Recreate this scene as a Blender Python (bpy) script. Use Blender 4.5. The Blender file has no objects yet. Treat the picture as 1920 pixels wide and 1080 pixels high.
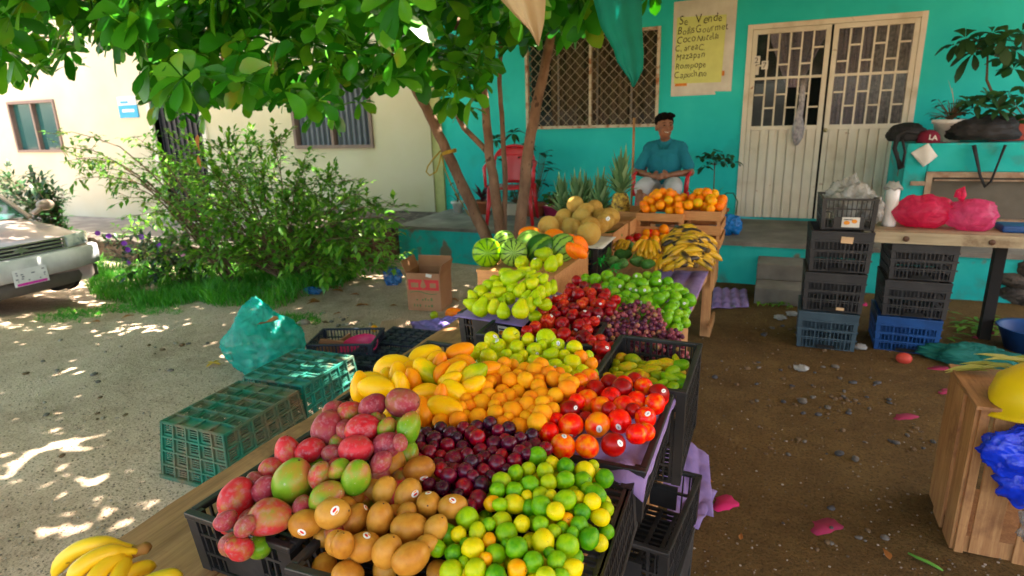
import bpy, bmesh, math, random
from mathutils import Vector, Matrix, noise, Quaternion
S = bpy.context.scene
C = S.collection
R = math.radians
# ------------------------------------------------------------------ camera
F = 1137.0; CH = 1.7
_Y = Vector((500, -333, F)).normalized()
_Z = -Vector((120, 4060, F)).normalized()
_Z = (_Z - _Y * _Z.dot(_Y)).normalized()
_X = _Y.cross(_Z)
CAM = Vector((0, 0, CH))
def cw(c):                       # camera axes (x right, y down, z forward) -> world direction
    c = Vector(c); return Vector((_X.dot(c), _Y.dot(c), _Z.dot(c)))
def ray(px, py): return cw((px - 960, py - 540, F))
def onz(px, py, z):
    r = ray(px, py); return CAM + r * ((z - CH) / r.z)
def ony(px, py, y):
    r = ray(px, py); return CAM + r * (y / r.y)
def onx(px, py, x):
    r = ray(px, py); return CAM + r * (x / r.x)
def proj(p):
    d = Vector(p) - CAM
    c = _X * d.x + _Y * d.y + _Z * d.z
    if c.z < 0.05: return (-9999, -9999, c.z)
    return (960 + F * c.x / c.z, 540 + F * c.y / c.z, c.z)
cam = bpy.data.cameras.new('camera'); co = bpy.data.objects.new('camera', cam); C.objects.link(co)
bx_, by_, bz_ = cw((1, 0, 0)), cw((0, -1, 0)), cw((0, 0, -1))
co.matrix_world = Matrix(((bx_.x, by_.x, bz_.x, 0), (bx_.y, by_.y, bz_.y, 0), (bx_.z, by_.z, bz_.z, CH), (0, 0, 0, 1)))
cam.lens = F / 1920 * 36; cam.sensor_width = 36; cam.clip_start = .05; cam.clip_end = 500
cam.dof.use_dof = True; cam.dof.focus_distance = 1.45; cam.dof.aperture_fstop = 5.0
S.camera = co
# ------------------------------------------------------------------ light
SUN = Vector((.30, .22, .93)).normalized()
w = bpy.data.worlds.new('World'); S.world = w; w.use_nodes = True
nt = w.node_tree; bg = nt.nodes['Background']
sk = nt.nodes.new('ShaderNodeTexSky'); sk.sky_type = 'NISHITA'; sk.sun_disc = False
sk.sun_elevation = math.asin(SUN.z); sk.sun_rotation = math.atan2(SUN.x, SUN.y)
wm = nt.nodes.new('ShaderNodeMix'); wm.data_type = 'RGBA'; wm.blend_type = 'MULTIPLY'; wm.inputs[0].default_value = 1; wm.inputs[7].default_value = (1.0, .88, .73, 1)   # warm white balance of the daylight
nt.links.new(sk.outputs[0], wm.inputs[6]); nt.links.new(wm.outputs[2], bg.inputs[0]); bg.inputs[1].default_value = .15; sk.dust_density = 3.0; sk.air_density = .8; sk.ozone_density = .6
sl = bpy.data.lights.new('sun', 'SUN'); sl.energy = 4.2; sl.angle = R(.6); sl.color = (1, .92, .78)
so = bpy.data.objects.new('sun', sl); C.objects.link(so)
so.rotation_euler = SUN.to_track_quat('Z', 'Y').to_euler(); so.location = (0, 0, 20)
S.view_settings.view_transform = 'Standard'; S.view_settings.look = 'None'
S.view_settings.exposure = 3.22; S.view_settings.gamma = 1
S.cycles.max_bounces = 8; S.cycles.transparent_max_bounces = 12
S.cycles.sample_clamp_indirect = 4

# ------------------------------------------------------------------ materials
def nmat(name):
    m = bpy.data.materials.new(name); m.use_nodes = True
    n = m.node_tree.nodes; l = m.node_tree.links; return m, n, l, n['Principled BSDF']
def ramp(n, l, fac, stops):
    r = n.new('ShaderNodeValToRGB'); e = r.color_ramp.elements
    e[0].position = stops[0][0]; e[0].color = (*stops[0][1], 1)
    e[1].position = stops[-1][0]; e[1].color = (*stops[-1][1], 1)
    for p, c in stops[1:-1]:
        q = e.new(p); q.color = (*c, 1)
    l.new(fac, r.inputs[0]); return r.outputs[0]
def math_(n, l, op, a, b=None, c=None, clamp=False):
    k = n.new('ShaderNodeMath'); k.operation = op; k.use_clamp = clamp
    for i, v in enumerate((a, b, c)):
        if v is None: continue
        if isinstance(v, (int, float)): k.inputs[i].default_value = v
        else: l.new(v, k.inputs[i])
    return k.outputs[0]
def noise_(n, l, vec, scale, detail=4, rough=.55, dist=0):
    t = n.new('ShaderNodeTexNoise'); t.inputs['Scale'].default_value = scale
    t.inputs['Detail'].default_value = detail; t.inputs['Roughness'].default_value = rough
    t.inputs['Distortion'].default_value = dist
    if vec: l.new(vec, t.inputs['Vector'])
    return t.outputs[0]
def mixc(n, l, f, a, b, mode='MIX'):
    k = n.new('ShaderNodeMix'); k.data_type = 'RGBA'; k.blend_type = mode
    for s, v in ((k.inputs[0], f), (k.inputs[6], a), (k.inputs[7], b)):
        if isinstance(v, (int, float)): s.default_value = v
        elif isinstance(v, tuple): s.default_value = (*v, 1)
        else: l.new(v, s)
    return k.outputs[2]
def bump_(n, l, b, h, strength=.3, dist=.01):
    k = n.new('ShaderNodeBump'); k.inputs['Strength'].default_value = strength
    k.inputs['Distance'].default_value = dist; l.new(h, k.inputs['Height']); l.new(k.outputs[0], b.inputs['Normal'])
def mat(name, stops, scale=6, detail=5, rough=.6, spec=.5, wn=1.0, wr=0.0, wz=0.0, off=0.0, wi=0.0, bump=0, bscale=None, bdist=.01,
        speck=None, metal=0, dist=0, coords='Object', stretch=None, sss=0, coat=0, alpha=1, rvar=0):
    """ramp over noise*wn + object random*wr + local z*wz + island random*wi + off"""
    m, n, l, b = nmat(name)
    tc = n.new('ShaderNodeTexCoord'); vec = tc.outputs[coords]
    oi = n.new('ShaderNodeObjectInfo')
    if stretch:
        mp = n.new('ShaderNodeMapping'); mp.inputs['Scale'].default_value = stretch; l.new(vec, mp.inputs[0]); vec0 = vec; vec = mp.outputs[0]
    if wr:
        va = n.new('ShaderNodeVectorMath'); va.operation = 'ADD'; l.new(vec, va.inputs[0])
        sc = n.new('ShaderNodeVectorMath'); sc.operation = 'SCALE'; sc.inputs[0].default_value = (37, 19, 53); l.new(oi.outputs['Random'], sc.inputs['Scale'])
        l.new(sc.outputs[0], va.inputs[1]); vec = va.outputs[0]
    f = math_(n, l, 'MULTIPLY_ADD', noise_(n, l, vec, scale, detail, dist=dist), wn, off)
    if wr: f = math_(n, l, 'MULTIPLY_ADD', oi.outputs['Random'], wr, f)
    if wi:
        g = n.new('ShaderNodeNewGeometry'); f = math_(n, l, 'MULTIPLY_ADD', g.outputs['Random Per Island'], wi, f)
    if wz:
        sx = n.new('ShaderNodeSeparateXYZ'); l.new(tc.outputs[coords], sx.inputs[0]); f = math_(n, l, 'MULTIPLY_ADD', sx.outputs[2], wz, f)
    if len(stops) == 1: stops = [(0, stops[0][1]), (1, stops[0][1])]
    col = ramp(n, l, f, stops)
    if speck:
        sc_, thr, c_ = speck[:3]; sl_ = speck[3] if len(speck) > 3 else 14
        sn = noise_(n, l, vec, sc_, 2)
        sf = math_(n, l, 'MULTIPLY', math_(n, l, 'SUBTRACT', sn, thr), sl_, clamp=True)
        col = mixc(n, l, sf, col, c_)
    l.new(col, b.inputs['Base Color'])
    b.inputs['Roughness'].default_value = rough; b.inputs['Metallic'].default_value = metal
    b.inputs['Specular IOR Level'].default_value = spec
    if rvar:
        rr = math_(n, l, 'MULTIPLY_ADD', noise_(n, l, vec, scale * 2.3, 3), rvar, rough - rvar * .5, clamp=True); l.new(rr, b.inputs['Roughness'])
    if coat: b.inputs['Coat Weight'].default_value = coat; b.inputs['Coat Roughness'].default_value = .12
    if sss: b.inputs['Subsurface Weight'].default_value = sss; b.inputs['Subsurface Radius'].default_value = (1, .5, .3); b.inputs['Subsurface Scale'].default_value = .08
    if alpha < 1: b.inputs['Alpha'].default_value = alpha
    if bump: bump_(n, l, b, noise_(n, l, vec, bscale or scale * 3, 6), bump, bdist)
    return m
def flat(name, c, rough=.6, spec=.4, var=.12, scale=8, **k):
    d = tuple(x * (1 - var) for x in c); e = tuple(min(1, x * (1 + var)) for x in c)
    return mat(name, [(.3, d), (.7, e)], scale=scale, rough=rough, spec=spec, **k)
def leafmat(name, stops, rough=.35, trans=.35, scale=3):
    m, n, l, b = nmat(name)
    g = n.new('ShaderNodeNewGeometry'); tc = n.new('ShaderNodeTexCoord')
    f = math_(n, l, 'MULTIPLY_ADD', noise_(n, l, tc.outputs['Object'], scale, 3), .5, -.05)
    f = math_(n, l, 'MULTIPLY_ADD', g.outputs['Random Per Island'], .62, f)
    col = ramp(n, l, f, stops); l.new(col, b.inputs['Base Color']); b.inputs['Roughness'].default_value = rough
    b.inputs['Specular IOR Level'].default_value = .5
    bump_(n, l, b, noise_(n, l, tc.outputs['Object'], 60, 3), .12, .004)
    t = n.new('ShaderNodeBsdfTranslucent'); l.new(mixc(n, l, 1.0, col, (.9, 1.0, .35), 'MULTIPLY'), t.inputs[0])
    mx = n.new('ShaderNodeMixShader'); mx.inputs[0].default_value = trans
    l.new(b.outputs[0], mx.inputs[1]); l.new(t.outputs[0], mx.inputs[2]); l.new(mx.outputs[0], n['Material Output'].inputs[0])
    return m
def filmmat(name, c, alpha=.75, rough=.2, trans=.4):
    m, n, l, b = nmat(name)
    tc = n.new('ShaderNodeTexCoord'); nz = noise_(n, l, tc.outputs['Object'], 9, 5, dist=1.5)
    col = ramp(n, l, nz, [(.3, tuple(x * .7 for x in c)), (.7, tuple(min(1, x * 1.15 + .02) for x in c))])
    l.new(col, b.inputs['Base Color']); b.inputs['Roughness'].default_value = rough
    l.new(math_(n, l, 'MULTIPLY_ADD', nz, .5, alpha - .25, clamp=True), b.inputs['Alpha'])
    bump_(n, l, b, noise_(n, l, tc.outputs['Object'], 22, 4, dist=2), .6, .01)
    t = n.new('ShaderNodeBsdfTranslucent'); l.new(col, t.inputs[0])
    mx = n.new('ShaderNodeMixShader'); mx.inputs[0].default_value = trans
    tr = n.new('ShaderNodeBsdfTransparent'); mt = n.new('ShaderNodeMixShader'); mt.inputs[0].default_value = alpha
    l.new(tr.outputs[0], mt.inputs[1]); l.new(t.outputs[0], mt.inputs[2])
    l.new(b.outputs[0], mx.inputs[1]); l.new(mt.outputs[0], mx.inputs[2]); l.new(mx.outputs[0], n['Material Output'].inputs[0])
    return m
def woodmat(name, a, b_, axis=1, rough=.7, sc=1.0, dark=None):
    st = [30 * sc] * 3; st[axis] = 2.0 * sc
    m, n, l, b = nmat(name)
    tc = n.new('ShaderNodeTexCoord'); mp = n.new('ShaderNodeMapping'); mp.inputs['Scale'].default_value = st; l.new(tc.outputs['Object'], mp.inputs[0])
    oi = n.new('ShaderNodeObjectInfo'); g = n.new('ShaderNodeNewGeometry')
    n1 = noise_(n, l, mp.outputs[0], 1.2, 6, .6, .6)
    n2 = noise_(n, l, tc.outputs['Object'], 5 * sc, 4, .6)
    n4 = noise_(n, l, mp.outputs[0], 4.5, 4, .7, .3)
    f = math_(n, l, 'MULTIPLY_ADD', n2, .45, math_(n, l, 'MULTIPLY_ADD', n1, .75, math_(n, l, 'MULTIPLY_ADD', n4, .6, -.45)))
    f = math_(n, l, 'MULTIPLY_ADD', g.outputs['Random Per Island'], .22, f)
    col = ramp(n, l, f, [(.35, a), (.85, b_)])
    if dark:
        n3 = noise_(n, l, tc.outputs['Object'], 3.1, 6, .7)
        col = mixc(n, l, math_(n, l, 'MULTIPLY', math_(n, l, 'SUBTRACT', n3, .54), 6, clamp=True), col, dark)
    l.new(col, b.inputs['Base Color']); b.inputs['Roughness'].default_value = rough
    bump_(n, l, b, n1, .35, .004)
    return m
M = {}
# ------------------------------------------------------------------ mesh builder
class MB:
    def __init__(s): s.v = []; s.f = []
    def add(s, vs, fs):
        o = len(s.v); s.v += [Vector(v) for v in vs]; s.f += [tuple(i + o for i in f) for f in fs]; return s
    def box(s, x0, x1, y0, y1, z0, z1, mtx=None):
        vs = [Vector((x, y, z)) for z in (z0, z1) for y in (y0, y1) for x in (x0, x1)]
        if mtx: vs = [mtx @ v for v in vs]
        return s.add(vs, [(0, 2, 3, 1), (4, 5, 7, 6), (0, 1, 5, 4), (2, 6, 7, 3), (0, 4, 6, 2), (1, 3, 7, 5)])
    def cb(s, c, sz, rot=(0, 0, 0)):
        m = Matrix.Translation(c) @ (Matrix.Rotation(rot[2], 4, 'Z') @ Matrix.Rotation(rot[1], 4, 'Y') @ Matrix.Rotation(rot[0], 4, 'X'))
        a, b, c_ = sz[0] / 2, sz[1] / 2, sz[2] / 2
        return s.box(-a, a, -b, b, -c_, c_, m)
    def bar(s, p, q, w, h=None):
        p = Vector(p); q = Vector(q); d = q - p; L = d.length
        if L < 1e-6: return s
        m = Matrix.Translation(p) @ d.to_track_quat('Z', 'Y').to_matrix().to_4x4()
        h = h or w
        return s.box(-w / 2, w / 2, -h / 2, h / 2, 0, L, m)
    def tube(s, pts, rads, n=8, cap=True, ell=1):
        pts = [Vector(p) for p in pts]
        if isinstance(rads, (int, float)): rads = [rads] * len(pts)
        vs = []; up = None
        for i, p in enumerate(pts):
            t = (pts[min(i + 1, len(pts) - 1)] - pts[max(i - 1, 0)]).normalized()
            if up is None: up = t.orthogonal().normalized()
            up = (up - t * up.dot(t)); up = up.normalized() if up.length > 1e-6 else t.orthogonal().normalized()
            sd = t.cross(up)
            for k in range(n):
                a = 2 * math.pi * k / n; vs.append(p + (up * math.cos(a) + sd * math.sin(a) * ell) * rads[i])
        fs = []
        for i in range(len(pts) - 1):
            for k in range(n):
                k2 = (k + 1) % n; fs.append((i * n + k, i * n + k2, (i + 1) * n + k2, (i + 1) * n + k))
        if cap: fs.append(tuple(range(n - 1, -1, -1))); fs.append(tuple((len(pts) - 1) * n + k for k in range(n)))
        return s.add(vs, fs)
    def lathe(s, prof, n=24, mtx=None, fn=None):
        vs = []; fs = []
        for r, z in prof:
            for k in range(n):
                a = 2 * math.pi * k / n; v = Vector((r * math.cos(a), r * math.sin(a), z))
                if fn: v = fn(v, a)
                vs.append(mtx @ v if mtx else v)
        for i in range(len(prof) - 1):
            for k in range(n):
                k2 = (k + 1) % n; fs.append((i * n + k, i * n + k2, (i + 1) * n + k2, (i + 1) * n + k))
        if prof[0][0] > 1e-5: fs.append(tuple(range(n - 1, -1, -1)))
        if prof[-1][0] > 1e-5: fs.append(tuple((len(prof) - 1) * n + k for k in range(n)))
        return s.add(vs, fs)
    def grid(s, fn, nu, nv, thick=0):
        vs = [Vector(fn(i / nu, j / nv)) for j in range(nv + 1) for i in range(nu + 1)]
        fs = [(j * (nu + 1) + i, j * (nu + 1) + i + 1, (j + 1) * (nu + 1) + i + 1, (j + 1) * (nu + 1) + i) for j in range(nv) for i in range(nu)]
        return s.add(vs, fs)
    def poly(s, pts): return s.add(pts, [tuple(range(len(pts)))])
    def prism(s, pts2, z0, z1, fn=lambda x, y, z: (x, y, z)):
        n = len(pts2); vs = [Vector(fn(x, y, z)) for z in (z0, z1) for x, y in pts2]
        return s.add(vs, [tuple(range(n - 1, -1, -1)), tuple(range(n, 2 * n))] + [(i, (i + 1) % n, n + (i + 1) % n, n + i) for i in range(n)])
    def ell(s, c, r, n=16, m=10, mtx=None, nz=0, seed=0, nf=2.0):
        vs = []; fs = []; c = Vector(c)
        if isinstance(r, (int, float)): r = (r, r, r)
        for j in range(m + 1):
            t = math.pi * j / m
            for k in range(n):
                a = 2 * math.pi * k / n
                d = Vector((math.sin(t) * math.cos(a), math.sin(t) * math.sin(a), -math.cos(t)))
                q = 1 + (nz * noise.noise(d * nf + Vector((seed * 7.3, seed * 3.1, 0))) if nz else 0)
                v = Vector((d.x * r[0] * q, d.y * r[1] * q, d.z * r[2] * q)); v = mtx @ v if mtx else v
                vs.append(c + v)
        for j in range(m):
            for k in range(n):
                k2 = (k + 1) % n; fs.append((j * n + k, j * n + k2, (j + 1) * n + k2, (j + 1) * n + k))
        return s.add(vs, fs)
    def mesh(s, name, m, smooth=False, off=None):
        me = bpy.data.meshes.new(name)
        me.from_pydata([tuple(v - off) if off else tuple(v) for v in s.v], [], s.f)
        if m: me.materials.append(m)
        if smooth:
            me.polygons.foreach_set('use_smooth', [True] * len(me.polygons))
        me.validate(); me.update(); return me
    def build(s, name, m, parent=None, smooth=False, bevel=0, solid=0, local=False):
        off = parent_origin(parent) if parent is not None and not local else None
        if parent is None and not local and s.v:
            xs = [v.x for v in s.v]; ys = [v.y for v in s.v]; zs = [v.z for v in s.v]
            off = Vector(((min(xs) + max(xs)) / 2, (min(ys) + max(ys)) / 2, min(zs)))
        o = bpy.data.objects.new(name, s.mesh(name, m, smooth, off)); C.objects.link(o)
        if parent is not None: o.parent = parent
        elif off: o.location = off
        if solid: k = o.modifiers.new('solid', 'SOLIDIFY'); k.thickness = solid; k.offset = 0
        if bevel: k = o.modifiers.new('bevel', 'BEVEL'); k.width = bevel; k.segments = 2; k.limit_method = 'ANGLE'
        return o
def parent_origin(p):
    o = Vector((0, 0, 0))
    while p is not None: o = o + p.location; p = p.parent
    return o
def tag(o, label=None, cat=None, group=None, kind=None):
    if label: o['label'] = label
    if cat: o['category'] = cat
    if group: o['group'] = group
    if kind: o['kind'] = kind
    return o
def thing(name, label, cat, loc=(0, 0, 0), rz=0, group=None):
    o = bpy.data.objects.new(name, None); C.objects.link(o); o.location = loc; o.rotation_euler = (0, 0, rz); o.empty_display_size = .1
    return tag(o, label, cat, group)
def copy_tree(o, parent=None):
    c = o.copy(); C.objects.link(c)
    if parent is not None: c.parent = parent
    for ch in [x for x in KIDS(o)]: copy_tree(ch, c)
    return c
def KIDS(o): return [x for x in bpy.data.objects if x.parent == o]
def rnd(a, b): return random.uniform(a, b)
random.seed(11)
# ================================================================== SETTING
def sstep(a, b, x):
    t = max(0, min(1, (x - a) / (b - a))); return t * t * (3 - 2 * t)
def gz(x, y):
    z = -.32 * sstep(-4.6, -7.2, x) * sstep(2.6, 5.0, y)
    z += .012 * noise.noise((x * .9, y * .9, 0)) + .006 * noise.noise((x * 3.1, y * 3.1, 5))
    return z
def ground_mat():
    m, n, l, b = nmat('dirt'); tc = n.new('ShaderNodeTexCoord'); v = tc.outputs['Object']
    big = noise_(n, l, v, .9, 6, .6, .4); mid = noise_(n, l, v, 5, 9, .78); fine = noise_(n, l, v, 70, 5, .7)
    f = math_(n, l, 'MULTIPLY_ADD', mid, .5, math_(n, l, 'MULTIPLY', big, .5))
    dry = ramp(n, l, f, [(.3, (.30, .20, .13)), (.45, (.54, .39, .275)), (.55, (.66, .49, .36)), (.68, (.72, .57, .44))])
    wet_dim = ramp(n, l, f, [(.3, (.06, .032, .009)), (.45, (.14, .080, .024)), (.6, (.21, .128, .042)), (.7, (.28, .18, .075))])  # damp brown soil, with the dimness of the right side mixed into its colour
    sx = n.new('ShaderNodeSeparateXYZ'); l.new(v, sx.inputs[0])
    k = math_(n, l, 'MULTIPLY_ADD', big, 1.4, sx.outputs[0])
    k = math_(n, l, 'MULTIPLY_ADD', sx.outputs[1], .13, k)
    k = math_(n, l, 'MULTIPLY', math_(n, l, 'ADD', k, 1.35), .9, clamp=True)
    col = mixc(n, l, k, dry, wet_dim)
    gr = ramp(n, l, fine, [(.36, (.35, .33, .3)), (.5, (1, 1, 1)), (.7, (1.0, 1.0, 1.0)), (.8, (1.25, 1.22, 1.2))])
    col = mixc(n, l, .75, col, gr, 'MULTIPLY')
    l.new(col, b.inputs['Base Color']); b.inputs['Roughness'].default_value = .93; b.inputs['Specular IOR Level'].default_value = .2
    h = math_(n, l, 'MULTIPLY_ADD', fine, .35, mid); bump_(n, l, b, h, .9, .06)
    return m
def build_ground():
    mb = MB(); xs = []; x = -60
    def axis(lo, a, b_, hi, st):
        r = [lo, lo * .5 + a * .5]; t = a
        while t < b_: r.append(t); t += st
        return r + [b_, b_ * .5 + hi * .5, hi]
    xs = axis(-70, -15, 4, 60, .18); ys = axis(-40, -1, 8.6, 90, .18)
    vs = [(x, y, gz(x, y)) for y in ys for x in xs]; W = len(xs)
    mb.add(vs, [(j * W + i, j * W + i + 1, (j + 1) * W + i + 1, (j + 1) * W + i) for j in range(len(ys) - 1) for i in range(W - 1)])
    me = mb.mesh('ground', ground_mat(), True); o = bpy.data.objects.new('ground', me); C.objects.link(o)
    tag(o, kind='structure')
build_ground()

M['yellow'] = mat('cream paint', [(.25, (.38, .32, .15)), (.42, (.52, .47, .32)), (.8, (.58, .545, .42))], scale=.9, detail=8, rough=.85, bump=.25, bscale=35, bdist=.004, wz=.06)
M['teal'] = mat('teal paint', [(.28, (.0, .38, .38)), (.42, (.0, .52, .52)), (.6, (.01, .58, .57)), (.8, (.05, .68, .65))], scale=1.3, detail=8, rough=.75, bump=.2, bscale=30, bdist=.004, speck=(2.2, .60, (.02, .36, .30), 3))
M['tealworn'] = mat('worn teal paint', [(.28, (.05, .22, .19)), (.45, (.0, .42, .40)), (.75, (.02, .50, .47))], scale=3.3, detail=9, rough=.8, bump=.3, bscale=25, bdist=.006, speck=(4, .62, (.16, .16, .11)))
M['olive'] = flat('olive paint', (.42, .42, .18), .85)
M['concrete'] = mat('concrete', [(.3, (.11, .10, .085)), (.55, (.20, .18, .155)), (.8, (.30, .275, .24))], scale=3, detail=9, rough=.9, bump=.5, bscale=40, bdist=.006)
M['stone'] = mat('rubble', [(.3, (.03, .024, .018)), (.55, (.09, .07, .055)), (.8, (.2, .17, .14))], scale=9, detail=9, rough=.95, bump=1, bscale=14, bdist=.05, speck=(12, .56, (.02, .015, .01)))
M['brick'] = mat('old brick', [(.3, (.07, .035, .02)), (.6, (.17, .085, .05)), (.8, (.3, .2, .14))], scale=7, detail=8, rough=.95, bump=1, bscale=20, bdist=.03)
M['doorpaint'] = mat('ivory paint', [(.28, (.44, .38, .27)), (.45, (.64, .60, .50)), (.8, (.76, .73, .64))], scale=2.5, detail=8, rough=.55, speck=(11, .69, (.26, .10, .03)), bump=.1)
M['rustframe'] = mat('rusty white paint', [(.35, (.32, .12, .05)), (.5, (.55, .47, .36)), (.8, (.66, .60, .50))], scale=14, detail=8, rough=.7)
M['shadeblack'] = flat('painted shade black', (.008, .008, .008), .9)  # near-black standing in for shade in rooms and holes
M['curtain'] = mat('patterned curtain', [(.35, (.22, .19, .30)), (.5, (.50, .46, .58)), (.6, (.30, .26, .26)), (.75, (.62, .56, .66))], scale=16, detail=3, rough=.9, dist=3)
M['brcurtain'] = mat('brown curtain', [(.3, (.06, .035, .018)), (.6, (.26, .16, .08)), (.8, (.45, .30, .17))], scale=5, detail=5, rough=.9, stretch=(3, 3, .4))
M['greycloth'] = mat('grey printed cloth', [(.35, (.22, .21, .24)), (.6, (.42, .40, .42))], scale=25, rough=.9)
def glassmat(name, c, alpha):
    m, n, l, b = nmat(name); b.inputs['Base Color'].default_value = (*c, 1); b.inputs['Roughness'].default_value = .05; b.inputs['Alpha'].default_value = alpha
    tc = n.new('ShaderNodeTexCoord'); bump_(n, l, b, noise_(n, l, tc.outputs['Object'], 2.2, 2), .08, .02); b.inputs['Specular IOR Level'].default_value = .8
    return m
M['glass'] = glassmat('window glass', (.03, .045, .05), .25)
M['tealglass'] = glassmat('tinted glass', (.02, .09, .09), .85)

D = 7.85
# --- yellow house
yh = thing('house', 'long cream painted house with stained wall behind the bushes', 'house', (-10, D, 0))
def wall_holes(mb, x0, x1, z0, z1, y0, y1, holes):
    xs = sorted({x0, x1} | {h[0] for h in holes} | {h[1] for h in holes})
    for a, b_ in zip(xs, xs[1:]):
        cuts = sorted([(h[2], h[3]) for h in holes if h[0] <= a + 1e-6 and h[1] >= b_ - 1e-6]); z = z0
        for c, d in cuts:
            if c > z + 1e-6: mb.box(a, b_, y0, y1, z, c)
            z = d
        if z < z1 - 1e-6: mb.box(a, b_, y0, y1, z, z1)
    return mb
W1 = (-14.28, -12.80, 1.31, 2.30); W2 = (-7.04, -5.54, 1.33, 2.38); YD = (-10.17, -9.0, .05, 2.25)
wall_holes(MB(), -22, -4.56, -.6, 3.7, D - .06, D + .2, [W1, W2, YD]).build('wall', M['yellow'], yh)
MB().box(-4.56, -4.40, D - .04, D + .2, 0, 3.7).build('pilaster', M['olive'], yh)
mb = MB()
for r_ in range(26):
    z = 3.7 + r_ * .07; x = -22 + (r_ % 2) * .12
    while x < -4.5: mb.box(x, x + .225, D - .03, D + .1, z, z + .058); x += .24
mb.box(-22, -4.5, D - .01, D + .12, 3.7, 5.5)
mb.build('upper_brick_wall', M['brick'], yh)
MB().box(-22, -4.4, D + .3, D + 6, 3.5, 3.6).build('roof', M['concrete'], yh)
for (a, b_, c, d), nm in ((W1, 'window'), (W2, 'window')):
    f = MB()
    t = .05
    f.box(a, b_, D - .09, D + .02, d - t, d).box(a, b_, D - .09, D + .02, c, c + t).box(a, a + t, D - .09, D + .02, c + t, d - t).box(b_ - t, b_, D - .09, D + .02, c + t, d - t)
    f.box((a + b_) / 2 - .025, (a + b_) / 2 + .025, D - .08, D + .02, c + t, d - t)
    fo = f.build(nm, flat('bronze frame', (.16, .11, .09), .5), yh)
    if nm == 'window' and a < -10:
        MB().grid(lambda u, v: (a + u * (b_ - a), D + .06 + .015 * math.sin(u * 60), c + v * (d - c)), 60, 1).build('curtain', flat('teal curtain', (.03, .14, .13), .9, stretch=(4, 4, .3)), fo, True)
        MB().box(a + t, b_ - t, D + .0, D + .01, c + t, d - t).build('pane', M['tealglass'], fo)
    else:
        MB().grid(lambda u, v: (a + u * (b_ - a), D + .01 + .02 * (1 if int(u * 30) % 2 else -1), c + v * (d - c)), 60, 1).build('shutter', flat('blue grey shutter', (.10, .12, .16), .5), fo)
do = MB().box(YD[0] - .09, YD[0], D - .1, D + .05, YD[2], YD[3] + .09).box(YD[1], YD[1] + .09, D - .1, D + .05, YD[2], YD[3] + .09).box(YD[0], YD[1], D - .1, D + .05, YD[3], YD[3] + .09).build('door', M['doorpaint'], yh)
mb = MB().box(YD[0], YD[1], D + .04, D + .08, YD[2], YD[3])
for i in range(9): mb.box(YD[0] + .05 + i * .125, YD[0] + .065 + i * .125, D + .01, D + .04, YD[2], YD[3])
mb.box(YD[0], YD[1], D + .005, D + .04, 1.0, 1.05)
mb.build('panel', flat('dark iron', (.018, .02, .028), .5), do)
# utility sign on the wall
us = thing('wall_sign', 'small white and blue notice plate fixed on the cream wall', 'sign', tuple(ony(238, 215, D - .07)))
p0 = ony(219, 182, D - .07); p1 = ony(256, 198, D - .07); p2 = ony(222, 198, D - .07); p3 = ony(261, 220, D - .07)
MB().box(p0.x, p1.x, D - .075, D - .062, p2.z, p0.z).build('upper_panel', flat('white card', (.62, .66, .72), .5), us)
MB().box(p0.x + .07, p1.x - .2, D - .079, D - .0755, p2.z + .03, p2.z + .07).build('emblem', flat('blue print', (.02, .3, .55), .5), us)
MB().box(p2.x, p3.x, D - .08, D - .062, p3.z, p2.z - .003).build('lower_panel', flat('blue card', (.0, .3, .55), .5), us)
MB().box(p2.x + .1, p3.x - .08, D - .086, D - .081, p3.z + .1, p3.z + .145).build('white_bar', flat('white print', (.8, .8, .8), .5), us)
# power line
tag(MB().tube([ony(-40, 25, D - .3), ony(60, 5, D - .3), ony(160, -12, D - .3)], .012).build('cable', flat('black cable', (.02, .02, .02))), 'thin dark cable crossing in front of the brick upper wall', 'cable')

# terrace / retaining wall in front of the cream house
mb = MB()
def rough_box(mb, x0, x1, y0, y1, z0, z1, amp=.04, st=.12, seed=0):
    def dsp(p):
        p = Vector(p); q = Vector((noise.noise(p * 3.2 + Vector((seed, 0, 0))), noise.noise(p * 3.2 + Vector((0, seed + 9, 0))), noise.noise(p * 3.2 + Vector((0, 0, seed + 20)))))
        return p + q * amp
    nx = max(1, int((x1 - x0) / st)); ny = max(1, int((y1 - y0) / st)); nz = max(1, int((z1 - z0) / st))
    mb.grid(lambda u, v: dsp((x0 + u * (x1 - x0), y0, z0 + v * (z1 - z0))), nx, nz)
    mb.grid(lambda u, v: dsp((x0 + u * (x1 - x0), y0 + v * (y1 - y0), z1)), nx, ny)
    mb.grid(lambda u, v: dsp((x1, y0 + u * (y1 - y0), z0 + v * (z1 - z0))), ny, nz)
    mb.grid(lambda u, v: dsp((x0, y1 - u * (y1 - y0), z0 + v * (z1 - z0))), ny, nz)
    return mb
rough_box(mb, -17, -6.3, 6.25, 6.5, -.5, .02, .07, .1)
t = mb.build('retaining_wall', M['stone'], None, True); tag(t, 'low dark rubble stone wall below the cream house', 'wall')
mb = MB().box(-17, -6.3, 6.5, D - .06, -.4, .05); tag(mb.build('pavement', M['concrete']), kind='structure')
pl = thing('planter_bed', 'brown brick planter bed beside the teal porch', 'planter', (-5.3, 6.8, 0))
rough_box(MB(), -6.4, -4.38, 5.95, D - .07, -.1, .36, .035, .1, 3).build('brick_wall', M['brick'], pl, True)
MB().box(-6.4, -4.42, 6.05, D - .1, .36, .40).build('soil', M['stone'], pl)

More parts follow.
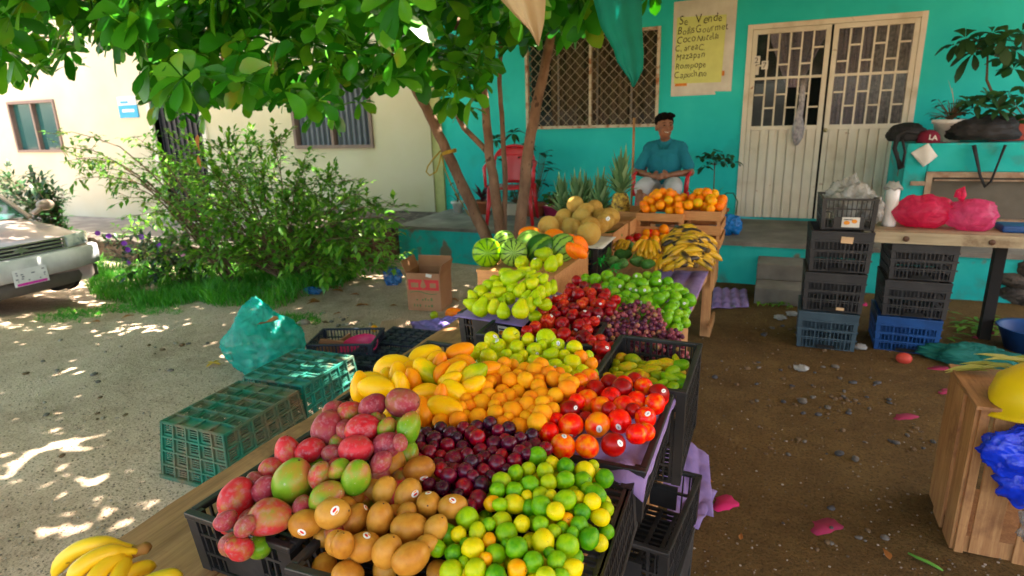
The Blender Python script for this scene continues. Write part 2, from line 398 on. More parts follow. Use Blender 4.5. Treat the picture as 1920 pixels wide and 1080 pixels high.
# --- teal house
th = thing('house', 'turquoise painted house with a concrete porch, grille door and mesh window', 'house', (-1.5, D, 0))
DR = (-.39, 1.33, .44, 2.635); MW = (-3.10, -1.36, 1.55, 2.70)
wall_holes(MB(), -4.40, 6, 0, 3.3, D, D + .2, [DR, MW]).build('wall', M['teal'], th)
MB().box(-4.40, 6, D - 1.35, D + .3, 3.3, 3.45).build('unseen_shade_roof', M['concrete'], th)  # slab added above the view to shade the porch wall
MB().box(-4.40, 6, D + .2, D + 4, 3.3, 3.5).build('roof', M['concrete'], th)
PY = 6.39
po = MB()
po.box(-4.34, 4.5, PY, D, .40, .44).build('porch_floor', M['concrete'], th)
rough_box(MB(), -4.31, 2.05, PY + .02, D, -.05, .40, .008, .15, 5).build('porch_base', M['tealworn'], th, True)
mb = MB()
random.seed(5)
for i in range(60):
    mb.ell((rnd(2.0, 4.6), PY + rnd(.0, .12), rnd(0, .38)), (rnd(.08, .17), .1, rnd(.05, .1)), 8, 6, nz=.4, seed=i)
mb.box(2.03, 4.5, PY + .08, D, -.05, .40)
mb.build('rubble_base', M['stone'], th, True)
# steps
st = thing('steps', 'two grey concrete steps leading up to the porch', 'steps', (.15, 6.1, 0))
MB().box(-.07, .55, 5.75, PY, -.05, .155).box(-.07, .55, 6.05, PY + .01, .155, .31).build('step', M['concrete'], st, bevel=.012)
# door
dr = MB(); x0, x1, z0, z1 = DR; fy = D - .02
dr.box(x0, x0 + .055, fy, D + .06, z0, z1).box(x1 - .055, x1, fy, D + .06, z0, z1).box(x0 + .055, x1 - .055, fy, D + .06, z1 - .055, z1)
dro = dr.build('door', M['doorpaint'], th, bevel=.004)
xm = (x0 + x1) / 2; zg = 1.53
for side, (a, b_) in enumerate(((x0 + .058, xm - .012), (xm + .012, x1 - .058))):
    fr = MB(); q = .05
    zb = z0 + .03; zt = z1 - .058; zm = (zg + zt) / 2 + .0
    fr.box(a, a + q, D - .012, D + .03, zb, zt).box(b_ - q, b_, D - .012, D + .03, zb, zt)
    fr.box(a + q, b_ - q, D - .012, D + .03, zt - q, zt).box(a + q, b_ - q, D - .012, D + .03, zg - q, zg).box(a + q, b_ - q, D - .01, D + .028, zm - .014, zm + .014)
    fo = fr.build('door_leaf', M['doorpaint'], dro, bevel=.003)
    g = MB(); nC = 6; cw_ = (b_ - a - 2 * q) / nC
    for i in range(1, nC): g.box(a + q + i * cw_ - .009, a + q + i * cw_ + .009, D - .006, D + .02, zg, zt - q)
    gp = []
    for i in range(nC):
        hi = (i % 2 == 1)
        for (lo, up), ff in (((zg, zm), (.38 if hi else .66)), ((zm, zt - q), (.64 if hi else .3))):
            z = lo + (up - lo) * ff; g.box(a + q + i * cw_ + .009, a + q + (i + 1) * cw_ - .009, D - .004, D + .018, z - .009, z + .009)
    g.build('grille', M['doorpaint'], dro)
    pn = MB()
    for i in range(nC):
        for r_, (lo, up) in enumerate(((zg, zm), (zm, zt - q))):
            if side == 0 and r_ == 0 and i >= 3: continue
            pn.box(a + q + i * cw_ + .01, a + q + (i + 1) * cw_ - .01, D + .021, D + .025, lo + .002, up - .002)
    pn.build('window_pane', M['glass'], dro)
    lp = MB(); k = 0; nB = 7; bw = (b_ - a - 2 * q) / nB
    for i in range(nB):
        xx = a + q + i * bw
        lp.box(xx + .006, xx + bw * .55, D - .006, D + .02, zb, zg - q).box(xx + bw * .55, xx + bw - .006, D + .004, D + .02, zb, zg - q)
    lp.box(a + q, b_ - q, D + .024, D + .03, zb, zg - q)
    lp.build('lower_panel', M['doorpaint'], dro)
MB().lathe([(.0, 0), (.02, .003), (.024, .012), (.016, .03), (0, .034)], 12, Matrix.Translation((xm + .03, D - .015, 1.47)) @ Matrix.Rotation(R(90), 4, 'X')).build('door_knob', flat('brass', (.6, .5, .3), .3, metal=.8), dro, True)
MB().box(x0, x1, D + .6, D + .62, .3, 3).box(MW[0] - .3, MW[1] + .3, D + .6, D + .62, 1, 3.2).build('interior', M['shadeblack'], th)  # black sheets in place of the unlit rooms behind door and window
def curtain_fn(a, b_, z0, z1, y, amp, fr, sq=None):
    def fn(u, v):
        x = a + u * (b_ - a); yy = y + amp * math.sin(u * fr) + amp * .5 * math.sin(u * fr * 2.3 + 1)
        if sq: k = sq(v); x = (a + b_) / 2 + (x - (a + b_) / 2) * k
        return (x, yy, z0 + v * (z1 - z0))
    return fn
MB().grid(curtain_fn(xm + .04, x1 - .45, zg - .2, z1, D + .10, .02, 40), 80, 2).build('curtain', M['curtain'], dro, True)
MB().grid(curtain_fn(x1 - .52, x1 - .03, zg - .2, z1, D + .13, .015, 34), 60, 2).build('curtain', M['greycloth'], dro, True)
MB().grid(curtain_fn(xm - .62, xm - .06, 1.95, z1, D + .11, .02, 30, lambda v: .25 + .75 * min(1, v * 1.3)), 60, 12).build('curtain', M['curtain'], dro, True)
# knotted curtain hanging out of the empty pane
pts = [ony(1509, 146, D + .1), ony(1505, 170, D + .02), ony(1503, 195, D - .03), ony(1498, 218, D - .04), ony(1497, 240, D - .045), ony(1495, 258, D - .045), ony(1493, 272, D - .04)]
MB().tube(pts, [.05, .045, .035, .045, .075, .07, .02], 10, ell=.7).build('knotted_curtain', M['greycloth'], dro, True)
# house numbers
def textmesh(txt, size, name, m, mtx, parent, ext=.0015, off=.0):
    cu = bpy.data.curves.new(name, 'FONT'); cu.body = txt; cu.size = size; cu.extrude = ext; cu.offset = off; cu.resolution_u = 3
    o = bpy.data.objects.new(name, cu); C.objects.link(o)
    dg = bpy.context.evaluated_depsgraph_get(); me = bpy.data.meshes.new_from_object(o.evaluated_get(dg)); bpy.data.objects.remove(o)
    me.transform(mtx); me.materials.clear(); me.materials.append(m)
    if parent is not None: me.transform(Matrix.Translation(-parent_origin(parent)))
    o = bpy.data.objects.new(name, me); C.objects.link(o)
    if parent is not None: o.parent = parent
    return o
UP = Matrix.Rotation(R(90), 4, 'X')
M['ink'] = flat('black ink', (.02, .02, .02), .7)
M['paper'] = mat('white paper', [(.3, (.56, .53, .48)), (.7, (.72, .70, .65))], scale=5, rough=.85, bump=.15)
for tx, (px, py) in (('2', (1419, 113)), ('7', (1434, 122))):
    p = ony(px, py, D - .014)
    n_ = MB().box(p.x - .035, p.x + .035, D - .013, D - .010, p.z - .045, p.z + .045).build('number_card', M['paper'], dro)
    textmesh(tx, .085, 'digit', M['ink'], Matrix.Translation((p.x - .024, D - .0145, p.z - .03)) @ UP, n_)
p = ony(1413, 132, D - .01); MB().box(p.x - .065, p.x + .055, D + .012, D + .015, p.z - .05, p.z + .045).build('paper_note', M['paper'], dro)
# mesh window
x0, x1, z0, z1 = MW
f = MB(); t = .035
f.box(x0, x1, D - .03, D + .03, z1 - t, z1).box(x0, x1, D - .03, D + .03, z0, z0 + t).box(x0, x0 + t, D - .03, D + .03, z0 + t, z1 - t).box(x1 - t, x1, D - .03, D + .03, z0 + t, z1 - t)
xc = ony(1107, 200, D).x; f.box(xc - .015, xc + .015, D - .028, D + .02, z0 + t, z1 - t)
wn = f.build('window', M['rustframe'], th)
g = MB(); sp = .112; n_ = int((x1 - x0 + z1 - z0) / sp) + 1
for sgn in (1, -1):
    for i in range(n_ + 1):
        # line x - sgn*z = c
        c0 = (x0 - z1 if sgn == 1 else x0 + z0) + i * sp * 1.12
        pts = []
        if sgn == 1:
            za = max(z0, x0 - c0); zb = min(z1, x1 - c0)
            if zb > za: pts = [(c0 + za, za), (c0 + zb, zb)]
        else:
            za = max(z0, c0 - x1); zb = min(z1, c0 - x0)
            if zb > za: pts = [(c0 - za, za), (c0 - zb, zb)]
        if pts: g.bar((pts[0][0], D - .012 + .004 * sgn, pts[0][1]), (pts[1][0], D - .012 + .004 * sgn, pts[1][1]), .0065)
g.build('wire_mesh', flat('wire', (.34, .25, .16), .6), wn)
MB().grid(curtain_fn(x0 + .3, x1 - .02, z0, z1, D + .14, .03, 60), 100, 2).build('curtain', M['brcurtain'], wn, True)
gl = MB()
for a, b_ in ((x0 + t, xc - .015), (xc + .015, x1 - t)):
    gl.box(a, b_, D + .05, D + .054, z0 + t, z1 - t)
gl.build('window_pane', M['glass'], wn)
mb = MB()
for a in (.25, .55, .8): mb.box(x0 + (x1 - x0) * a - .012, x0 + (x1 - x0) * a + .012, D + .035, D + .048, z0 + t, z1 - t)
mb.build('window_bar', flat('aluminium', (.16, .14, .12), .4), wn)

# --- sign board
sb = thing('paper_sign', 'handwritten yellow price poster on white card taped to the turquoise wall', 'sign', tuple(ony(1315, 100, D - .01)))
def wp(px, py, y): p = ony(px, py, y); return (p.x, p.z)
cor = [wp(1258, 181, D), wp(1342, 177, D), wp(1340, 171, D), wp(1371, 171, D), wp(1383, 0, D), (wp(1383, 0, D)[0] + .01, 2.96), (wp(1264, 11, D)[0], 2.95)]
MB().prism(cor, D - .008, D - .003, lambda a, b_, z: (a, z, b_)).build('backing_card', M['paper'], sb)
yc = [wp(1264, 157, D), wp(1352, 154, D), wp(1363, 27, D), wp(1270, 33, D)]
MB().prism(yc, D - .012, D - .0085, lambda a, b_, z: (a, z, b_)).build('yellow_sheet', flat('yellow paper', (.66, .70, .24), .85, var=.05, bump=.2), sb)
def handwriting(txt, size, origin, m, parent, skew):
    """uneven marker lettering: every letter set by hand with its own tilt, size and baseline"""
    x = 0; mb = MB()
    for ch in txt:
        if ch == ' ': x += size * .3; continue
        cu = bpy.data.curves.new('t', 'FONT'); cu.body = ch; cu.size = size * rnd(.9, 1.14); cu.extrude = .0005; cu.resolution_u = 3; cu.offset = -.0006
        o = bpy.data.objects.new('t', cu); C.objects.link(o); dg = bpy.context.evaluated_depsgraph_get(); me = bpy.data.meshes.new_from_object(o.evaluated_get(dg)); bpy.data.objects.remove(o)
        wd = max(v.co.x for v in me.vertices); mt = Matrix.Translation((origin[0] + x * .82, origin[1], origin[2] + rnd(-.006, .006) + skew * x)) @ Matrix.Rotation(R(rnd(-9, 7)), 4, 'Y') @ UP @ Matrix.Diagonal((.82 * rnd(.9, 1.1), 1.0, 1, 1)) @ Matrix(((1, rnd(0, .25), 0, 0), (0, 1, 0, 0), (0, 0, 1, 0), (0, 0, 0, 1)))
        mb.add([mt @ v.co for v in me.vertices], [tuple(q.vertices) for q in me.polygons]); x += wd * 1.08 + size * rnd(.02, .07)
    return mb.build('lettering', m, parent)
random.seed(17)
for tx, px, py, sz in (('Se', 1273, 48, .125), ('Vende', 1304, 45, .125), ('Bollis', 1270, 66, .105), ('Gourmet', 1304, 62, .105), ('Coco', 1268, 82, .11), ('Nutella', 1306, 77, .10), ('C, area', 1266, 97, .10), ('C.', 1309, 95, .10), ('Mazapan', 1267, 113, .105), ('Rompope', 1266, 130, .10), ('Capuchino', 1264, 147, .10)):
    p = ony(px, py, D); handwriting(tx, sz, (p.x, D - .0135, p.z), M['ink'], sb, rnd(.0, .05))
for a, b_, c_, d_ in ((1266, 157, 1288, 161), (1354, 133, 1358, 142)):
    p = ony(a, b_, D); q = ony(c_, d_, D); MB().box(p.x, q.x, D - .0155, D - .0125, q.z, p.z).build('orange_mark', flat('orange tape', (.7, .22, .03)), sb)
# patches of bare plaster
# --- counter at right
ct = thing('masonry_counter', 'turquoise masonry counter with a framed screen opening at the right of the door', 'counter', (2, 7.3, .44))
cz = 1.36; cy = 6.95; cx0 = 1.16
lo = ony(1742, 322, cy); l2 = ony(1752, 322, cy)
hx0 = lo.x - .02; hz1 = lo.z
wall_holes(MB(), cx0, 4.2, .44, cz, cy, D, [(hx0, 3.2, .62, hz1)]).build('counter_body', M['tealworn'], ct, bevel=.01)
f = MB(); t = .05
f.box(hx0, 3.2, cy - .025, cy + .04, hz1 - t, hz1).box(hx0, hx0 + t, cy - .025, cy + .04, .62, hz1 - t).box(hx0 + t, 3.2, cy - .025, cy + .04, .62, .66).box(hx0 + .07, 3.2, cy - .005, cy + .03, hz1 - t - .035, hz1 - t - .02).box(hx0 - .12, hx0, cy - .02, cy + .01, hz1 - .13, hz1 - .09)
f.build('frame', mat('worn wood paint', [(.3, (.26, .15, .09)), (.7, (.48, .36, .25))], scale=12, rough=.8), ct)
MB().box(hx0 + t, 3.2, cy + .05, cy + .06, .62, hz1 - t).build('screen', flat('grey screen', (.13, .115, .09), .9), ct)
# ================================================================== VEGETATION
def rdir(up=0):
    while True:
        v = Vector((rnd(-1, 1), rnd(-1, 1), rnd(-1, 1)))
        if .1 < v.length < 1: v.normalize(); return (v + Vector((0, 0, up))).normalized()
PROF = {'obov': [(.0, .06), (.2, .34), (.45, .72), (.7, 1.0), (.88, .82), (1.0, .12)],
        'ov': [(.0, .05), (.25, .85), (.5, 1.0), (.78, .6), (1.0, .04)],
        'small': [(.0, .1), (.45, 1.0), (1.0, .06)],
        'blade': [(.0, .8), (.5, 1.0), (1.0, .05)]}
def leaf(mb, p, d, L, W, kind='obov', fold=.18, droop=.35, nrm=None, wavy=0):
    d = Vector(d).normalized(); up = Vector(nrm) if nrm is not None else Vector((0, 0, 1))
    sd = d.cross(up)
    if sd.length < .05: sd = d.orthogonal()
    sd.normalize(); n = sd.cross(d).normalized()
    pr = PROF[kind]; vs = []; ph = rnd(0, 6)
    for t, w_ in pr:
        c = Vector(p) + d * (L * t) - Vector((0, 0, 1)) * (droop * L * t * t * .6) - n * (droop * L * t * t * .25)
        wv = wavy * L * math.sin(t * 7 + ph)
        vs += [c - sd * (W * .5 * w_) + n * (fold * W * w_ * .5 + wv), c, c + sd * (W * .5 * w_) + n * (fold * W * w_ * .5 - wv)]
    fs = []
    for i in range(len(pr) - 1):
        a = i * 3; fs += [(a, a + 1, a + 4, a + 3), (a + 1, a + 2, a + 5, a + 4)]
    mb.add(vs, fs)
def rosette(mb, p, ax, n, L, W, kind='obov', spread=1.0, droop=.35):
    ax = Vector(ax).normalized(); a0 = ax.orthogonal().normalized(); b0 = ax.cross(a0)
    for i in range(n):
        a = 2 * math.pi * i / n * 1.0 + rnd(-.35, .35) + (i // 5) * .4
        e = rnd(-.25, .75) / spread
        d = (a0 * math.cos(a) + b0 * math.sin(a)) + ax * e
        l_ = L * rnd(.7, 1.12); leaf(mb, Vector(p) + d.normalized() * .015, d, l_, W * l_ / L * rnd(.88, 1.1), kind, rnd(.05, .3), droop * rnd(.5, 1.5), ax, .012)
M['leaf'] = leafmat('almond leaf', [(.1, (.010, .085, .005)), (.35, (.022, .17, .007)), (.55, (.05, .26, .010)), (.8, (.13, .36, .02)), (.92, (.26, .27, .025)), (1.0, (.28, .12, .02))], .28, .38, 4)
M['shrubleaf'] = leafmat('shrub leaf', [(.1, (.04, .17, .012)), (.5, (.11, .32, .022)), (.8, (.24, .46, .04)), (1.0, (.42, .52, .08))], .4, .4, 4)
M['limeleaf'] = leafmat('light leaf', [(.1, (.04, .14, .02)), (.5, (.10, .27, .03)), (1.0, (.34, .42, .07))], .4, .45, 4)
M['darkleaf'] = leafmat('dark leaf', [(.1, (.008, .03, .01)), (.6, (.02, .075, .02)), (1.0, (.05, .13, .03))], .4, .25, 4)
M['grass'] = leafmat('grass blade', [(.1, (.02, .15, .008)), (.6, (.06, .32, .015)), (1.0, (.2, .42, .04))], .5, .4, 3)
M['bark'] = mat('smooth bark', [(.3, (.12, .06, .035)), (.55, (.22, .125, .075)), (.8, (.33, .215, .14))], scale=9, detail=9, rough=.85, bump=.9, bscale=30, bdist=.02, stretch=(1, 1, .5), speck=(18, .64, (.07, .035, .02)))
M['twig'] = flat('twig', (.12, .075, .04), .9)
M['dead'] = leafmat('dead leaf', [(.1, (.20, .06, .012)), (.6, (.38, .14, .03)), (1.0, (.5, .26, .08))], .7, .25, 4)

BND = [(-400, 200), (-50, 150), (60, 160), (140, 150), (160, 105), (210, 140), (262, 145), (275, 190), (300, 235), (400, 252), (470, 228), (520, 205), (560, 245), (600, 250), (640, 235), (655, 212), (690, 230), (712, 215), (725, 190), (760, 185), (800, 190), (835, 195), (850, 235), (885, 232), (905, 185), (925, 112), (985, 112), (1000, 95), (1040, 100), (1085, 90), (1112, 85), (1122, 35), (1200, 12), (1240, 20), (1256, 18), (1270, -20), (1400, -60), (2600, -80)]
def bound(x):
    for (a, b_), (c, d_) in zip(BND, BND[1:]):
        if a <= x <= c: return b_ + (d_ - b_) * (x - a) / (c - a)
    return 200 if x < -400 else -80
random.seed(21)
tr = thing('almond_tree', 'multi stemmed almond tree with big glossy leaves in front of the turquoise porch', 'tree', (-2.66, 5.9, 0))
def P(px, py, y): return ony(px, py, y)
TB = Vector((-2.68, 5.9, -.05))
stems = [
    ([TB + Vector((-.05, 0, 0)), P(912, 447, 5.9), P(878, 370, 5.9), P(838, 285, 5.88), P(806, 215, 5.85), P(775, 160, 5.8), P(735, 100, 5.6), P(680, 20, 5.2), P(600, -120, 4.8)], [.085, .068, .062, .058, .054, .05, .045, .04, .03]),
    ([TB, P(938, 440, 5.92), P(930, 370, 5.92), P(918, 290, 5.9), P(912, 215, 5.9), P(905, 160, 5.85), P(890, 60, 5.7), P(860, -80, 5.3)], [.07, .06, .056, .05, .045, .04, .034, .03]),
    ([TB + Vector((.05, .03, 0)), P(946, 445, 5.98), P(947, 340, 5.97), P(942, 230, 5.95), P(936, 160, 5.95), P(939, 95, 5.9), P(930, 0, 5.8)], [.04, .03, .028, .026, .024, .022, .02]),
    ([TB + Vector((.1, 0, 0)), P(974, 440, 5.85), P(982, 360, 5.85), P(992, 270, 5.85), P(1010, 180, 5.8), P(1028, 95, 5.75), P(1045, 0, 5.5), P(1060, -120, 5.0)], [.075, .062, .058, .055, .05, .046, .04, .034]),
]
for pts, rr in stems:
    # subdivide with a little wobble
    q = []; r2 = []
    for i in range(len(pts) - 1):
        for k in range(4):
            t = k / 4; q.append(pts[i].lerp(pts[i + 1], t) + rdir() * .006); r2.append((rr[i] + (rr[i + 1] - rr[i]) * t) * rnd(.96, 1.05))
    q.append(pts[-1]); r2.append(rr[-1])
    MB().tube(q, r2, 10).build('trunk', M['bark'], tr, True)
MB().tube([P(918, 290, 5.9), P(905, 275, 5.9), P(888, 258, 5.85), P(870, 240, 5.8), P(857, 218, 5.8), P(862, 195, 5.7)], [.034, .032, .03, .028, .024, .02], 8).build('branch', M['bark'], tr, True)
ends = [P(680, 20, 5.2), P(600, -120, 4.8), P(890, 60, 5.7), P(860, -80, 5.3), P(1060, -120, 5.0)]
br = MB(); tips = []
for e in ends:
    for k in range(7):
        tgt = Vector((rnd(-8.5, 0.6), rnd(-.5, 6.2), rnd(2.9, 3.8)))
        pts = [e + (tgt - e) * t + Vector((rnd(-.1, .1), rnd(-.1, .1), .45 * math.sin(math.pi * t) + rnd(-.05, .05))) for t in (0, .2, .4, .6, .8, 1)]
        br.tube(pts, [.04, .032, .026, .02, .014, .008], 6)
for a, b_ in (((840, 0), (520, 35)), ((700, 30), (430, 60)), ((480, 60), (250, 75)), ((260, 80), (40, 60)), ((640, 90), (590, 200))):
    y1_, y2_ = rnd(4.2, 5), rnd(3.8, 4.6); A = P(*a, y1_); B_ = P(*b_, y2_)
    br.tube([A.lerp(B_, t) + Vector((0, 0, .05 * math.sin(5 * t))) for t in (0, .25, .5, .75, 1)], [.024, .02, .016, .013, .008], 6)
br.build('branch', M['bark'], tr, True)
cr = MB(); nros = 0; tries = 0
def ok_proj(p, rad):
    x, y, z = proj(p)
    if z < .1: return True, 0
    rp = F * rad / z
    if x < -rp or x > 1920 + rp or y < -rp * 1.0: 
        return (True, 0) if (z > 2.2 or y < -rp) else (False, 0)
    if z < 2.7 and y > -rp: return False, 1
    if y + rp * .72 > bound(x): return False, 1
    if z < 3.1: return False, 1
    return True, 1
vis = 0
while nros < 980 and tries < 60000:                 # the part of the crown that hangs into view
    tries += 1
    px = rnd(-80, 1150) if random.random() < .93 else rnd(1150, 1260); yb = bound(px); py = yb - abs(rnd(0, 1)) ** .8 * (yb + 130)
    dist = rnd(3.3, 6.4); L = rnd(.13, .22)
    p = CAM + ray(px, py) * (dist / F)
    rp = F * L / dist
    if py + rp * .75 > yb: continue
    if p.y > 7.3: continue
    if 1130 < px < 1260 and random.random() < .5: continue
    # a few holes
    if noise.noise((p.x * 1.3, p.y * 1.3, p.z * 2.0)) > .34: continue
    ax = Vector((rnd(-.6, .6), rnd(-.9, .2), rnd(.1, 1)))
    rosette(cr, p, ax, random.choice((6, 7, 8, 9)), L, L * .58, 'obov', 1, .45); nros += 1
for i in range(2000):                               # the rest of the crown overhead
    p = Vector((rnd(-10.0, 1.5), rnd(-2.5, 6.8), rnd(2.7, 4.6)))
    o_, v_ = ok_proj(p, .24)
    if not o_: continue
    if v_ : continue
    rosette(cr, p, (rnd(-.5, .5), rnd(-.5, .5), 1), 7, .24, .14, 'obov', 1, .3)
for i in range(160):  # extra rosettes above the view, added to break up large sun patches
    p = Vector((rnd(-5.5, 1.0), rnd(-.6, 3.4), rnd(3.0, 4.8))); o_, v_ = ok_proj(p, .24)
    if v_ or not o_: continue
    rosette(cr, p, (rnd(-.5, .5), rnd(-.5, .5), 1), 7, .24, .14, 'obov', 1, .3)
cr.build('crown', M['leaf'], tr, True)
for px, py, y, L in ((371, 252, 3.6, .12), (458, 30, 3.7, .15), (414, 92, 3.9, .09), (372, 290, 3.6, .1)):
    d = MB(); leaf(d, P(px, py, y), (rnd(-.1, .2), rnd(-.2, .2), -1), L, L * .35, 'ov', .5, .1, (0, -1, 0), .05); d.build('dead_leaf', M['dead'], tr, True)

# yellow cord on the left trunk
cd = flat('yellow cord', (.40, .26, .03), .8)
q = thing('rope', 'yellow cord looped around the leaning tree trunk with a hanging loop', 'rope', tuple(P(845, 290, 5.85)))
mb = MB(); c0 = P(842, 284, 5.88)
for k in range(3):
    mb.tube([c0 + Vector((.075 * math.cos(a), .075 * math.sin(a), .012 * k - .02 + .02 * math.cos(a))) for a in [i * math.pi / 8 for i in range(17)]], .008, 5)
mb.build('wrap', cd, q, True)
MB().tube([P(826, 283, 5.8), P(812, 298, 5.8), P(802, 312, 5.8), P(799, 322, 5.8), P(806, 329, 5.8), P(818, 322, 5.8), P(824, 305, 5.8), P(827, 288, 5.8)], .008, 5).build('loop', cd, q, True)
MB().tube([P(827, 290, 5.8), P(835, 320, 5.85), P(848, 350, 5.9), P(880, 405, 6.1)], .006, 5).build('tail', cd, q, True)

# ---- shrubs
def shrub(name, label, cat, base, targets, m, LL, per, stemr=.012, twig=.18, kind='small', start=.35, spread=.5, cl=4, wr=.42, group=None, arc=.25, drp=.3):
    o = thing(name, label, cat, tuple(base), group=group); lf = MB(); sm = MB(); base = Vector(base)
    for T in targets:
        T = Vector(T); N = 7; b0 = base + Vector((rnd(-.1, .1), rnd(-.1, .1), 0))
        pts = [b0.lerp(T, i / N) + Vector((0, 0, arc * math.sin(math.pi * i / N) * (T - base).length * .5)) + rdir() * .02 * (i > 0) for i in range(N + 1)]
        sm.tube(pts, [stemr * (1 - .8 * i / N) for i in range(N + 1)], 5)
        for k in range(per):
            t = start + (1 - start) * random.random() ** .7; i = min(N - 1, int(t * N)); p = pts[i].lerp(pts[i + 1], t * N - i)
            td = (rdir(.25) + (pts[i + 1] - pts[i]).normalized() * .6).normalized(); tl = twig * rnd(.4, 1.2); e = p + td * tl
            sm.tube([p, p + td * tl * .5, e], [.003, .0022, .001], 3, cap=False)
            for c in range(cl):
                u = (c + .6) / cl; q_ = p.lerp(e, u); side = 1 if c % 2 else -1
                dd = (td * .5 + td.cross(Vector((0, 0, 1))) * side * spread * 1.4 + rdir() * .35).normalized()
                leaf(lf, q_, dd, LL * rnd(.7, 1.25), LL * wr * rnd(.8, 1.2), kind, .2, drp)
            leaf(lf, e, td, LL, LL * wr, kind, .2, drp)
    lf.build('foliage', m, o, True); sm.build('stem', M['twig'], o, True); return o
random.seed(5)
def tpx(l, y0, y1): return [ony(px + rnd(-12, 12), py + rnd(-8, 8), rnd(y0, y1)) for px, py in l]
bt = []
for px in range(235, 750, 22):
    top = 262 + 0.0009 * (px - 440) ** 2 + (40 if px > 600 else 0)
    if px > 690: top = 380
    for k in range(5):
        bt.append((px + rnd(-10, 10), top + (560 - top) * (k * .19) + rnd(-14, 14)))
B0 = Vector((-4.95, 5.15, gz(-4.95, 5.15)))
shrub('leafy_bush', 'big loose green bush in front of the cream house', 'bush', B0, tpx(bt, 4.4, 6.0), M['shrubleaf'], .090, 15, .009, .20, cl=5, wr=.5)
shrub('arching_shrub', 'arching shrub with long bare stems and pale sunlit leaves left of the big bush', 'bush', Vector((-5.6, 4.95, gz(-5.6, 4.95))),
      tpx([(95, 255), (110, 275), (150, 320), (180, 330), (150, 300), (210, 350), (230, 300), (260, 250), (140, 340), (120, 300)], 4.6, 5.2), M['limeleaf'], .085, 11, .013, .16, 'ov', .58, cl=4, arc=.35)
for px, py, nm in ((1500 / 3, 640 / 3, 0),): pass
p = Vector((-10.2, 6.0, -.3))
shrub('dark_bush', 'low dark green bush behind the parked car', 'bush', p, tpx([(20, 335), (50, 330), (80, 345), (110, 372), (95, 395), (60, 360), (30, 370), (10, 340), (75, 385), (100, 360), (-10, 350), (-30, 380), (45, 390)], 5.7, 6.2), M['darkleaf'], .13, 20, .012, .25, 'ov', .2)
fp = Vector((-6.7, 5.3, gz(-6.7, 5.3)))
fb = shrub('flowering_plant', 'low dark green plant dotted with purple flowers by the stone wall', 'plant', fp,
      tpx([(200, 450), (230, 440), (260, 445), (290, 450), (320, 450), (350, 455), (210, 480), (250, 475), (290, 480), (330, 480), (370, 490), (230, 510), (280, 510), (330, 515), (380, 500), (400, 520)], 4.9, 5.5), M['darkleaf'], .09, 13, .008, .12, 'ov', .2)
mv = flat('violet petal', (.28, .05, .60), .6); mp = flat('pink petal', (.70, .25, .45), .6)
for i, (px, py) in enumerate([(183, 437), (204, 442), (233, 456), (240, 468), (265, 444), (298, 459), (240, 493), (342, 476)]):
    c = ony(px, py, 4.85); f = MB(); d0 = (CAM - c).normalized(); a0 = d0.orthogonal().normalized(); b1 = d0.cross(a0)
    for k in range(5):
        a = k * 1.2566; leaf(f, c, a0 * math.cos(a) + b1 * math.sin(a) + d0 * .5, .035, .034, 'obov', .1, .1, d0)
    f.build('flower', mp if i == 7 else mv, fb, True)
# grass: stuff
random.seed(8); g = MB(); pc = 0
def inpoly(x, y, poly):
    r_ = False
    for (a, b_), (c, d_) in zip(poly, poly[1:] + poly[:1]):
        if (b_ > y) != (d_ > y) and x < (c - a) * (y - b_) / (d_ - b_) + a: r_ = not r_
    return r_
GP = [[(160, 520), (175, 470), (420, 490), (560, 480), (680, 520), (640, 560), (560, 580), (520, 600), (430, 590), (360, 575), (245, 580), (260, 560), (340, 545), (250, 545), (175, 535)]]
wpoly = [tuple(onz(x, y, -.1)[:2]) for x, y in GP[0]]
xs_ = [a for a, b_ in wpoly]; ys_ = [b_ for a, b_ in wpoly]
while pc < 15000:
    x = rnd(min(xs_), max(xs_)); y = rnd(min(ys_), max(ys_))
    if not inpoly(x + .08 * noise.noise((x * 4, y * 4, 1)), y + .1 * noise.noise((x * 4, y * 4, 7)), wpoly): continue
    pc += 1
    if noise.noise((x * 2, y * 2, 3)) < -.35: continue
    h = rnd(.07, .22) * (1 + .8 * noise.noise((x * 1.5, y * 1.5, 0))) ; d = Vector((rnd(-.5, .5), rnd(-.5, .5), 1)).normalized()
    sd = Vector((rnd(-1, 1), rnd(-1, 1), 0)).normalized() * .004; b0 = Vector((x, y, gz(x, y) - .005)); m1 = b0 + d * h * .6; e = b0 + d * h + Vector((d.x, d.y, -.15)) * h * .5
    g.add([b0 - sd, b0 + sd, m1 + sd * .8, m1 - sd * .8, e], [(0, 1, 2, 3), (3, 2, 4)])
for i in range(700):
    px, py = random.choice([(230, 580), (150, 590), (300, 585), (110, 600), (560, 600), (520, 612)]); px += rnd(-40, 40); py += rnd(-9, 9); c = onz(px, py, gz(*onz(px, py, -.1)[:2]))
    for k in range(4):
        d = Vector((rnd(-1, 1), rnd(-1, 1), .6)).normalized() * rnd(.03, .08); s_ = Vector((.004, .002, 0)); g.add([c - s_, c + s_, c + d], [(0, 1, 2)])
o = g.build('grass', M['grass'], None, False); tag(o, 'bright green weedy grass below the bushes', 'grass', kind='stuff')

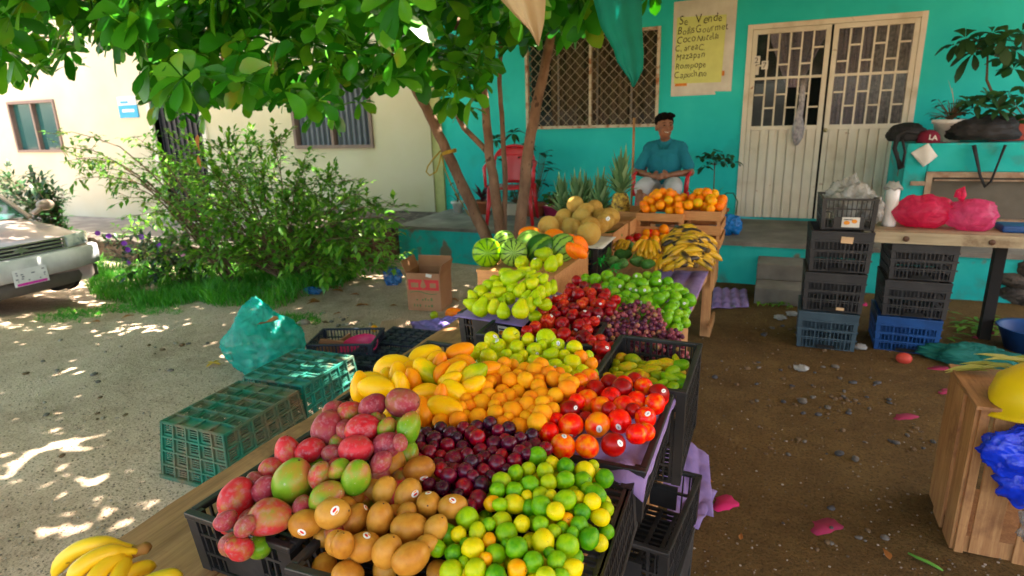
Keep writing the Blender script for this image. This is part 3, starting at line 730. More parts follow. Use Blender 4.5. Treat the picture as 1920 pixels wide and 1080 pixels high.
# ---- potted plants
def pot(name, label, c, r0, r1, h, m, group=None, rim=True):
    o = thing(name, label, 'potted plant', tuple(c), group=group)
    pr = [(0, 0), (r0, 0), (r0 + (r1 - r0) * .8, h * .82)] + ([(r1 + .01, h * .82), (r1 + .012, h)] if rim else [(r1, h)]) + [(r1 - .012, h), (r1 - .015, h * .86), (0, h * .86)]
    MB().lathe(pr, 20, Matrix.Translation(c)).build('pot', m, o, True)
    return o
terra = flat('terracotta', (.42, .13, .06), .8, bump=.2); whitep = flat('white plastic', (.62, .62, .60), .5, coords='Object'); pinkp = flat('pink plastic', (.50, .04, .14), .5)
def leaves_on(o, c, n, L, W, m, kind='ov', h=(.05, .3), spread=.15, up=.6, droop=.4, name='foliage', stems=True):
    lf = MB(); sm = MB(); c = Vector(c)
    for i in range(n):
        a = rnd(0, 6.28); hh = rnd(*h); e = c + Vector((math.cos(a) * spread * rnd(.2, 1), math.sin(a) * spread * rnd(.2, 1), hh))
        if stems: sm.tube([c + (e - c) * t + Vector((0, 0, .02 * math.sin(3 * t))) for t in (0, .5, 1)], [.005, .004, .003], 4, cap=False)
        leaf(lf, e, (math.cos(a), math.sin(a), rnd(-.2, up)), L * rnd(.7, 1.2), W * rnd(.8, 1.2), kind, .15, droop)
    lf.build(name, m, o, True)
    if stems: sm.build('stem', M['twig'], o, True)
z0 = .44; Yp = 7.55
c = ony(859, 396, Yp); c.z = z0
o = pot('potted_plant', 'small white pot with a drooping seedling at the left end of the porch', c, .06, .085, .16, whitep); leaves_on(o, c + Vector((0, 0, .14)), 9, .10, .05, M['darkleaf'], h=(.08, .35), spread=.16)
c = ony(905, 398, Yp); c.z = z0
o = pot('potted_plant', 'terracotta pot with spiky purple leaves beside the leaning trunk', c, .09, .125, .18, terra)
lf = MB()
for i in range(26):
    a = rnd(0, 6.28); leaf(lf, c + Vector((0, 0, .15 + rnd(0, .1))), (math.cos(a) * rnd(.2, 1), math.sin(a) * rnd(.2, 1), rnd(.4, 1.4)), rnd(.2, .34), .035, 'blade', .3, .25)
lf.build('foliage', leafmat('purple leaf', [(.1, (.06, .012, .03)), (.6, (.15, .03, .07)), (1, (.10, .09, .03))], .4, .2), o, True)
leaves_on(o, c + Vector((.12, .05, .1)), 16, .09, .05, M['darkleaf'], h=(.05, .3), spread=.15)
o = thing('potted_plant', 'long cream planter trough with low green plants behind the red chair', 'potted plant', tuple(Vector((ony(970, 400, Yp).x, Yp, z0))))
cc = Vector((ony(968, 400, Yp).x, Yp, z0)); MB().prism([(-.22, -.08), (.22, -.08), (.22, .08), (-.22, .08)], 0, .16, lambda x, y, z: (cc.x + x * (1 + z), cc.y + y * (1 + z), cc.z + z)).build('pot', flat('cream plastic', (.50, .44, .36), .7), o, bevel=.01)
leaves_on(o, cc + Vector((0, 0, .15)), 30, .10, .05, M['darkleaf'], h=(.02, .25), spread=.24)
c = Vector((ony(999, 400, Yp).x + .04, Yp - .02, z0)); o = pot('potted_plant', 'terracotta bowl pot partly hidden behind the thick trunk', c, .11, .15, .17, terra); leaves_on(o, c + Vector((0, 0, .15)), 26, .15, .09, M['darkleaf'], h=(.2, .75), spread=.28)
c = ony(1035, 402, Yp); c.z = z0
o = pot('potted_plant', 'pink pot with a bushy bright green plant on the porch', c, .095, .12, .15, pinkp); leaves_on(o, c + Vector((0, 0, .14)), 70, .075, .055, M['shrubleaf'], h=(.02, .17), spread=.13)
# tall palm-like plant behind the red chair
c = Vector((ony(968, 395, Yp).x, Yp + .1, z0)); o = pot('potted_plant', 'tall stemmed plant with leafy tops behind the red plastic chair', c, .08, .10, .15, terra)
sm = MB(); lf = MB()
for px, py in ((930, 262), (962, 250), (985, 275), (990, 300), (970, 290)):
    e = ony(px, py, Yp); sm.tube([c + Vector((0, 0, .1)), c.lerp(e, .5) + Vector((.02, 0, .05)), e], [.008, .006, .004], 5); rosette(lf, e, (0, -.3, 1), 8, .15, .06, 'ov', .8, .6)
    rosette(lf, e - Vector((0, 0, .25)), (0, -.3, 1), 5, .17, .08, 'ov', .8, .7)
lf.build('foliage', M['darkleaf'], o, True); sm.build('stem', M['twig'], o, True)
# plants right of the man
c = ony(1345, 398, 7.5); c.z = z0
o = pot('potted_plant', 'terracotta pot with a bare stemmed plant topped by round leaves beside the seated man', c, .09, .12, .17, terra)
e = ony(1340, 310, 7.5); sm = MB(); lf = MB(); sm.tube([c + Vector((0, 0, .12)), ony(1338, 360, 7.5), e], [.009, .008, .006], 6)
for px, py in ((1318, 298), (1330, 290), (1345, 286), (1360, 297), (1375, 305), (1325, 312), (1350, 302), (1338, 296)):
    q_ = ony(px, py, 7.45 + rnd(-.1, .1)); sm.tube([e, e.lerp(q_, .6) + Vector((0, 0, .03)), q_], [.004, .003, .002], 4); rosette(lf, q_, (rnd(-.3, .3), -.4, 1), 6, .10, .055, 'obov', .7, .7)
lf.build('foliage', M['darkleaf'], o, True); sm.build('stem', M['twig'], o, True)
c = Vector((ony(1318, 398, 7.3).x, 7.3, z0)); o = pot('potted_plant', 'spiky aloe like plant in a low pot just right of the red chair', c, .08, .11, .13, terra); lf = MB()
for i in range(20):
    a = rnd(0, 6.28); leaf(lf, c + Vector((0, 0, .1)), (math.cos(a) * .45, math.sin(a) * .45, 1), rnd(.3, .55), .04, 'blade', .5, .35)
lf.build('foliage', M['shrubleaf'], o, True)
cv = MB(); cv.tube([ony(1352, 372, 7.4), ony(1362, 362, 7.4), ony(1375, 362, 7.4), ony(1383, 378, 7.4), ony(1380, 402, 7.4)], .008, 5); tag(cv.build('hose', flat('green hose', (.03, .10, .04), .5), None, True), 'thin green hose arching against the wall left of the door', 'hose')
# plants on the counter
z1c = cz
c = Vector((ony(1776, 262, 7.25).x, 7.25, z1c)); o = pot('potted_plant', 'white pot with a small leafy plant on the turquoise counter', c, .10, .14, .21, whitep)
leaves_on(o, c + Vector((0, 0, .2)), 60, .06, .045, M['darkleaf'], h=(.02, .2), spread=.18)
sm = MB(); sm.tube([c + Vector((.02, 0, .2)), ony(1788, 190, 7.25), ony(1785, 165, 7.25)], [.005, .004, .002], 4); sm.tube([ony(1787, 180, 7.25), ony(1778, 150, 7.25)], [.003, .001], 4); sm.build('bare_twig', flat('pale twig', (.4, .35, .25)), o)
c = Vector((ony(1905, 265, 7.35).x, 7.35, z1c)); o = thing('potted_plant', 'red planter box with a tall big leaved plant at the right end of the counter', 'potted plant', tuple(c))
MB().prism([(-.22, -.12), (.25, -.12), (.25, .12), (-.22, .12)], 0, .2, lambda x, y, z: (c.x + x * (1 + z * 1.2), c.y + y * (1 + z), c.z + z)).build('pot', flat('red plastic', (.40, .06, .04), .5), o, bevel=.01)
sm = MB(); lf = MB()
st1 = [c + Vector((-.12, 0, .18)), ony(1850, 150, 7.35), ony(1852, 100, 7.35)]
sm.tube(st1, [.014, .011, .008], 6)
for px, py in ((1790, 85), (1810, 72), (1835, 75), (1850, 95), (1870, 80), (1890, 65), (1905, 95), (1915, 60), (1880, 115), (1900, 130), (1825, 100), (1860, 62)):
    q_ = ony(px, py, 7.3 + rnd(-.15, .1)); sm.tube([st1[-1], st1[-1].lerp(q_, .6) + Vector((0, 0, .04)), q_], [.006, .004, .003], 4, cap=False); rosette(lf, q_, (rnd(-.4, .4), -.6, .8), 6, .155, .085, 'obov', .8, .8)
for px, py in ((1830, 195), (1850, 180), (1870, 205), (1890, 175), (1905, 200), (1880, 225), (1845, 225), (1815, 190), (1900, 230), (1915, 180), (1860, 190)):
    q_ = ony(px, py, 7.2 + rnd(-.15, .1)); sm.tube([c + Vector((.05, 0, .18)), q_], [.005, .003], 4, cap=False); rosette(lf, q_, (rnd(-.4, .4), -.5, .8), 7, .14, .06, 'ov', .8, .6)
lf.build('foliage', M['darkleaf'], o, True); sm.build('stem', M['twig'], o, True)

# ---- tarps hung over the stall
M['canvas'] = None
def cloth(name, label, outline, y, m, sheet):
    """outline: (left px list, right px list) rows top->bottom of the hanging flap"""
    o = thing(name, label, 'tarp', tuple(ony(*outline[-1][0], y)))
    rows = []
    for (l_, r_) in outline:
        A = ony(*l_, y); B_ = ony(*r_, y); rows.append((A, B_))
    def fn(u, v):
        t = v * (len(rows) - 1); i = min(len(rows) - 2, int(t)); f_ = t - i
        A = rows[i][0].lerp(rows[i + 1][0], f_); B_ = rows[i][1].lerp(rows[i + 1][1], f_); p = A.lerp(B_, u)
        p.y += .02 * math.sin(u * 7 + v * 2) * min(1, 1.3 - v) + .006 * math.sin(u * 19); return p
    MB().grid(fn, 30, 40).build('flap', m, o, True)
    (ax, ay, zz), (bx, by) = sheet
    def fs(u, v):
        x = ax + u * (bx - ax); yy = ay + v * (by - ay); return (x, yy, zz + .10 * math.sin(u * 3.1) * math.sin(v * 3.1) + .02 * math.sin(u * 17 + v * 5))
    MB().grid(fs, 30, 30).build('unseen_canopy_sheet', M['canvas'], o, True)
    return o
def clothmat(name, a, b_, tr):
    m, n, l, b = nmat(name); tc = n.new('ShaderNodeTexCoord'); nz = noise_(n, l, tc.outputs['Object'], 3, 6)
    col = ramp(n, l, nz, [(.35, a), (.65, b_)]); l.new(col, b.inputs['Base Color']); b.inputs['Roughness'].default_value = .9
    wv = n.new('ShaderNodeTexWave'); wv.inputs['Scale'].default_value = 90; l.new(tc.outputs['Object'], wv.inputs['Vector']); bump_(n, l, b, wv.outputs[1], .15, .002)
    t = n.new('ShaderNodeBsdfTranslucent'); l.new(col, t.inputs[0]); mx = n.new('ShaderNodeMixShader'); mx.inputs[0].default_value = tr
    l.new(b.outputs[0], mx.inputs[1]); l.new(t.outputs[0], mx.inputs[2]); l.new(mx.outputs[0], n['Material Output'].inputs[0]); return m
M['canvas'] = clothmat('undyed canvas', (.46, .36, .25), (.56, .46, .33), .12)  # neutral cloth on the unseen sheets keeps the light below from turning green
y = 2.7; zt = ony(980, -70, y).z
cloth('canvas_tarp', 'off white canvas tarp with a pointed corner hanging over the stall', [((905, -70), (1022, -70)), ((938, 0), (1020, 0)), ((965, 30), (1018, 40)), ((990, 55), (1013, 68)), ((1007, 82), (1010, 87))], y, clothmat('canvas', (.46, .36, .24), (.56, .46, .32), .3), ((-1.15, y, zt), (-.1, .2)))
y = 3.5; zt = ony(1160, -70, y).z
shc = cloth('shade_cloth', 'dark teal shade cloth with a ragged corner hanging before the mesh window', [((1100, -70), (1200, -70)), ((1112, 0), (1202, 0)), ((1125, 50), (1203, 55)), ((1150, 95), (1206, 100)), ((1155, 115), (1205, 130)), ((1180, 150), (1196, 150)), ((1184, 163), (1189, 163))], y, clothmat('teal shade cloth', (.0, .17, .14), (.0, .24, .19), .25), ((-.75, y, zt), (4.2, -1.2)))
MB().grid(lambda u, v: (-.75 + 4.95 * u, 3.42 + 3.1 * v, zt - .03 + (3.31 - zt) * v - .06 * math.sin(v * 3.14) * 0 + .03 * math.sin(u * 14)), 30, 16).build('unseen_canopy_sheet', M['canvas'], shc, True)  # sheet added out of view to keep the right ground fully shaded
# ================================================================== TABLES, CRATES, OBJECTS
random.seed(31)
M['plank'] = woodmat('table wood', (.20, .085, .03), (.52, .27, .12), 1, .6, .6, (.16, .07, .03))
M['slat'] = woodmat('crate pine', (.40, .16, .045), (.66, .33, .12), 0, .7, 1.2)
M['slatv'] = woodmat('crate pine upright', (.30, .13, .045), (.58, .31, .12), 2, .7, 1.0, (.18, .07, .03))
M['oldplank'] = woodmat('weathered plank', (.22, .17, .10), (.46, .38, .25), 0, .8, .5, (.16, .10, .05))
M['black'] = mat('black crate plastic', [(.3, (.010, .010, .011)), (.6, (.022, .022, .024)), (.8, (.045, .043, .042))], scale=9, detail=6, rough=.42, rvar=.3, bump=.1)
M['dusty'] = mat('dusty black plastic', [(.3, (.014, .014, .016)), (.6, (.03, .029, .03)), (.85, (.07, .055, .042))], scale=6, detail=8, rough=.6, rvar=.2)
M['navy'] = mat('navy crate plastic', [(.3, (.008, .012, .03)), (.6, (.018, .026, .05)), (.85, (.07, .07, .08))], scale=6, detail=8, rough=.5)
M['steel'] = mat('slate blue crate plastic', [(.3, (.02, .045, .065)), (.7, (.05, .09, .12))], scale=6, detail=7, rough=.5)
M['blue'] = mat('blue crate plastic', [(.3, (.0, .035, .15)), (.7, (.004, .075, .28))], scale=6, detail=7, rough=.5)
M['green'] = mat('dusty green plastic', [(.3, (.16, .11, .06)), (.47, (.07, .12, .07)), (.6, (.008, .13, .08)), (.85, (.01, .22, .14))], scale=7, detail=8, rough=.55, rvar=.2, bump=.2)
M['aqua'] = mat('dusty aqua plastic', [(.3, (.18, .13, .08)), (.44, (.03, .15, .11)), (.7, (.005, .22, .17))], scale=8, detail=8, rough=.55, bump=.2)
M['purple'] = mat('purple pulp', [(.3, (.17, .11, .30)), (.7, (.30, .21, .46))], scale=7, detail=6, rough=.95, bump=.4, bscale=40)
M['card'] = mat('cardboard', [(.3, (.30, .13, .06)), (.7, (.40, .20, .10))], scale=4, detail=5, rough=.9)
M['pinkpl'] = flat('magenta plastic', (.62, .01, .12), .35)

# --- stall table: planks, legs
tb = thing('market_table', 'long low table of worn brown planks carrying the fruit crates', 'table', (-.85, 2.8, 0))
xe = [-1.385, -1.06, -.70, -.325]
for i in range(3):
    def edge(y, k): return .012 * noise.noise((y * 2.2, k * 5, 0))
    mb = MB(); N = 50; a = xe[i]; b_ = xe[i + 1] - .004
    y0, y1 = .30, 5.35
    mb.grid(lambda u, v: (a + u * (b_ - a) + (edge(v * 9, 1) * 1.6 if i == 0 and u == 0 else 0) + (edge(v * 9, 2) * 1.6 if i == 2 and u == 1 else 0), y0 + v * (y1 - y0), .75 - .0015 * i), 1, N)
    n0 = len(mb.v); mb.v += [v - Vector((0, 0, .035)) for v in mb.v[:n0]]
    W = 2; rim = [j * W for j in range(N + 1)] + [j * W + 1 for j in range(N, -1, -1)]
    mb.f += [tuple(x + n0 for x in reversed(f)) for f in mb.f[:N]]
    for p_, q_ in zip(rim, rim[1:] + rim[:1]): mb.f.append((p_, q_, q_ + n0, p_ + n0))
    mb.build('plank', M['plank'], tb)
for (x, y) in ((-1.30, .55), (-.40, .95), (-1.3, 2.9), (-.40, 2.9), (-1.3, 5.1), (-.40, 4.75), (-.40, 2.25)):
    MB().box(x - .035, x + .035, y - .03, y + .03, 0, .712).build('leg', M['slatv'], tb, bevel=.003)
    if y > 2.2 and x > -1:
        MB().box(x + .036, x + .056, y - .2, y + .2, .42, .70).build('side_board', M['slatv'], tb)
        MB().box(x + .037, x + .055, y - .2, y + .2, .06, .14).build('foot_board', M['slatv'], tb)

def lattice_wall(mb, P, u0, u1, h, zs, pitch, tv=.005, th=.004, thick=.010, solid=None):
    """P(u, n, z) -> point; bars along u and z"""
    def bx(a, b_, c, d, n0, n1):
        vs = [P(u, n, z) for z in (c, d) for n in (n0, n1) for u in (a, b_)]
        mb.add(vs, [(0, 2, 3, 1), (4, 5, 7, 6), (0, 1, 5, 4), (2, 6, 7, 3), (0, 4, 6, 2), (1, 3, 7, 5)])
    for z in zs: bx(u0, u1, z - th, z + th, 0, thick)
    n = max(2, int(round((u1 - u0) / pitch)))
    for i in range(n + 1):
        u = u0 + (u1 - u0) * i / n; big = tv * (1.9 if i % 4 == 0 else 1)
        if solid and solid[0] < u < solid[1]: continue
        bx(u - big / 2, u + big / 2, zs[0], zs[-1], .0015, thick - .0015)
    if solid: bx(solid[0], solid[1], solid[2], solid[3], -.001, thick - .002)
def plastic_crate(name, label, loc, w, d, h, m, rz=0, pitch=.022, rows=3, flip=False, taper=.05, group=None, solidf=True, cat='crate', band=None, rot=None, rimw=.014, solid_rows=0):
    o = thing(name, label, cat, loc, rz, group)
    if rot: o.rotation_euler = rot
    def Z(z): return h - z if flip else z
    def sc(z): return 1 + taper * (z / h - .5)
    zs = [.006] + [h * (i / rows) for i in range(1, rows)] + [h - .006]
    for k in range(4):
        L, Dp = (w, d) if k % 2 == 0 else (d, w)
        def P(u, n, z, k=k, L=L, Dp=Dp):
            a, b_ = u, -Dp / 2 + n
            x, y = [(a, b_), (-b_, a), (-a, -b_), (b_, -a)][k]
            return Vector((x * sc(z), y * sc(z), Z(z)))
        mb = MB(); lattice_wall(mb, P, -L / 2 + .012, L / 2 - .012, h, zs, pitch, solid=(-L * .2, L * .2, h * .12, h * .62) if solidf and k in (0, 2) else None)
        if band: 
            vs = [P(u, n, z) for z in (h * band, h - .004) for n in (-.0012, .008) for u in (-L / 2 + .01, L / 2 - .01)]
            mb.add(vs, [(0, 2, 3, 1), (4, 5, 7, 6), (0, 1, 5, 4), (2, 6, 7, 3), (0, 4, 6, 2), (1, 3, 7, 5)])
        mb.build('side_wall', m, o, local=True)
    for sx in (-1, 1):
        for sy in (-1, 1):
            mb = MB()
            for (a0, a1, z0_, z1_) in ((.0, .0, 0, h),):
                vs = []
                for z in (0, h):
                    cx, cy_ = sx * (w / 2 - .012) * sc(z), sy * (d / 2 - .012) * sc(z)
                    vs += [Vector((cx + i * .014, cy_ + j * .014, Z(z))) for i, j in ((-1, -1), (1, -1), (1, 1), (-1, 1))]
                mb.add(vs, [(3, 2, 1, 0), (4, 5, 6, 7), (0, 1, 5, 4), (1, 2, 6, 5), (2, 3, 7, 6), (3, 0, 4, 7)])
            mb.build('corner_post', m, o, local=True)
    W, D_ = w * sc(h) / 2, d * sc(h) / 2; mb = MB(); r_ = rimw
    za, zb_ = sorted((Z(h - .012), Z(h + .003)))
    mb.box(-W - .004, W + .004, -D_ - .004, -D_ + r_, za, zb_).box(-W - .004, W + .004, D_ - r_, D_ + .004, za, zb_).box(-W - .004, -W + r_, -D_ + r_, D_ - r_, za, zb_).box(W - r_, W + .004, -D_ + r_, D_ - r_, za, zb_)
    mb.build('rim', m, o, local=True, bevel=.003)
    mb = MB(); W, D_ = w * sc(0) / 2 - .012, d * sc(0) / 2 - .012; za, zb_ = sorted((Z(.004), Z(.012)))
    n = max(3, int(2 * D_ / .026))
    for i in range(n + 1):
        y = -D_ + 2 * D_ * i / n; mb.box(-W, W, y - .005, y + .005, za, zb_)
    for i in range(5):
        x = -W + 2 * W * i / 4; mb.box(x - .007, x + .007, -D_, D_, za - .0015, zb_ + .002)
    mb.build('base', m, o, local=True)
    return o
def at_local(o, mb, name, m, smooth=False): return mb.build(name, m, o, smooth, local=True)
def pocket_side(P, L, h, nc, nr, horiz, skip=()):
    mb = MB()
    def bx(a, b_, c, d, n0, n1):
        vs = [P(u, n, z) for z in (c, d) for n in (n0, n1) for u in (a, b_)]
        mb.add(vs, [(0, 2, 3, 1), (4, 5, 7, 6), (0, 1, 5, 4), (2, 6, 7, 3), (0, 4, 6, 2), (1, 3, 7, 5)])
    cw2, ch2 = L / nc, h / nr
    for i in range(nc + 1): bx(-L / 2 + i * cw2 - .004, -L / 2 + i * cw2 + .004, 0, h, -.004, .012)
    for j in range(nr + 1): bx(-L / 2, L / 2, max(0, j * ch2 - .004), min(h, j * ch2 + .004), -.0035, .0115)
    for i in range(nc):
        for j in range(nr):
            x0, x1, z0, z1 = -L / 2 + i * cw2 + .004, -L / 2 + (i + 1) * cw2 - .004, j * ch2 + .004, (j + 1) * ch2 - .004
            if (i, j) in skip or (j == nr - 1 and not horiz): bx(x0, x1, z0, z1, .008, .0108); continue
            m_ = .2
            a0, a1, b0, b1 = x0 + (x1 - x0) * m_, x1 - (x1 - x0) * m_, z0 + (z1 - z0) * .16, z1 - (z1 - z0) * .16
            bx(x0, a0, z0, z1, .008, .0108); bx(a1, x1, z0, z1, .008, .0108); bx(a0, a1, z0, b0, .008, .0108); bx(a0, a1, b1, z1, .008, .0108)
            k = 4
            for q in range(1, k):
                if horiz: zz = b0 + (b1 - b0) * q / k; bx(a0, a1, zz - .003, zz + .003, .0083, .0106)
                else: xx = a0 + (a1 - a0) * q / k; bx(xx - .003, xx + .003, b0, b1, .0083, .0106)
    return mb
def pocket_crate(name, label, loc, w, d, h, m, rz=0, taper=.12):
    """ribbed crate standing upside down: narrow closed bottom on top"""
    o = thing(name, label, 'crate', loc, rz)
    def sc(z): return 1 - taper * (z / h - .5)
    for k in range(4):
        L, Dp = (w, d) if k % 2 == 0 else (d, w)
        def P(u, n, z, k=k, L=L, Dp=Dp):
            a, b_ = u, -Dp / 2 + n; x, y = [(a, b_), (-b_, a), (-a, -b_), (b_, -a)][k]
            return Vector((x * sc(z), y * sc(z), z))
        pocket_side(P, L, h, 5 if k % 2 == 0 else 6, 4, True).build('side_wall', m, o, local=True)
    W, D_ = w * sc(h), d * sc(h)
    def PT(u, n, z): return Vector((u, z - D_ / 2, h - n))
    pocket_side(PT, W, D_, 4, 6, False, {(0, 0), (1, 0), (2, 0), (3, 0)}).build('ribbed_bottom', m, o, local=True)
    W, D_ = w * sc(0) / 2, d * sc(0) / 2
    mb = MB().box(-W - .008, W + .008, -D_ - .008, -D_ + .004, 0, .02).box(-W - .008, W + .008, D_ - .004, D_ + .008, 0, .02).box(-W - .008, -W + .004, -D_ + .004, D_ - .004, 0, .02).box(W - .004, W + .008, -D_ + .004, D_ - .004, 0, .02)
    mb.build('rim', m, o, local=True); return o
def label_card(o, x, y, z, w, h, face='-y', kind='fruit'):
    q = MB().box(x - w / 2, x + w / 2, y - .002, y, z - h / 2, z + h / 2).build('label_card', M['paper'], o, local=True)
    if kind == 'fruit':
        oc = flat('orange print', (.75, .28, .02)); bl = flat('red print', (.6, .05, .03))
        at_local(q, MB().prism([(x - w * .22 + w * .18 * math.cos(a), z - h * .05 + h * .2 * math.sin(a)) for a in [i * .52 for i in range(12)]], y - .004, y - .0022, lambda a, b_, c: (a, c, b_)), 'printed_fruit', oc)
        at_local(q, MB().prism([(x + w * .2 + w * .16 * math.cos(a), z + h * .1 + h * .2 * math.sin(a)) for a in [i * .52 for i in range(12)]], y - .004, y - .0022, lambda a, b_, c: (a, c, b_)), 'printed_fruit', oc)
        at_local(q, MB().box(x - w * .4, x + w * .1, y - .004, y - .0022, z + h * .22, z + h * .3), 'printed_line', M['ink'])
    return q
# crates carrying fruit (heights .15)
a_ = math.atan2(-.02, .28)
mc = plastic_crate('plastic_crate', 'black lattice crate at the left front corner filled with red mangoes', (-.955, 1.02, .752), .285, .52, .148, M['black'], rz=-.03, pitch=.02)
kc = plastic_crate('plastic_crate', 'black lattice crate in the middle of the front row filled with brown sapodillas', (-.655, .955, .752), .285, .46, .14, M['black'], rz=.05, pitch=.02)
gc = plastic_crate('plastic_crate', 'black overturned crate under the green guavas at the right front corner', (-.365, .96, .752), .27, .56, .125, M['black'], rz=.03, flip=True, pitch=.018, solidf=False)
pc_ = plastic_crate('plastic_crate', 'black overturned crate under the dark plums', (-.66, 1.40, .752), .32, .36, .135, M['black'], flip=True, solidf=False)
nc = plastic_crate('plastic_crate', 'black lattice crate under the red nectarines on purple paper', (-.375, 1.475, .752), .30, .42, .145, M['black'], rz=.0, pitch=.018, solidf=False)
ac = plastic_crate('plastic_crate', 'black overturned crate under the apricots', (-.715, 1.78, .752), .33, .36, .13, M['black'], flip=True, solidf=False)
yc_ = plastic_crate('plastic_crate', 'black crate under the yellow mangoes at the left table edge', (-1.05, 1.65, .752), .30, .56, .11, M['black'], solidf=False)
vc = plastic_crate('plastic_crate', 'black crate filled with yellow green apples in the middle of the table', (-.78, 2.10, .752), .44, .26, .155, M['black'], rz=.03, solidf=False)
sc_ = plastic_crate('plastic_crate', 'deep black crate with small green mangoes overhanging the right table edge', (-.335, 1.925, .58), .29, .42, .32, M['black'], rz=0, pitch=.02, rows=5, taper=.03, solidf=False)
pr_ = plastic_crate('plastic_crate', 'black crate with a picture label under the heap of green pears', (-1.02, 2.36, .752), .29, .40, .155, M['black'], rz=-.12, pitch=.02)
label_card(pr_, .085, -.207, .10, .075, .055)
at_local(pr_, MB().box(-.08, .08, -.202, -.198, .02, .14), 'front_plate', M['black'])
# lower crates at the right side of the table
plastic_crate('plastic_crate', 'empty black open crate hanging low beside the right table edge', (-.30, 1.78, .28), .25, .44, .18, M['black'], rz=-.1, rows=2)
plastic_crate('plastic_crate', 'black crate on the ground under the low open crate', (-.30, 1.74, .0), .25, .42, .27, M['dusty'], rz=-.06, rows=3, pitch=.03, band=.5)

def tray(name, label, corners, m, bumps=True, cat='packing tray', nu=36, nv=36, amp=.014, fr=9, group=None, zfn=None, thick=.003):
    c = [Vector(q) for q in corners]; mb = MB()
    def fn(u, v):
        p = c[0].lerp(c[1], u).lerp(c[3].lerp(c[2], u), v)
        z = amp * (abs(math.sin(u * fr)) * abs(math.sin(v * fr))) if bumps else 0
        p.z += z + .008 * noise.noise((u * 3, v * 3, len(label)))
        if zfn: p.z += zfn(u, v)
        return p
    mb.grid(fn, nu, nv); return tag(mb.build(name, m, None, True, solid=thick), label, cat, group)
# purple paper trays
tray('paper_tray', 'purple paper sheet lining the nectarine crate with its edge draped over the rim', [(-.60, 1.25, .895), (-.215, 1.22, .895), (-.215, 1.72, .90), (-.60, 1.70, .90)], M['purple'], False, zfn=lambda u, v: -.03 * max(0, u - .88) * 8 + .02 * noise.noise((u * 6, v * 6, 0)) - .03 * max(0, .1 - v) * 8)
tray('paper_tray', 'purple paper sheet showing between the apricots and the yellow apples', [(-.74, 1.90, .895), (-.55, 1.62, .90), (-.50, 1.75, .89), (-.66, 2.0, .895)], M['purple'], False, nu=12, nv=12)
tray('paper_tray', 'purple pulp tray under the green pears', [(-1.19, 2.13, .905), (-.86, 2.10, .905), (-.86, 2.58, .905), (-1.17, 2.6, .905)], M['purple'])
tray('paper_tray', 'purple pulp sheet under the bright green apples', [(-.62, 2.35, .757), (-.315, 2.32, .765), (-.315, 3.75, .765), (-.62, 3.75, .757)], M['purple'])
tray('paper_tray', 'lavender pulp tray lying on the ground beside the porch foot', [onz(1334, 578, .01), onz(1404, 576, .01), onz(1400, 545, .01) , onz(1338, 541, .01)], M['purple'], fr=12, amp=.03)
tray('paper_tray', 'purple pulp tray lying on the ground left of the table', [onz(800, 640, .03), onz(900, 600, .02), onz(868, 592, .02), onz(763, 606, .02)], flat('violet pulp', (.24, .17, .52), .9), fr=16, amp=.025)
tray('paper_tray', 'purple pulp tray leaning on the ground behind the low crates right of the table', [(-.36, 2.45, .0), (-.12, 2.42, .0), (-.18, 2.75, .10), (-.42, 2.8, .22)], M['purple'], fr=12)
tray('paper_tray', 'crumpled purple pulp tray flat on the brown soil right of the table', [(-.30, 2.30, .01), (-.17, 2.30, .01), (-.12, 2.60, .012), (-.34, 2.60, .012)], M['purple'], fr=9, amp=.02)
MBn = tray('foam_netting', 'pile of peach coloured foam fruit netting behind the flat black crates', [onz(700, 640, .02), onz(775, 622, .02), onz(765, 600, .06), onz(715, 605, .05)], flat('peach foam', (.55, .36, .26), .9), fr=40, amp=.03, cat='packing net')

# ---- wooden crates
def wood_crate(label, loc, w, d, h, rz=0, rows=3, gap=.014, m=None, group=None, lid=False):
    o = thing('wooden_crate', label, 'crate', loc, rz, group); m = m or M['slat']; t = .008
    sh = (h - gap * (rows - 1)) / rows
    for sy in (-1, 1):
        for r_ in range(rows):
            z = r_ * (sh + gap); at_local(o, MB().box(-w / 2, w / 2, min(sy * d / 2, sy * (d / 2 + t)), max(sy * d / 2, sy * (d / 2 + t)), z, z + sh), 'slat', m)
    for sx in (-1, 1):
        for r_ in range(rows):
            z = r_ * (sh + gap); at_local(o, MB().box(min(sx * w / 2, sx * (w / 2 - t)), max(sx * w / 2, sx * (w / 2 - t)), -d / 2 + .001, d / 2 - .001, z + .001, z + sh - .001), 'end_board', m)
    for sx in (-1, 1):
        for sy in (-1, 1):
            at_local(o, MB().box(sx * (w / 2 - .02) - .011, sx * (w / 2 - .02) + .011, sy * (d / 2 - .015) - .011, sy * (d / 2 - .015) + .011, 0, h - .002), 'corner_block', m)
    at_local(o, MB().box(-w / 2 + .01, w / 2 - .01, -d / 2 + .001, d / 2 - .001, .003, .012), 'base', m)
    if lid: at_local(o, MB().box(-w / 2 - .004, w / 2 + .004, -d / 2 - .012, d / 2 + .012, h, h + .012), 'lid', m)
    return o
wood_crate('pale pine box carrying the watermelons', (-1.175, 3.06, .752), .43, .56, .175, -.02, rows=1, lid=True)
wood_crate('pine crate under the front cantaloupes', (-1.12, 3.98, .752), .42, .42, .22, 0, 2)
wood_crate('pine crate under the rear cantaloupes', (-1.12, 4.46, .752), .44, .46, .22, 0, 2)
wood_crate('pine crate under the pineapples at the back of the table', (-1.15, 4.98, .752), .50, .50, .19, 0, 2)
wood_crate('pine crate heaped with oranges, left of the two', (-.735, 4.66, .752), .34, .45, .255, 0, 3, .04)
wood_crate('pine crate heaped with oranges, right of the two at the table end', (-.455, 4.72, .752), .29, .44, .27, 0, 3, .035)
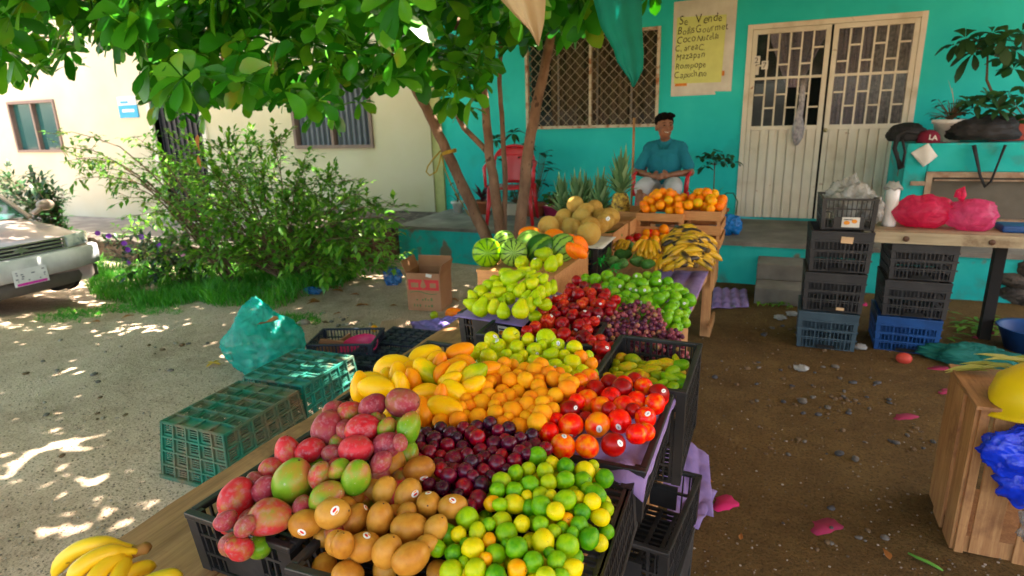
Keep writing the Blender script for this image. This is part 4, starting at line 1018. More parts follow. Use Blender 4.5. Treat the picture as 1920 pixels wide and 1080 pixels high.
plastic_crate('plastic_crate', 'black crate lined with newspaper under the papayas', (-1.10, 3.58, .752), .36, .34, .20, M['black'])
tray('newspaper', 'crumpled newspaper sheet under the papayas', [(-1.26, 3.40, .955), (-.88, 3.38, .955), (-.88, 3.72, .96), (-1.26, 3.72, .96)], M['paper'], False, 'newspaper', 12, 12)

# ---- green crates left
pocket_crate('plastic_crate', 'dusty green ribbed crate standing upside down on the ground, nearest to the viewer', (-2.50, 2.07, .0), .44, .54, .30, M['green'], .02)
pocket_crate('plastic_crate', 'aqua green ribbed crate standing upside down behind the green one', (-2.56, 2.64, .0), .46, .50, .285, M['aqua'], .03)
# ---- black open crate with bowl
oc = plastic_crate('plastic_crate', 'open navy black crate on the ground holding a magenta bowl and cardboard', (-2.78, 3.36, .0), .46, .34, .20, M['navy'], rz=.35, rows=3, pitch=.024, solidf=False)
bo = MB().lathe([(.0, .0), (.09, .0), (.13, .06), (.145, .085), (.14, .085), (.12, .055), (.08, .01), (0, .01)], 24, Matrix.Translation((-2.66, 3.36, .07)) @ Matrix.Rotation(.3, 4, 'X'))
tag(bo.build('bowl', M['pinkpl'], None, True), 'magenta plastic bowl inside the open black crate', 'bowl')
tag(MB().cb((-2.88, 3.28, .13), (.17, .012, .15), (.5, .3, .9)).cb((-2.84, 3.42, .12), (.10, .01, .12), (.2, -.3, 1.3)).build('cardboard_scrap', M['card']), 'torn cardboard pieces standing in the open black crate', 'cardboard')
for i, (c, rz, lb) in enumerate((((-2.48, 3.68, .0), .05, 'flat black overturned crate on the ground, farther of the two'), ((-2.46, 3.27, .0), .12, 'flat black overturned crate on the ground, nearer of the two'))):
    fc = plastic_crate('plastic_crate', lb, c, .44, .36, .125, M['navy'], rz=rz, flip=True, rows=2, solidf=False)
    mb = MB()
    for a in range(5):
        for b_ in range(5): mb.cb((-.17 + a * .085, -.14 + b_ * .07, .122), (.06, .032, .012), (.18, 0, 0))
    mb.box(-.21, .21, -.17, .17, .106, .112); at_local(fc, mb, 'ribbed_bottom', M['navy'])
# ---- trash bag
def blob(name, label, cat, c, r, m, nz=.25, nf=2.5, seed=0, rot=(0, 0, 0), n=90, mm=64, fn=None, smooth=True, crumple=.04):
    mb = MB(); c = Vector(c); rm = Matrix.Rotation(rot[2], 3, 'Z') @ Matrix.Rotation(rot[1], 3, 'Y') @ Matrix.Rotation(rot[0], 3, 'X')
    for j in range(mm + 1):
        t = math.pi * j / mm
        for k in range(n):
            a = 2 * math.pi * k / n; d = Vector((math.sin(t) * math.cos(a), math.sin(t) * math.sin(a), -math.cos(t)))
            s_ = Vector((seed * 7.3, seed * 3.1, seed)); q = 1 + nz * noise.noise(d * nf + s_) + crumple * (abs(noise.noise(d * nf * 3 + s_)) * 2 - .4) + crumple * .6 * (abs(noise.noise(d * nf * 7 + s_)) * 2 - .4) + crumple * .35 * (abs(noise.noise(d * nf * 15 + s_)) * 2 - .4)
            v = Vector((d.x * r[0] * q, d.y * r[1] * q, d.z * r[2] * q))
            if fn: v = fn(v, d)
            mb.v.append(c + rm @ v)
    for j in range(mm):
        for k in range(n):
            k2 = (k + 1) % n; mb.f.append((j * n + k, j * n + k2, (j + 1) * n + k2, (j + 1) * n + k))
    return tag(mb.build(name, m, None, smooth), label, cat)
M['tealbag'] = filmmat('teal bag film', (.0, .55, .48), .70, .22, .5)
def bagf(v, d):
    k = max(0, d.z); v = Vector((v.x * (1 - .62 * k ** 2.2), v.y * (1 - .62 * k ** 2.2), v.z * (1 + .14 * k ** 3))); v.x -= .03 * k; v.z = max(v.z, -.235)
    return v
tbag = blob('trash_bag', 'translucent teal trash bag bulging with leaves on the dirt left of the green crates', 'bag', (-3.22, 3.02, .225), (.29, .24, .275), M['tealbag'], .16, 1.8, 3, fn=bagf, crumple=.05)
tn = MB().tube([(-3.0, 2.98, .06), (-2.86, 2.97, .05), (-2.74, 2.98, .07)], [.06, .035, .015], 8, ell=.5); tn.build('bag_neck', M['tealbag'], tbag, True)
ins = MB(); random.seed(3)
for i in range(60):
    d = rdir(); p = Vector((-3.20, 3.02, .22)) + Vector((d.x * .2, d.y * .16, d.z * .17)) * rnd(.5, 1); leaf(ins, p, rdir(), .12, .06, 'ov', .3, .3)
ins.build('leaf_waste', M['limeleaf'], tbag, True)
d_ = MB(); leaf(d_, (-3.10, 2.86, .42), (1, .3, .15), .16, .07, 'obov', .5, -.1, None, .06); tag(d_.build('dead_leaf', M['dead'], None, True), 'curled brown leaf resting on the teal trash bag', 'leaf')

# ---- cardboard box
bxo = thing('cardboard_box', 'open brown cardboard fruit box with red printed panel standing on the dirt', 'box', (-2.90, 4.76, 0), .15)
W, Dd, Hh = .33, .30, .36; t = .006
at_local(bxo, MB().box(-W / 2, W / 2, -Dd / 2, -Dd / 2 + t, 0, Hh).box(-W / 2, W / 2, Dd / 2 - t, Dd / 2, 0, Hh).box(-W / 2, -W / 2 + t, -Dd / 2 + t, Dd / 2 - t, 0, Hh).box(W / 2 - t, W / 2, -Dd / 2 + t, Dd / 2 - t, 0, Hh).box(-W / 2 + t, W / 2 - t, -Dd / 2 + t, Dd / 2 - t, 0, t), 'body', M['card'])
at_local(bxo, MB().cb((-W / 2 - .02, 0, Hh + .05), (.005, Dd, .12), (0, -.35, 0)), 'flap', M['card'])
at_local(bxo, MB().cb((0, Dd / 2 + .01, Hh + .045), (W, .005, .11), (-.2, 0, 0)), 'flap', M['card'])
at_local(bxo, MB().cb((W / 2 + .01, 0, Hh + .03), (.005, Dd, .10), (0, .25, 0)), 'flap', M['card'])
redp = flat('red print', (.55, .03, .03)); grp = flat('green print', (.10, .16, .05))
yb_ = -Dd / 2
pan = MB().box(-W * .44, W * .46, yb_ - .002, yb_ - .0005, .20, .30); at_local(bxo, pan, 'red_panel', redp)
at_local(bxo, MB().box(-W * .36, -W * .14, yb_ - .004, yb_ - .0022, .225, .27).box(W * .2, W * .38, yb_ - .004, yb_ - .0022, .225, .27).prism([(-.03, .235), (.0, .32), (.03, .235), (0, .215)], yb_ - .0045, yb_ - .0024, lambda a, b_, c: (a, c, b_)), 'hand_hole', M['card'])
at_local(bxo, MB().tube([(-W * .4 + i * W * .08, yb_ - .002, .175 + .012 * math.sin(i * .6)) for i in range(11)], .004, 4), 'green_wave', grp)
random.seed(2)
for i in range(10):
    for z in (.04, .10):
        if random.random() < .7: at_local(bxo, MB().box(-W * .4 + i * .028, -W * .4 + i * .028 + rnd(.008, .02), yb_ - .0025, yb_ - .0005, z, z + rnd(.01, .03)), 'green_mark', grp)
at_local(bxo, MB().cb((.06, yb_ - .002, .34), (.055, .002, .03), (0, .2, 0)), 'torn_label', M['paper'])
M['bluebag'] = filmmat('blue bag film', (.02, .20, .55), .75, .2, .4)
blob('plastic_bag', 'small crumpled blue plastic bag beside the cardboard box', 'bag', onz(736, 518, .09), (.10, .09, .11), M['bluebag'], .3, 3, 5)
blob('plastic_bag', 'bright blue tied plastic bag on the porch edge behind the orange crates', 'bag', tuple(Vector((ony(1368, 425, 6.75).x, 6.75, .55))), (.12, .10, .11), filmmat('sky blue film', (.0, .25, .75), .9, .25, .3), .25, 2.5, 9)
blob('plastic_bag', 'crushed blue water bottle and wrapper in the dead leaves at the planter', 'bottle', onz(586, 545, .04), (.11, .05, .04), M['bluebag'], .2, 3, 11)

# ---- crate stacks at right
def side_slots(o, w, d, h, m):
    mb = MB()
    for z in (h * .30, h * .52, h * .74): mb.box(-w / 2 - .004, w / 2 + .004, -d / 2 - .006, -d / 2 + .002, z - .005, z + .005)
    at_local(o, mb, 'rib', m)
    at_local(o, MB().box(-.06, .06, -d / 2 - .007, -d / 2 - .002, .012, .035), 'handle_hole_shade', M['shadeblack'])  # black plate on the front, painted shade of the handle hole
S1 = Vector((.455, 4.93, 0)); zz = 0
for i, (hh, m, ox, lb) in enumerate(((.29, M['steel'], 0, 'slate blue crate at the bottom of the left crate stack'), (.295, M['dusty'], .012, 'black crate second from the ground in the left stack'), (.30, M['dusty'], .02, 'black crate under the small top crate in the left stack'))):
    o = plastic_crate('plastic_crate', lb, (S1.x + ox, S1.y, zz), .38, .42, hh - .012, m, rz=-.02 + .02 * i, rows=4, pitch=.026, taper=.04, solidf=False, band=.74); side_slots(o, .39, .43, hh, m)
    at_local(o, MB().box(-.17, .17, .17, .175, .02, hh - .03), 'back_panel', m)
    if i == 2: at_local(o, MB().cb((.03, -.225, .235), (.075, .003, .045), (0, .05, 0)), 'tape_patch', flat('beige tape', (.60, .40, .22)))
    if i == 1: at_local(o, MB().cb((.05, -.225, .03), (.05, .003, .02), (0, .05, 0)), 'tape_patch', flat('beige tape', (.60, .40, .22)))
    zz += hh
tc_ = plastic_crate('plastic_crate', 'small black lattice crate with a picture label on top of the left stack', (S1.x + .045, S1.y, zz), .335, .36, .215, M['black'], rz=.03, rows=3, pitch=.028, solidf=False)
label_card(tc_, .015, -.19, .055, .11, .07); at_local(tc_, MB().box(-.09, .1, -.185, -.182, .01, .09), 'front_plate', M['black'])
M['clear'] = filmmat('milky film', (.62, .62, .60), .72, .25, .45)
blob('plastic_bag', 'crumpled milky plastic sheet stuffed in the small top crate', 'bag', (S1.x + .06, S1.y + .02, zz + .20), (.15, .13, .14), M['clear'], .4, 2.2, 13, fn=lambda v, d: Vector((v.x * (1 - .5 * max(0, d.z)), v.y * (1 - .5 * max(0, d.z)), v.z)), crumple=.14)
blob('plastic_bag', 'milky plastic bag hanging over the corner of the top crate by the table', 'bag', tuple(ony(1635, 395, 4.9)), (.07, .06, .10), M['clear'], .4, 2.5, 14, crumple=.1)
S2 = Vector((.975, 5.03, 0)); zz = 0
for i, (hh, m, ox, lb) in enumerate(((.27, M['blue'], 0, 'blue crate at the bottom of the right crate stack under the plank table'), (.27, M['dusty'], .015, 'black crate in the middle of the right stack under the plank table'), (.27, M['dusty'], .02, 'topmost black crate of the right stack just under the plank table'))):
    o = plastic_crate('plastic_crate', lb, (S2.x + ox, S2.y, zz), .385, .42, hh - .012, m, rz=-.03 + .02 * i, rows=4, pitch=.024, taper=.04, solidf=False, band=.74); side_slots(o, .395, .43, hh, m)
    at_local(o, MB().box(-.17, .17, .17, .175, .02, hh - .03), 'back_panel', m)
    zz += hh
tag(MB().ell(onz(1695, 672, .03), (.05, .04, .04), 14, 10).build('ball', flat('red plastic', (.5, .05, .03)), None, True), 'red and white crushed cup under the blue crate', 'cup')
# plank table right
pt = thing('plank_table', 'thick weathered plank table with knots holding pink bags at the right', 'table', (1.9, 5.0, 0))
mb = MB()
N = 40
def tp(u, v, z):
    x = .64 + u * 3.0 + (.03 * (1 - abs(2 * v - 1)) - .03 if u < .001 else 0) + .01 * noise.noise((v * 4, z * 9, 0)); return Vector((x, 4.78 + v * .62 + .008 * noise.noise((u * 12, z * 5, 3)), z))
mb.grid(lambda u, v: tp(u, v, .875), N, 3); mb.grid(lambda u, v: tp(u, 1 - v, .80), N, 3)
mb.grid(lambda u, v: tp(u, 0, .80 + .075 * v), N, 2); mb.grid(lambda u, v: tp(1 - u, 1, .80 + .075 * v), N, 2); mb.grid(lambda u, v: tp(0, 1 - u, .80 + .075 * v), 3, 2)
mb.build('table_top', M['oldplank'], pt)
for (px, py) in ((1699, 443), (1860, 452)):
    p = ony(px, py, 4.78); MB().lathe([(0, 0), (.018, 0), (.02, .004)], 12, Matrix.Translation((p.x, 4.765, .835)) @ Matrix.Rotation(R(-90), 4, 'X')).build('knot', flat('dark knot', (.09, .04, .02)), pt, True)
for x in (1.56, 3.3):
    MB().box(x - .035, x + .035, 5.30, 5.37, 0, .80).box(x - .13, x + .13, 5.28, 5.38, .73, .80).build('leg', flat('blackened wood', (.015, .013, .012), .8), pt)
# items on plank table
rl = thing('plastic_roll', 'white roll of plastic bags standing on the left end of the plank table', 'roll', (ony(1667, 410, 5.05).x, 5.05, .875)); rx = rl.location.x
MB().lathe([(.0, 0), (.045, 0), (.047, .02), (.045, .26), (.03, .27), (0, .27)], 20, Matrix.Translation((rx, 5.05, .875))).build('roll_body', flat('white film', (.72, .72, .72), .4), rl, True)
MB().lathe([(.03, .262), (.055, .272), (.062, .268), (.045, .285), (.03, .31)], 16, Matrix.Translation((rx, 5.05, .875)), lambda v, a: v + Vector((0, 0, .012 * math.sin(a * 5)))).build('loose_film', M['clear'], rl, True)
M['pinkbag'] = filmmat('hot pink film', (.97, .03, .17), .85, .18, .62)
pb1 = blob('plastic_bag', 'hot pink bag full of red fruit on the plank table beside the white roll', 'bag', (ony(1732, 385, 5.05).x, 5.05, .985), (.20, .15, .118), M['pinkbag'], .12, 2, 21, fn=lambda v, d: Vector((v.x * (1 - .12 * max(0, d.z)), v.y, max(v.z, -.108) + .008 * math.sin(d.x * 11) * max(0, d.z))), crumple=.04)
pb2 = blob('plastic_bag', 'lighter pink knotted bag on the plank table, right of the larger pink bag', 'bag', (ony(1823, 390, 5.0).x, 5.0, .975), (.155, .13, .112), filmmat('light pink film', (.97, .10, .32), .82, .18, .62), .18, 2, 23, fn=lambda v, d: Vector((v.x, v.y, max(v.z, -.098))), crumple=.05)
MB().tube([ony(1795, 370, 4.98), ony(1798, 358, 4.98), ony(1806, 352, 4.98), ony(1808, 366, 4.98), ony(1800, 376, 4.98)], [.022, .018, .014, .014, .02], 8).build('knot', M['pinkbag'], pb2, True)
tag(MB().prism([(-.14, -.1), (.14, -.1), (.16, .1), (-.14, .1)], 0, .045, lambda x, y, z: (ony(1915, 408, 5.0).x + .03 + x, 5.02 + y, .876 + z)).build('tray', M['blue'], None, bevel=.012), 'blue plastic tray lid at the right end of the plank table', 'tray')
# counter items
cap = thing('cap', 'maroon baseball cap with white letters on the counter', 'cap', tuple(Vector((ony(1743, 262, 7.0).x, 7.06, cz)))); cl = cap.location
mar = flat('maroon cloth', (.17, .008, .03), .9)
MB().lathe([(.095, 0), (.098, .03), (.09, .07), (.065, .10), (.03, .118), (0, .122)], 24, Matrix.Translation(cl)).build('crown', mar, cap, True)
MB().grid(lambda u, v: (cl.x + .06 + v * .12, cl.y - .07 + u * .14 - .02, cl.z + .012 - .03 * (2 * u - 1) ** 2 - .01 * v), 10, 6).build('visor', mar, cap, True, solid=.004)
for tx, dx, dz in (('L', -.030, .0), ('A', -.002, -.006)):
    textmesh(tx, .065, 'cap_letter', M['paper'], Matrix.Translation((cl.x + dx + .012, cl.y - .103, cl.z + .035 + dz)) @ UP, cap, .004, .001)
bk = flat('black nylon', (.012, .012, .014), .7)
b1 = blob('shoulder_bag', 'black bag with a hanging strap at the left end of the counter', 'bag', (cl.x - .17, 7.14, cz + .075), (.17, .12, .11), bk, .15, 2, 31, fn=lambda v, d: Vector((v.x, v.y, max(v.z, -.06))))
sp_ = [ony(1722, 250, 6.9), ony(1700, 246, 6.9), ony(1683, 255, 6.9), ony(1677, 278, 6.9), ony(1684, 300, 6.9), ony(1690, 316, 6.9)]
MB().tube(sp_, [.014, .016, .018, .014, .012, .022], 6, ell=1.6).tube([ony(1692, 262, 6.88), ony(1697, 285, 6.88), ony(1692, 312, 6.88)], .012, 6).build('strap', bk, b1, True)
b2c = ony(1848, 262, 7.0)
b2 = blob('shoulder_bag', 'large black bag slumped on the counter between the white pot and red planter', 'bag', (b2c.x, 7.12, cz + .09), (.28, .14, .15), bk, .2, 2, 33, fn=lambda v, d: Vector((v.x, v.y, max(v.z, -.07))))
MB().tube([ony(1826, 272, 6.9), ony(1832, 300, 6.88), ony(1838, 330, 6.88), ony(1847, 350, 6.88), ony(1858, 340, 6.88), ony(1872, 305, 6.88), ony(1885, 272, 6.9)], [.028, .022, .018, .022, .022, .018, .026], 6, ell=.5).build('strap', bk, b2, True)
pp = [ony(1708, 287, 6.93), ony(1740, 268, 6.95), ony(1759, 293, 6.93), ony(1731, 313, 6.90)]
tag(MB().grid(lambda u, v: pp[0].lerp(pp[1], u).lerp(pp[3].lerp(pp[2], u), v) + Vector((0, .012 * math.sin(u * 5 + v * 3), 0)), 8, 8).build('paper_sheet', M['paper'], None, True, solid=.001), 'white paper sheet hanging over the edge of the counter', 'paper')

# ---- right foreground crate
ang = 0.0
rc = thing('wooden_crate', 'tall pine slat crate standing on end in the right foreground', 'crate', (1.08, 2.80, 0))
X0, X1, Y0, Y1, HT = .775, 1.42, 2.54, 2.92, .62
for i, (a, b_) in enumerate(((X0 + .0, X0 + .030), (X0 + .046, X0 + .135), (X0 + .185, X0 + .29), (X0 + .335, X0 + .44), (X0 + .49, X1))):
    MB().box(a, b_, Y0 - .012, Y0, .0 + .01 * (i % 2), HT - .002).build('slat', M['slatv'], rc, bevel=.002)
    MB().box(a, b_, Y1, Y1 + .012, .0, HT - .002).build('slat', M['slatv'], rc)
for i in range(3):
    a = Y0 + .004 + i * .13; MB().box(X0 - .012 - .008 * (i == 1), X0 - .008 * (i == 1), a, a + .115, .005 * i, HT - .003).build('slat', M['slatv'], rc, bevel=.002)
MB().box(X0 + .0, X1, Y0 + .001, Y1 - .001, .05, .075).box(X0, X1, Y0 + .001, Y0 + .03, .0, .05).build('inner_board', M['slatv'], rc)
MB().box(X0 - .02, X1 + .02, Y0 - .025, Y1 + .02, HT, HT + .016).build('top_board', M['plank'], rc, bevel=.003)
yb2 = thing('bowl', 'bright yellow plastic bowl turned upside down on the slat crate', 'bowl', (.985, 2.64, HT + .016))
MB().lathe([(.215, 0), (.22, .006), (.212, .015), (.19, .02), (.176, .065), (.142, .12), (.085, .148), (0, .155)], 40, Matrix.Translation((1.0, 2.60, HT + .022)) @ Matrix.Rotation(R(-16), 4, 'Y') @ Matrix.Rotation(R(-8), 4, 'X'), lambda v, a: v * (1 + .012 * math.sin(a * 8) * (v.z < .12))).build('shell', mat('yellow plastic', [(.3, (.72, .50, .0)), (.7, (.85, .64, .01))], scale=3, rough=.3, bump=.05), yb2, True)
hk = MB(); random.seed(4)
for i in range(7): leaf(hk, (.88 + .03 * i, 2.86, HT + .03 + .01 * i), (-1, rnd(-.2, .6), rnd(-.05, .25)), rnd(.12, .2), .045, 'ov', .5, .2)
tag(hk.build('corn_husk', leafmat('husk', [(.1, (.30, .36, .05)), (1, (.62, .62, .25))], .6, .3), None, True), 'pale green corn husks beside the yellow bowl', 'husk')
M['ubag'] = mat('ultramarine film', [(.3, (.0, .02, .50)), (.7, (.01, .06, .85))], scale=6, rough=.18, bump=.9, bscale=9, bdist=.03, dist=2)
bbb = blob('plastic_bag', 'shiny ultramarine plastic bag hanging from the front of the slat crate', 'bag', (.905, 2.45, .50), (.135, .06, .10), M['ubag'], .35, 2, 41, crumple=.06)
blob2 = MB().ell((.945, 2.45, .385), (.105, .05, .08), 30, 22, nz=.5, seed=4, nf=3).tube([(.985, 2.46, .33), (.98, 2.45, .24), (.99, 2.45, .16)], [.03, .018, .02], 8); blob2.build('lower_fold', M['ubag'], bbb, True)
blob('plastic_bag', 'clear crinkled film tucked under the blue bag', 'bag', (.99, 2.45, .24), (.06, .02, .08), filmmat('clear film', (.6, .6, .58), .35, .2, .5), .5, 3, 43, crumple=.12)

# ---- litter and stones on the ground
def G(px, py, dz=0):
    p = onz(px, py, 0)
    for _ in range(3): p = onz(px, py, gz(p.x, p.y) + dz)
    return p
bs = thing('basin', 'blue round plastic basin on the dark soil at the right edge', 'basin', tuple(G(1925, 655)))
MB().lathe([(0, 0), (.13, 0), (.19, .16), (.205, .165), (.20, .172), (.18, .16), (.12, .012), (0, .012)], 32, Matrix.Translation(bs.location)).build('bowl', M['blue'], bs, True)
nb = G(1820, 680); blob('net_bag', 'dark teal mesh bag lying collapsed beside the blue crate', 'bag', (nb.x, nb.y, .045), (.25, .13, .07), flat('teal net', (.0, .11, .09), .8), .5, 1.6, 51, fn=lambda v, d: Vector((v.x, v.y, max(v.z, -.045))), crumple=.12)
pk = flat('pink paper', (.52, .015, .12), .9); pkd = flat('faded pink paper', (.28, .02, .07), .95)
for (px, py, w_, h_, m, lb) in ((1358, 943, 46, 34, pk, 'bright pink paper scrap beside the purple tray'), (1547, 987, 56, 32, pkd, 'large pink paper oval on the open soil'), (1697, 781, 44, 14, pkd, 'pink paper scrap between the stones'), (1772, 734, 24, 13, pkd, 'pink paper scrap beside the slat crate'), (1765, 690, 44, 10, pkd, 'pink scrap by the collapsed net bag'), (1620, 570, 14, 8, pk, 'tiny pink scrap between the crate stacks'), (1840, 632, 30, 8, pkd, 'pink scrap among the scattered green leaves'), (1870, 625, 34, 10, pkd, 'pink scrap beside the blue basin')):
    pts = [G(px + w_ * .5 * math.cos(a) * (1 + .22 * math.sin(a * 3 + px) + .12 * math.sin(a * 5 + py)), py + h_ * .5 * math.sin(a) * (1 + .2 * math.cos(a * 2 + px) + .12 * math.sin(a * 7)), .0015) for a in [i * math.pi / 9 for i in range(18)]]
    mb = MB(); c = sum(pts, Vector()) / 18; mb.add([c + Vector((0, 0, .001))] + pts, [(0, i + 1, (i + 1) % 18 + 1) for i in range(18)]); tag(mb.build('paper_scrap', m, None, True, solid=.001), lb, 'paper', 'pink paper scraps on the ground')
gb = MB().tube([G(1703, 1037, .01), G(1722, 1046, .012), G(1740, 1054, .012), G(1757, 1063, .01), G(1768, 1070, .008)], [.004, .006, .0065, .006, .003], 8); tag(gb.build('green_bean', flat('bean green', (.10, .28, .03)), None, True), 'single green bean pod lying on the soil', 'bean')
def dry(px, py, L, lb, m=None, a=None):
    mb = MB(); p = G(px, py, .012); a = rnd(0, 6.28) if a is None else a; leaf(mb, p, (math.cos(a), math.sin(a), .15), L, L * .45, 'obov', .5, .25, None, .03)
    tag(mb.build('dead_leaf', m or M['dead'], None, True), lb, 'leaf', 'fallen leaves on the ground')
random.seed(77)
dry(1655, 1028, .06, 'small tan leaf on the soil near the bean pod')
for px, py, L in ((228, 597, .12), (165, 605, .10), (692, 572, .13), (728, 575, .09), (600, 565, .14), (620, 545, .14), (575, 570, .13), (640, 540, .16), (600, 525, .14), (655, 553, .1), (405, 458, .14), (625, 590, .08), (540, 640, .07), (860, 565, .12), (870, 560, .12), (1250, 1035, .05), (1390, 1000, .04), (1320, 905, .05)):
    dry(px, py, L, 'brown dried leaf lying on the dirt')
for px, py, lb in ((400, 681, 'small yellow banana peel scrap on the bright dirt'),):
    mb = MB()
    for k in range(4): leaf(mb, G(px, py, .015), (math.cos(k * 1.6), math.sin(k * 1.6), .1), .07, .03, 'ov', .4, .2)
    tag(mb.build('peel', flat('yellow peel', (.65, .35, .02)), None, True), lb, 'peel')
sm_ = [flat('grey stone', (.12, .105, .09), .85, var=.4, scale=20), flat('brown stone', (.13, .08, .04), .85, var=.4, scale=20), flat('dark stone', (.055, .055, .06), .7, var=.4, scale=20), flat('pale stone', (.26, .22, .18), .85, var=.3, scale=20)]
random.seed(14)
def stone(px, py, r, m, lb='loose stone lying on the packed earth'):
    p = G(px, py, 0); mb = MB(); rm = Matrix.Rotation(rnd(0, 6), 4, 'Z')
    mb.ell(p + Vector((0, 0, r * .25)), (r, r * rnd(.55, .85), r * rnd(.35, .6)), 10, 7, rm, .35, rnd(0, 50), 1.6); tag(mb.build('stone', m, None, True), lb, 'stone', 'loose stones on the ground')
stone(1573, 852, .026, sm_[2], 'dark rounded stone alone on the brown soil'); stone(1603, 862, .026, sm_[0], 'flat grey stone beside the dark rounded one'); stone(1505, 754, .034, sm_[0], 'flat pale grey stone in the gravelly soil'); stone(570, 608, .055, sm_[3], 'pale angular stone beside the teal trash bag')
for (cx_, cy_, sx_, sy_, n) in ((1560, 745, 120, 30, 34), (1700, 830, 60, 20, 18), (1480, 690, 120, 25, 26), (1590, 770, 60, 30, 16), (610, 600, 60, 14, 22), (1480, 820, 90, 25, 14), (1560, 1010, 180, 40, 12), (370, 650, 220, 25, 26), (200, 750, 180, 90, 30), (1850, 1060, 50, 12, 14), (1470, 620, 60, 20, 10)):
    for i in range(n):
        px, py = random.gauss(cx_, sx_ * .6), random.gauss(cy_, sy_ * .6)
        if px < -20 or px > 1900: continue
        if px > 1760 and py > 690: continue
        left = px < 900; stone(px, py, rnd(.006, .020) * (1 + .35 * (py < 720)), random.choice([sm_[0], sm_[1], sm_[1], sm_[1], sm_[2], sm_[2], sm_[0]] if not left else [sm_[0], sm_[3], sm_[1], sm_[3]]))
# gravel: stuff
gv = MB(); random.seed(99)
for i in range(5600):
    if i % 9 < 8: px, py = rnd(0, 760), rnd(560, 1080)
    else: px, py = rnd(1180, 1920), rnd(560, 1080)
    p = G(px, py, .0); r = rnd(.0018, .006); gv.ell(p + Vector((0, 0, r * .3)), (r * rnd(.7, 1.4), r, r * .7), 5, 3)
tag(gv.build('gravel', mat('grit', [(.1, (.08, .05, .03)), (.5, (.20, .15, .10)), (.9, (.34, .28, .22))], wn=.3, wi=.8, rough=.9), None, False), 'fine grit scattered over the packed earth', 'gravel', kind='stuff')
for px, py, lb in ((1463, 595, 'round clear plastic cup lid on the soil near the steps'), (1503, 690, 'clear plastic wrapper on the soil before the crate stacks'), (1612, 650, 'crushed clear plastic cup between the crate stacks'), (1485, 588, 'aqua tinted plastic scrap by the slate blue crate')):
    p = G(px, py, .02); blob('plastic_litter', lb, 'litter', p, (.045, .035, .02), M['clear'], .4, 3, px % 17, n=20, mm=14, crumple=.2)
lv = MB(); random.seed(6)
for i in range(60):
    px, py = random.gauss(1835, 40), random.gauss(612, 12); leaf(lv, G(px, py, .015), (rnd(-1, 1), rnd(-1, 1), .1), rnd(.06, .14), .03, 'ov', .3, .2)
for i in range(40):
    px, py = random.gauss(1455, 20), random.gauss(572, 4); leaf(lv, G(px, py, .015), (rnd(-1, 1), rnd(-1, 1), .3), rnd(.04, .08), .02, 'small', .3, .2)
tag(lv.build('green_trimmings', M['shrubleaf'], None, True), 'scattered green vegetable trimmings on the soil under the plank table', 'trimmings', kind='stuff')
# broom stick
bst = thing('broom', 'broom with a wooden handle leaning beside the seated man', 'broom', (ony(1184, 378, 6.75).x, 6.75, .44))
MB().tube([ony(1189, 221, 6.78), ony(1187, 300, 6.77), (ony(1183, 378, 6.75).x, 6.75, .60)], .013, 8).build('handle', M['slatv'], bst, True)
bxx = ony(1183, 378, 6.75).x; MB().box(bxx - .09, bxx + .09, 6.73, 6.77, .56, .62).prism([(-.09, .12), (.09, .12), (.12, 0), (-.12, 0)], -.02, .02, lambda x, z, y: (bxx + x, 6.75 + y, .442 + z)).build('head', flat('bristle', (.3, .2, .08)), bst)
# ================================================================== FRUIT
from mathutils.bvhtree import BVHTree
random.seed(101)
def lathe_mesh(name, prof, n=22, fn=None, m=None, seed=0, nz=.03, nf=1.4):
    mb = MB()
    def f2(v, a):
        if fn: v = fn(v, a)
        d = v.normalized() if v.length > 0 else v
        return v * (1 + nz * noise.noise(d * nf + Vector((seed * 5.1, seed * 2.3, seed))))
    mb.lathe(prof, n, None, f2); me = mb.mesh(name, m, True); bm = bmesh.new(); bm.from_mesh(me); bmesh.ops.remove_doubles(bm, verts=bm.verts, dist=1e-4); bmesh.ops.recalc_face_normals(bm, faces=bm.faces); bm.to_mesh(me); bm.free()
    me.polygons.foreach_set('use_smooth', [True] * len(me.polygons)); return me
def eprof(a, b_, n=14, k=0, top=0, bot=0):
    """ellipsoid profile, width a, half length b, egg k, dimples top/bottom"""
    r_ = []
    for i in range(n + 1):
        t = math.pi * i / n; z = -math.cos(t) * b_; r = math.sin(t) * a * (1 - k * math.cos(t) * -1)
        z -= top * math.exp(-(t - math.pi) ** 2 / .10) - bot * math.exp(-t * t / .08)
        r_.append((max(r, 0 if i in (0, n) else 1e-3), z))
    return r_
def seam(depth=.07, wid=.35):
    def f(v, a):
        d = min(abs(a), abs(2 * math.pi - a)); q = 1 - depth * math.exp(-(d / wid) ** 2) * (1 - abs(v.z) * .2); return Vector((v.x * q, v.y, v.z))
    return f
def lobes(n, amp):
    def f(v, a):
        q = 1 + amp * math.cos(n * a) * (.4 + .6 * abs(v.z)); return Vector((v.x * q, v.y * q, v.z))
    return f
def bend(k):
    def f(v, a): return Vector((v.x * .93 + k * (v.z * v.z), v.y, v.z))
    return f
FM = {}
FM['mango'] = mat('red mango skin', [(.15, (.34, .008, .016)), (.38, (.52, .014, .028)), (.50, (.44, .035, .035)), (.62, (.36, .13, .03)), (.78, (.17, .22, .02))], scale=1.1, detail=5, wn=1.0, wr=.34, off=-.14, rough=.4, speck=(3.2, .50, (.42, .17, .20), 3), sss=.1, coat=.05, rvar=.2)
FM['mangop'] = mat('plum red mango skin', [(.2, (.17, .010, .03)), (.45, (.32, .03, .05)), (.65, (.28, .09, .04)), (.82, (.15, .19, .03))], scale=1.2, detail=4, wr=.2, off=-.1, rough=.42, speck=(3.5, .50, (.42, .20, .24), 2.5), rvar=.2)
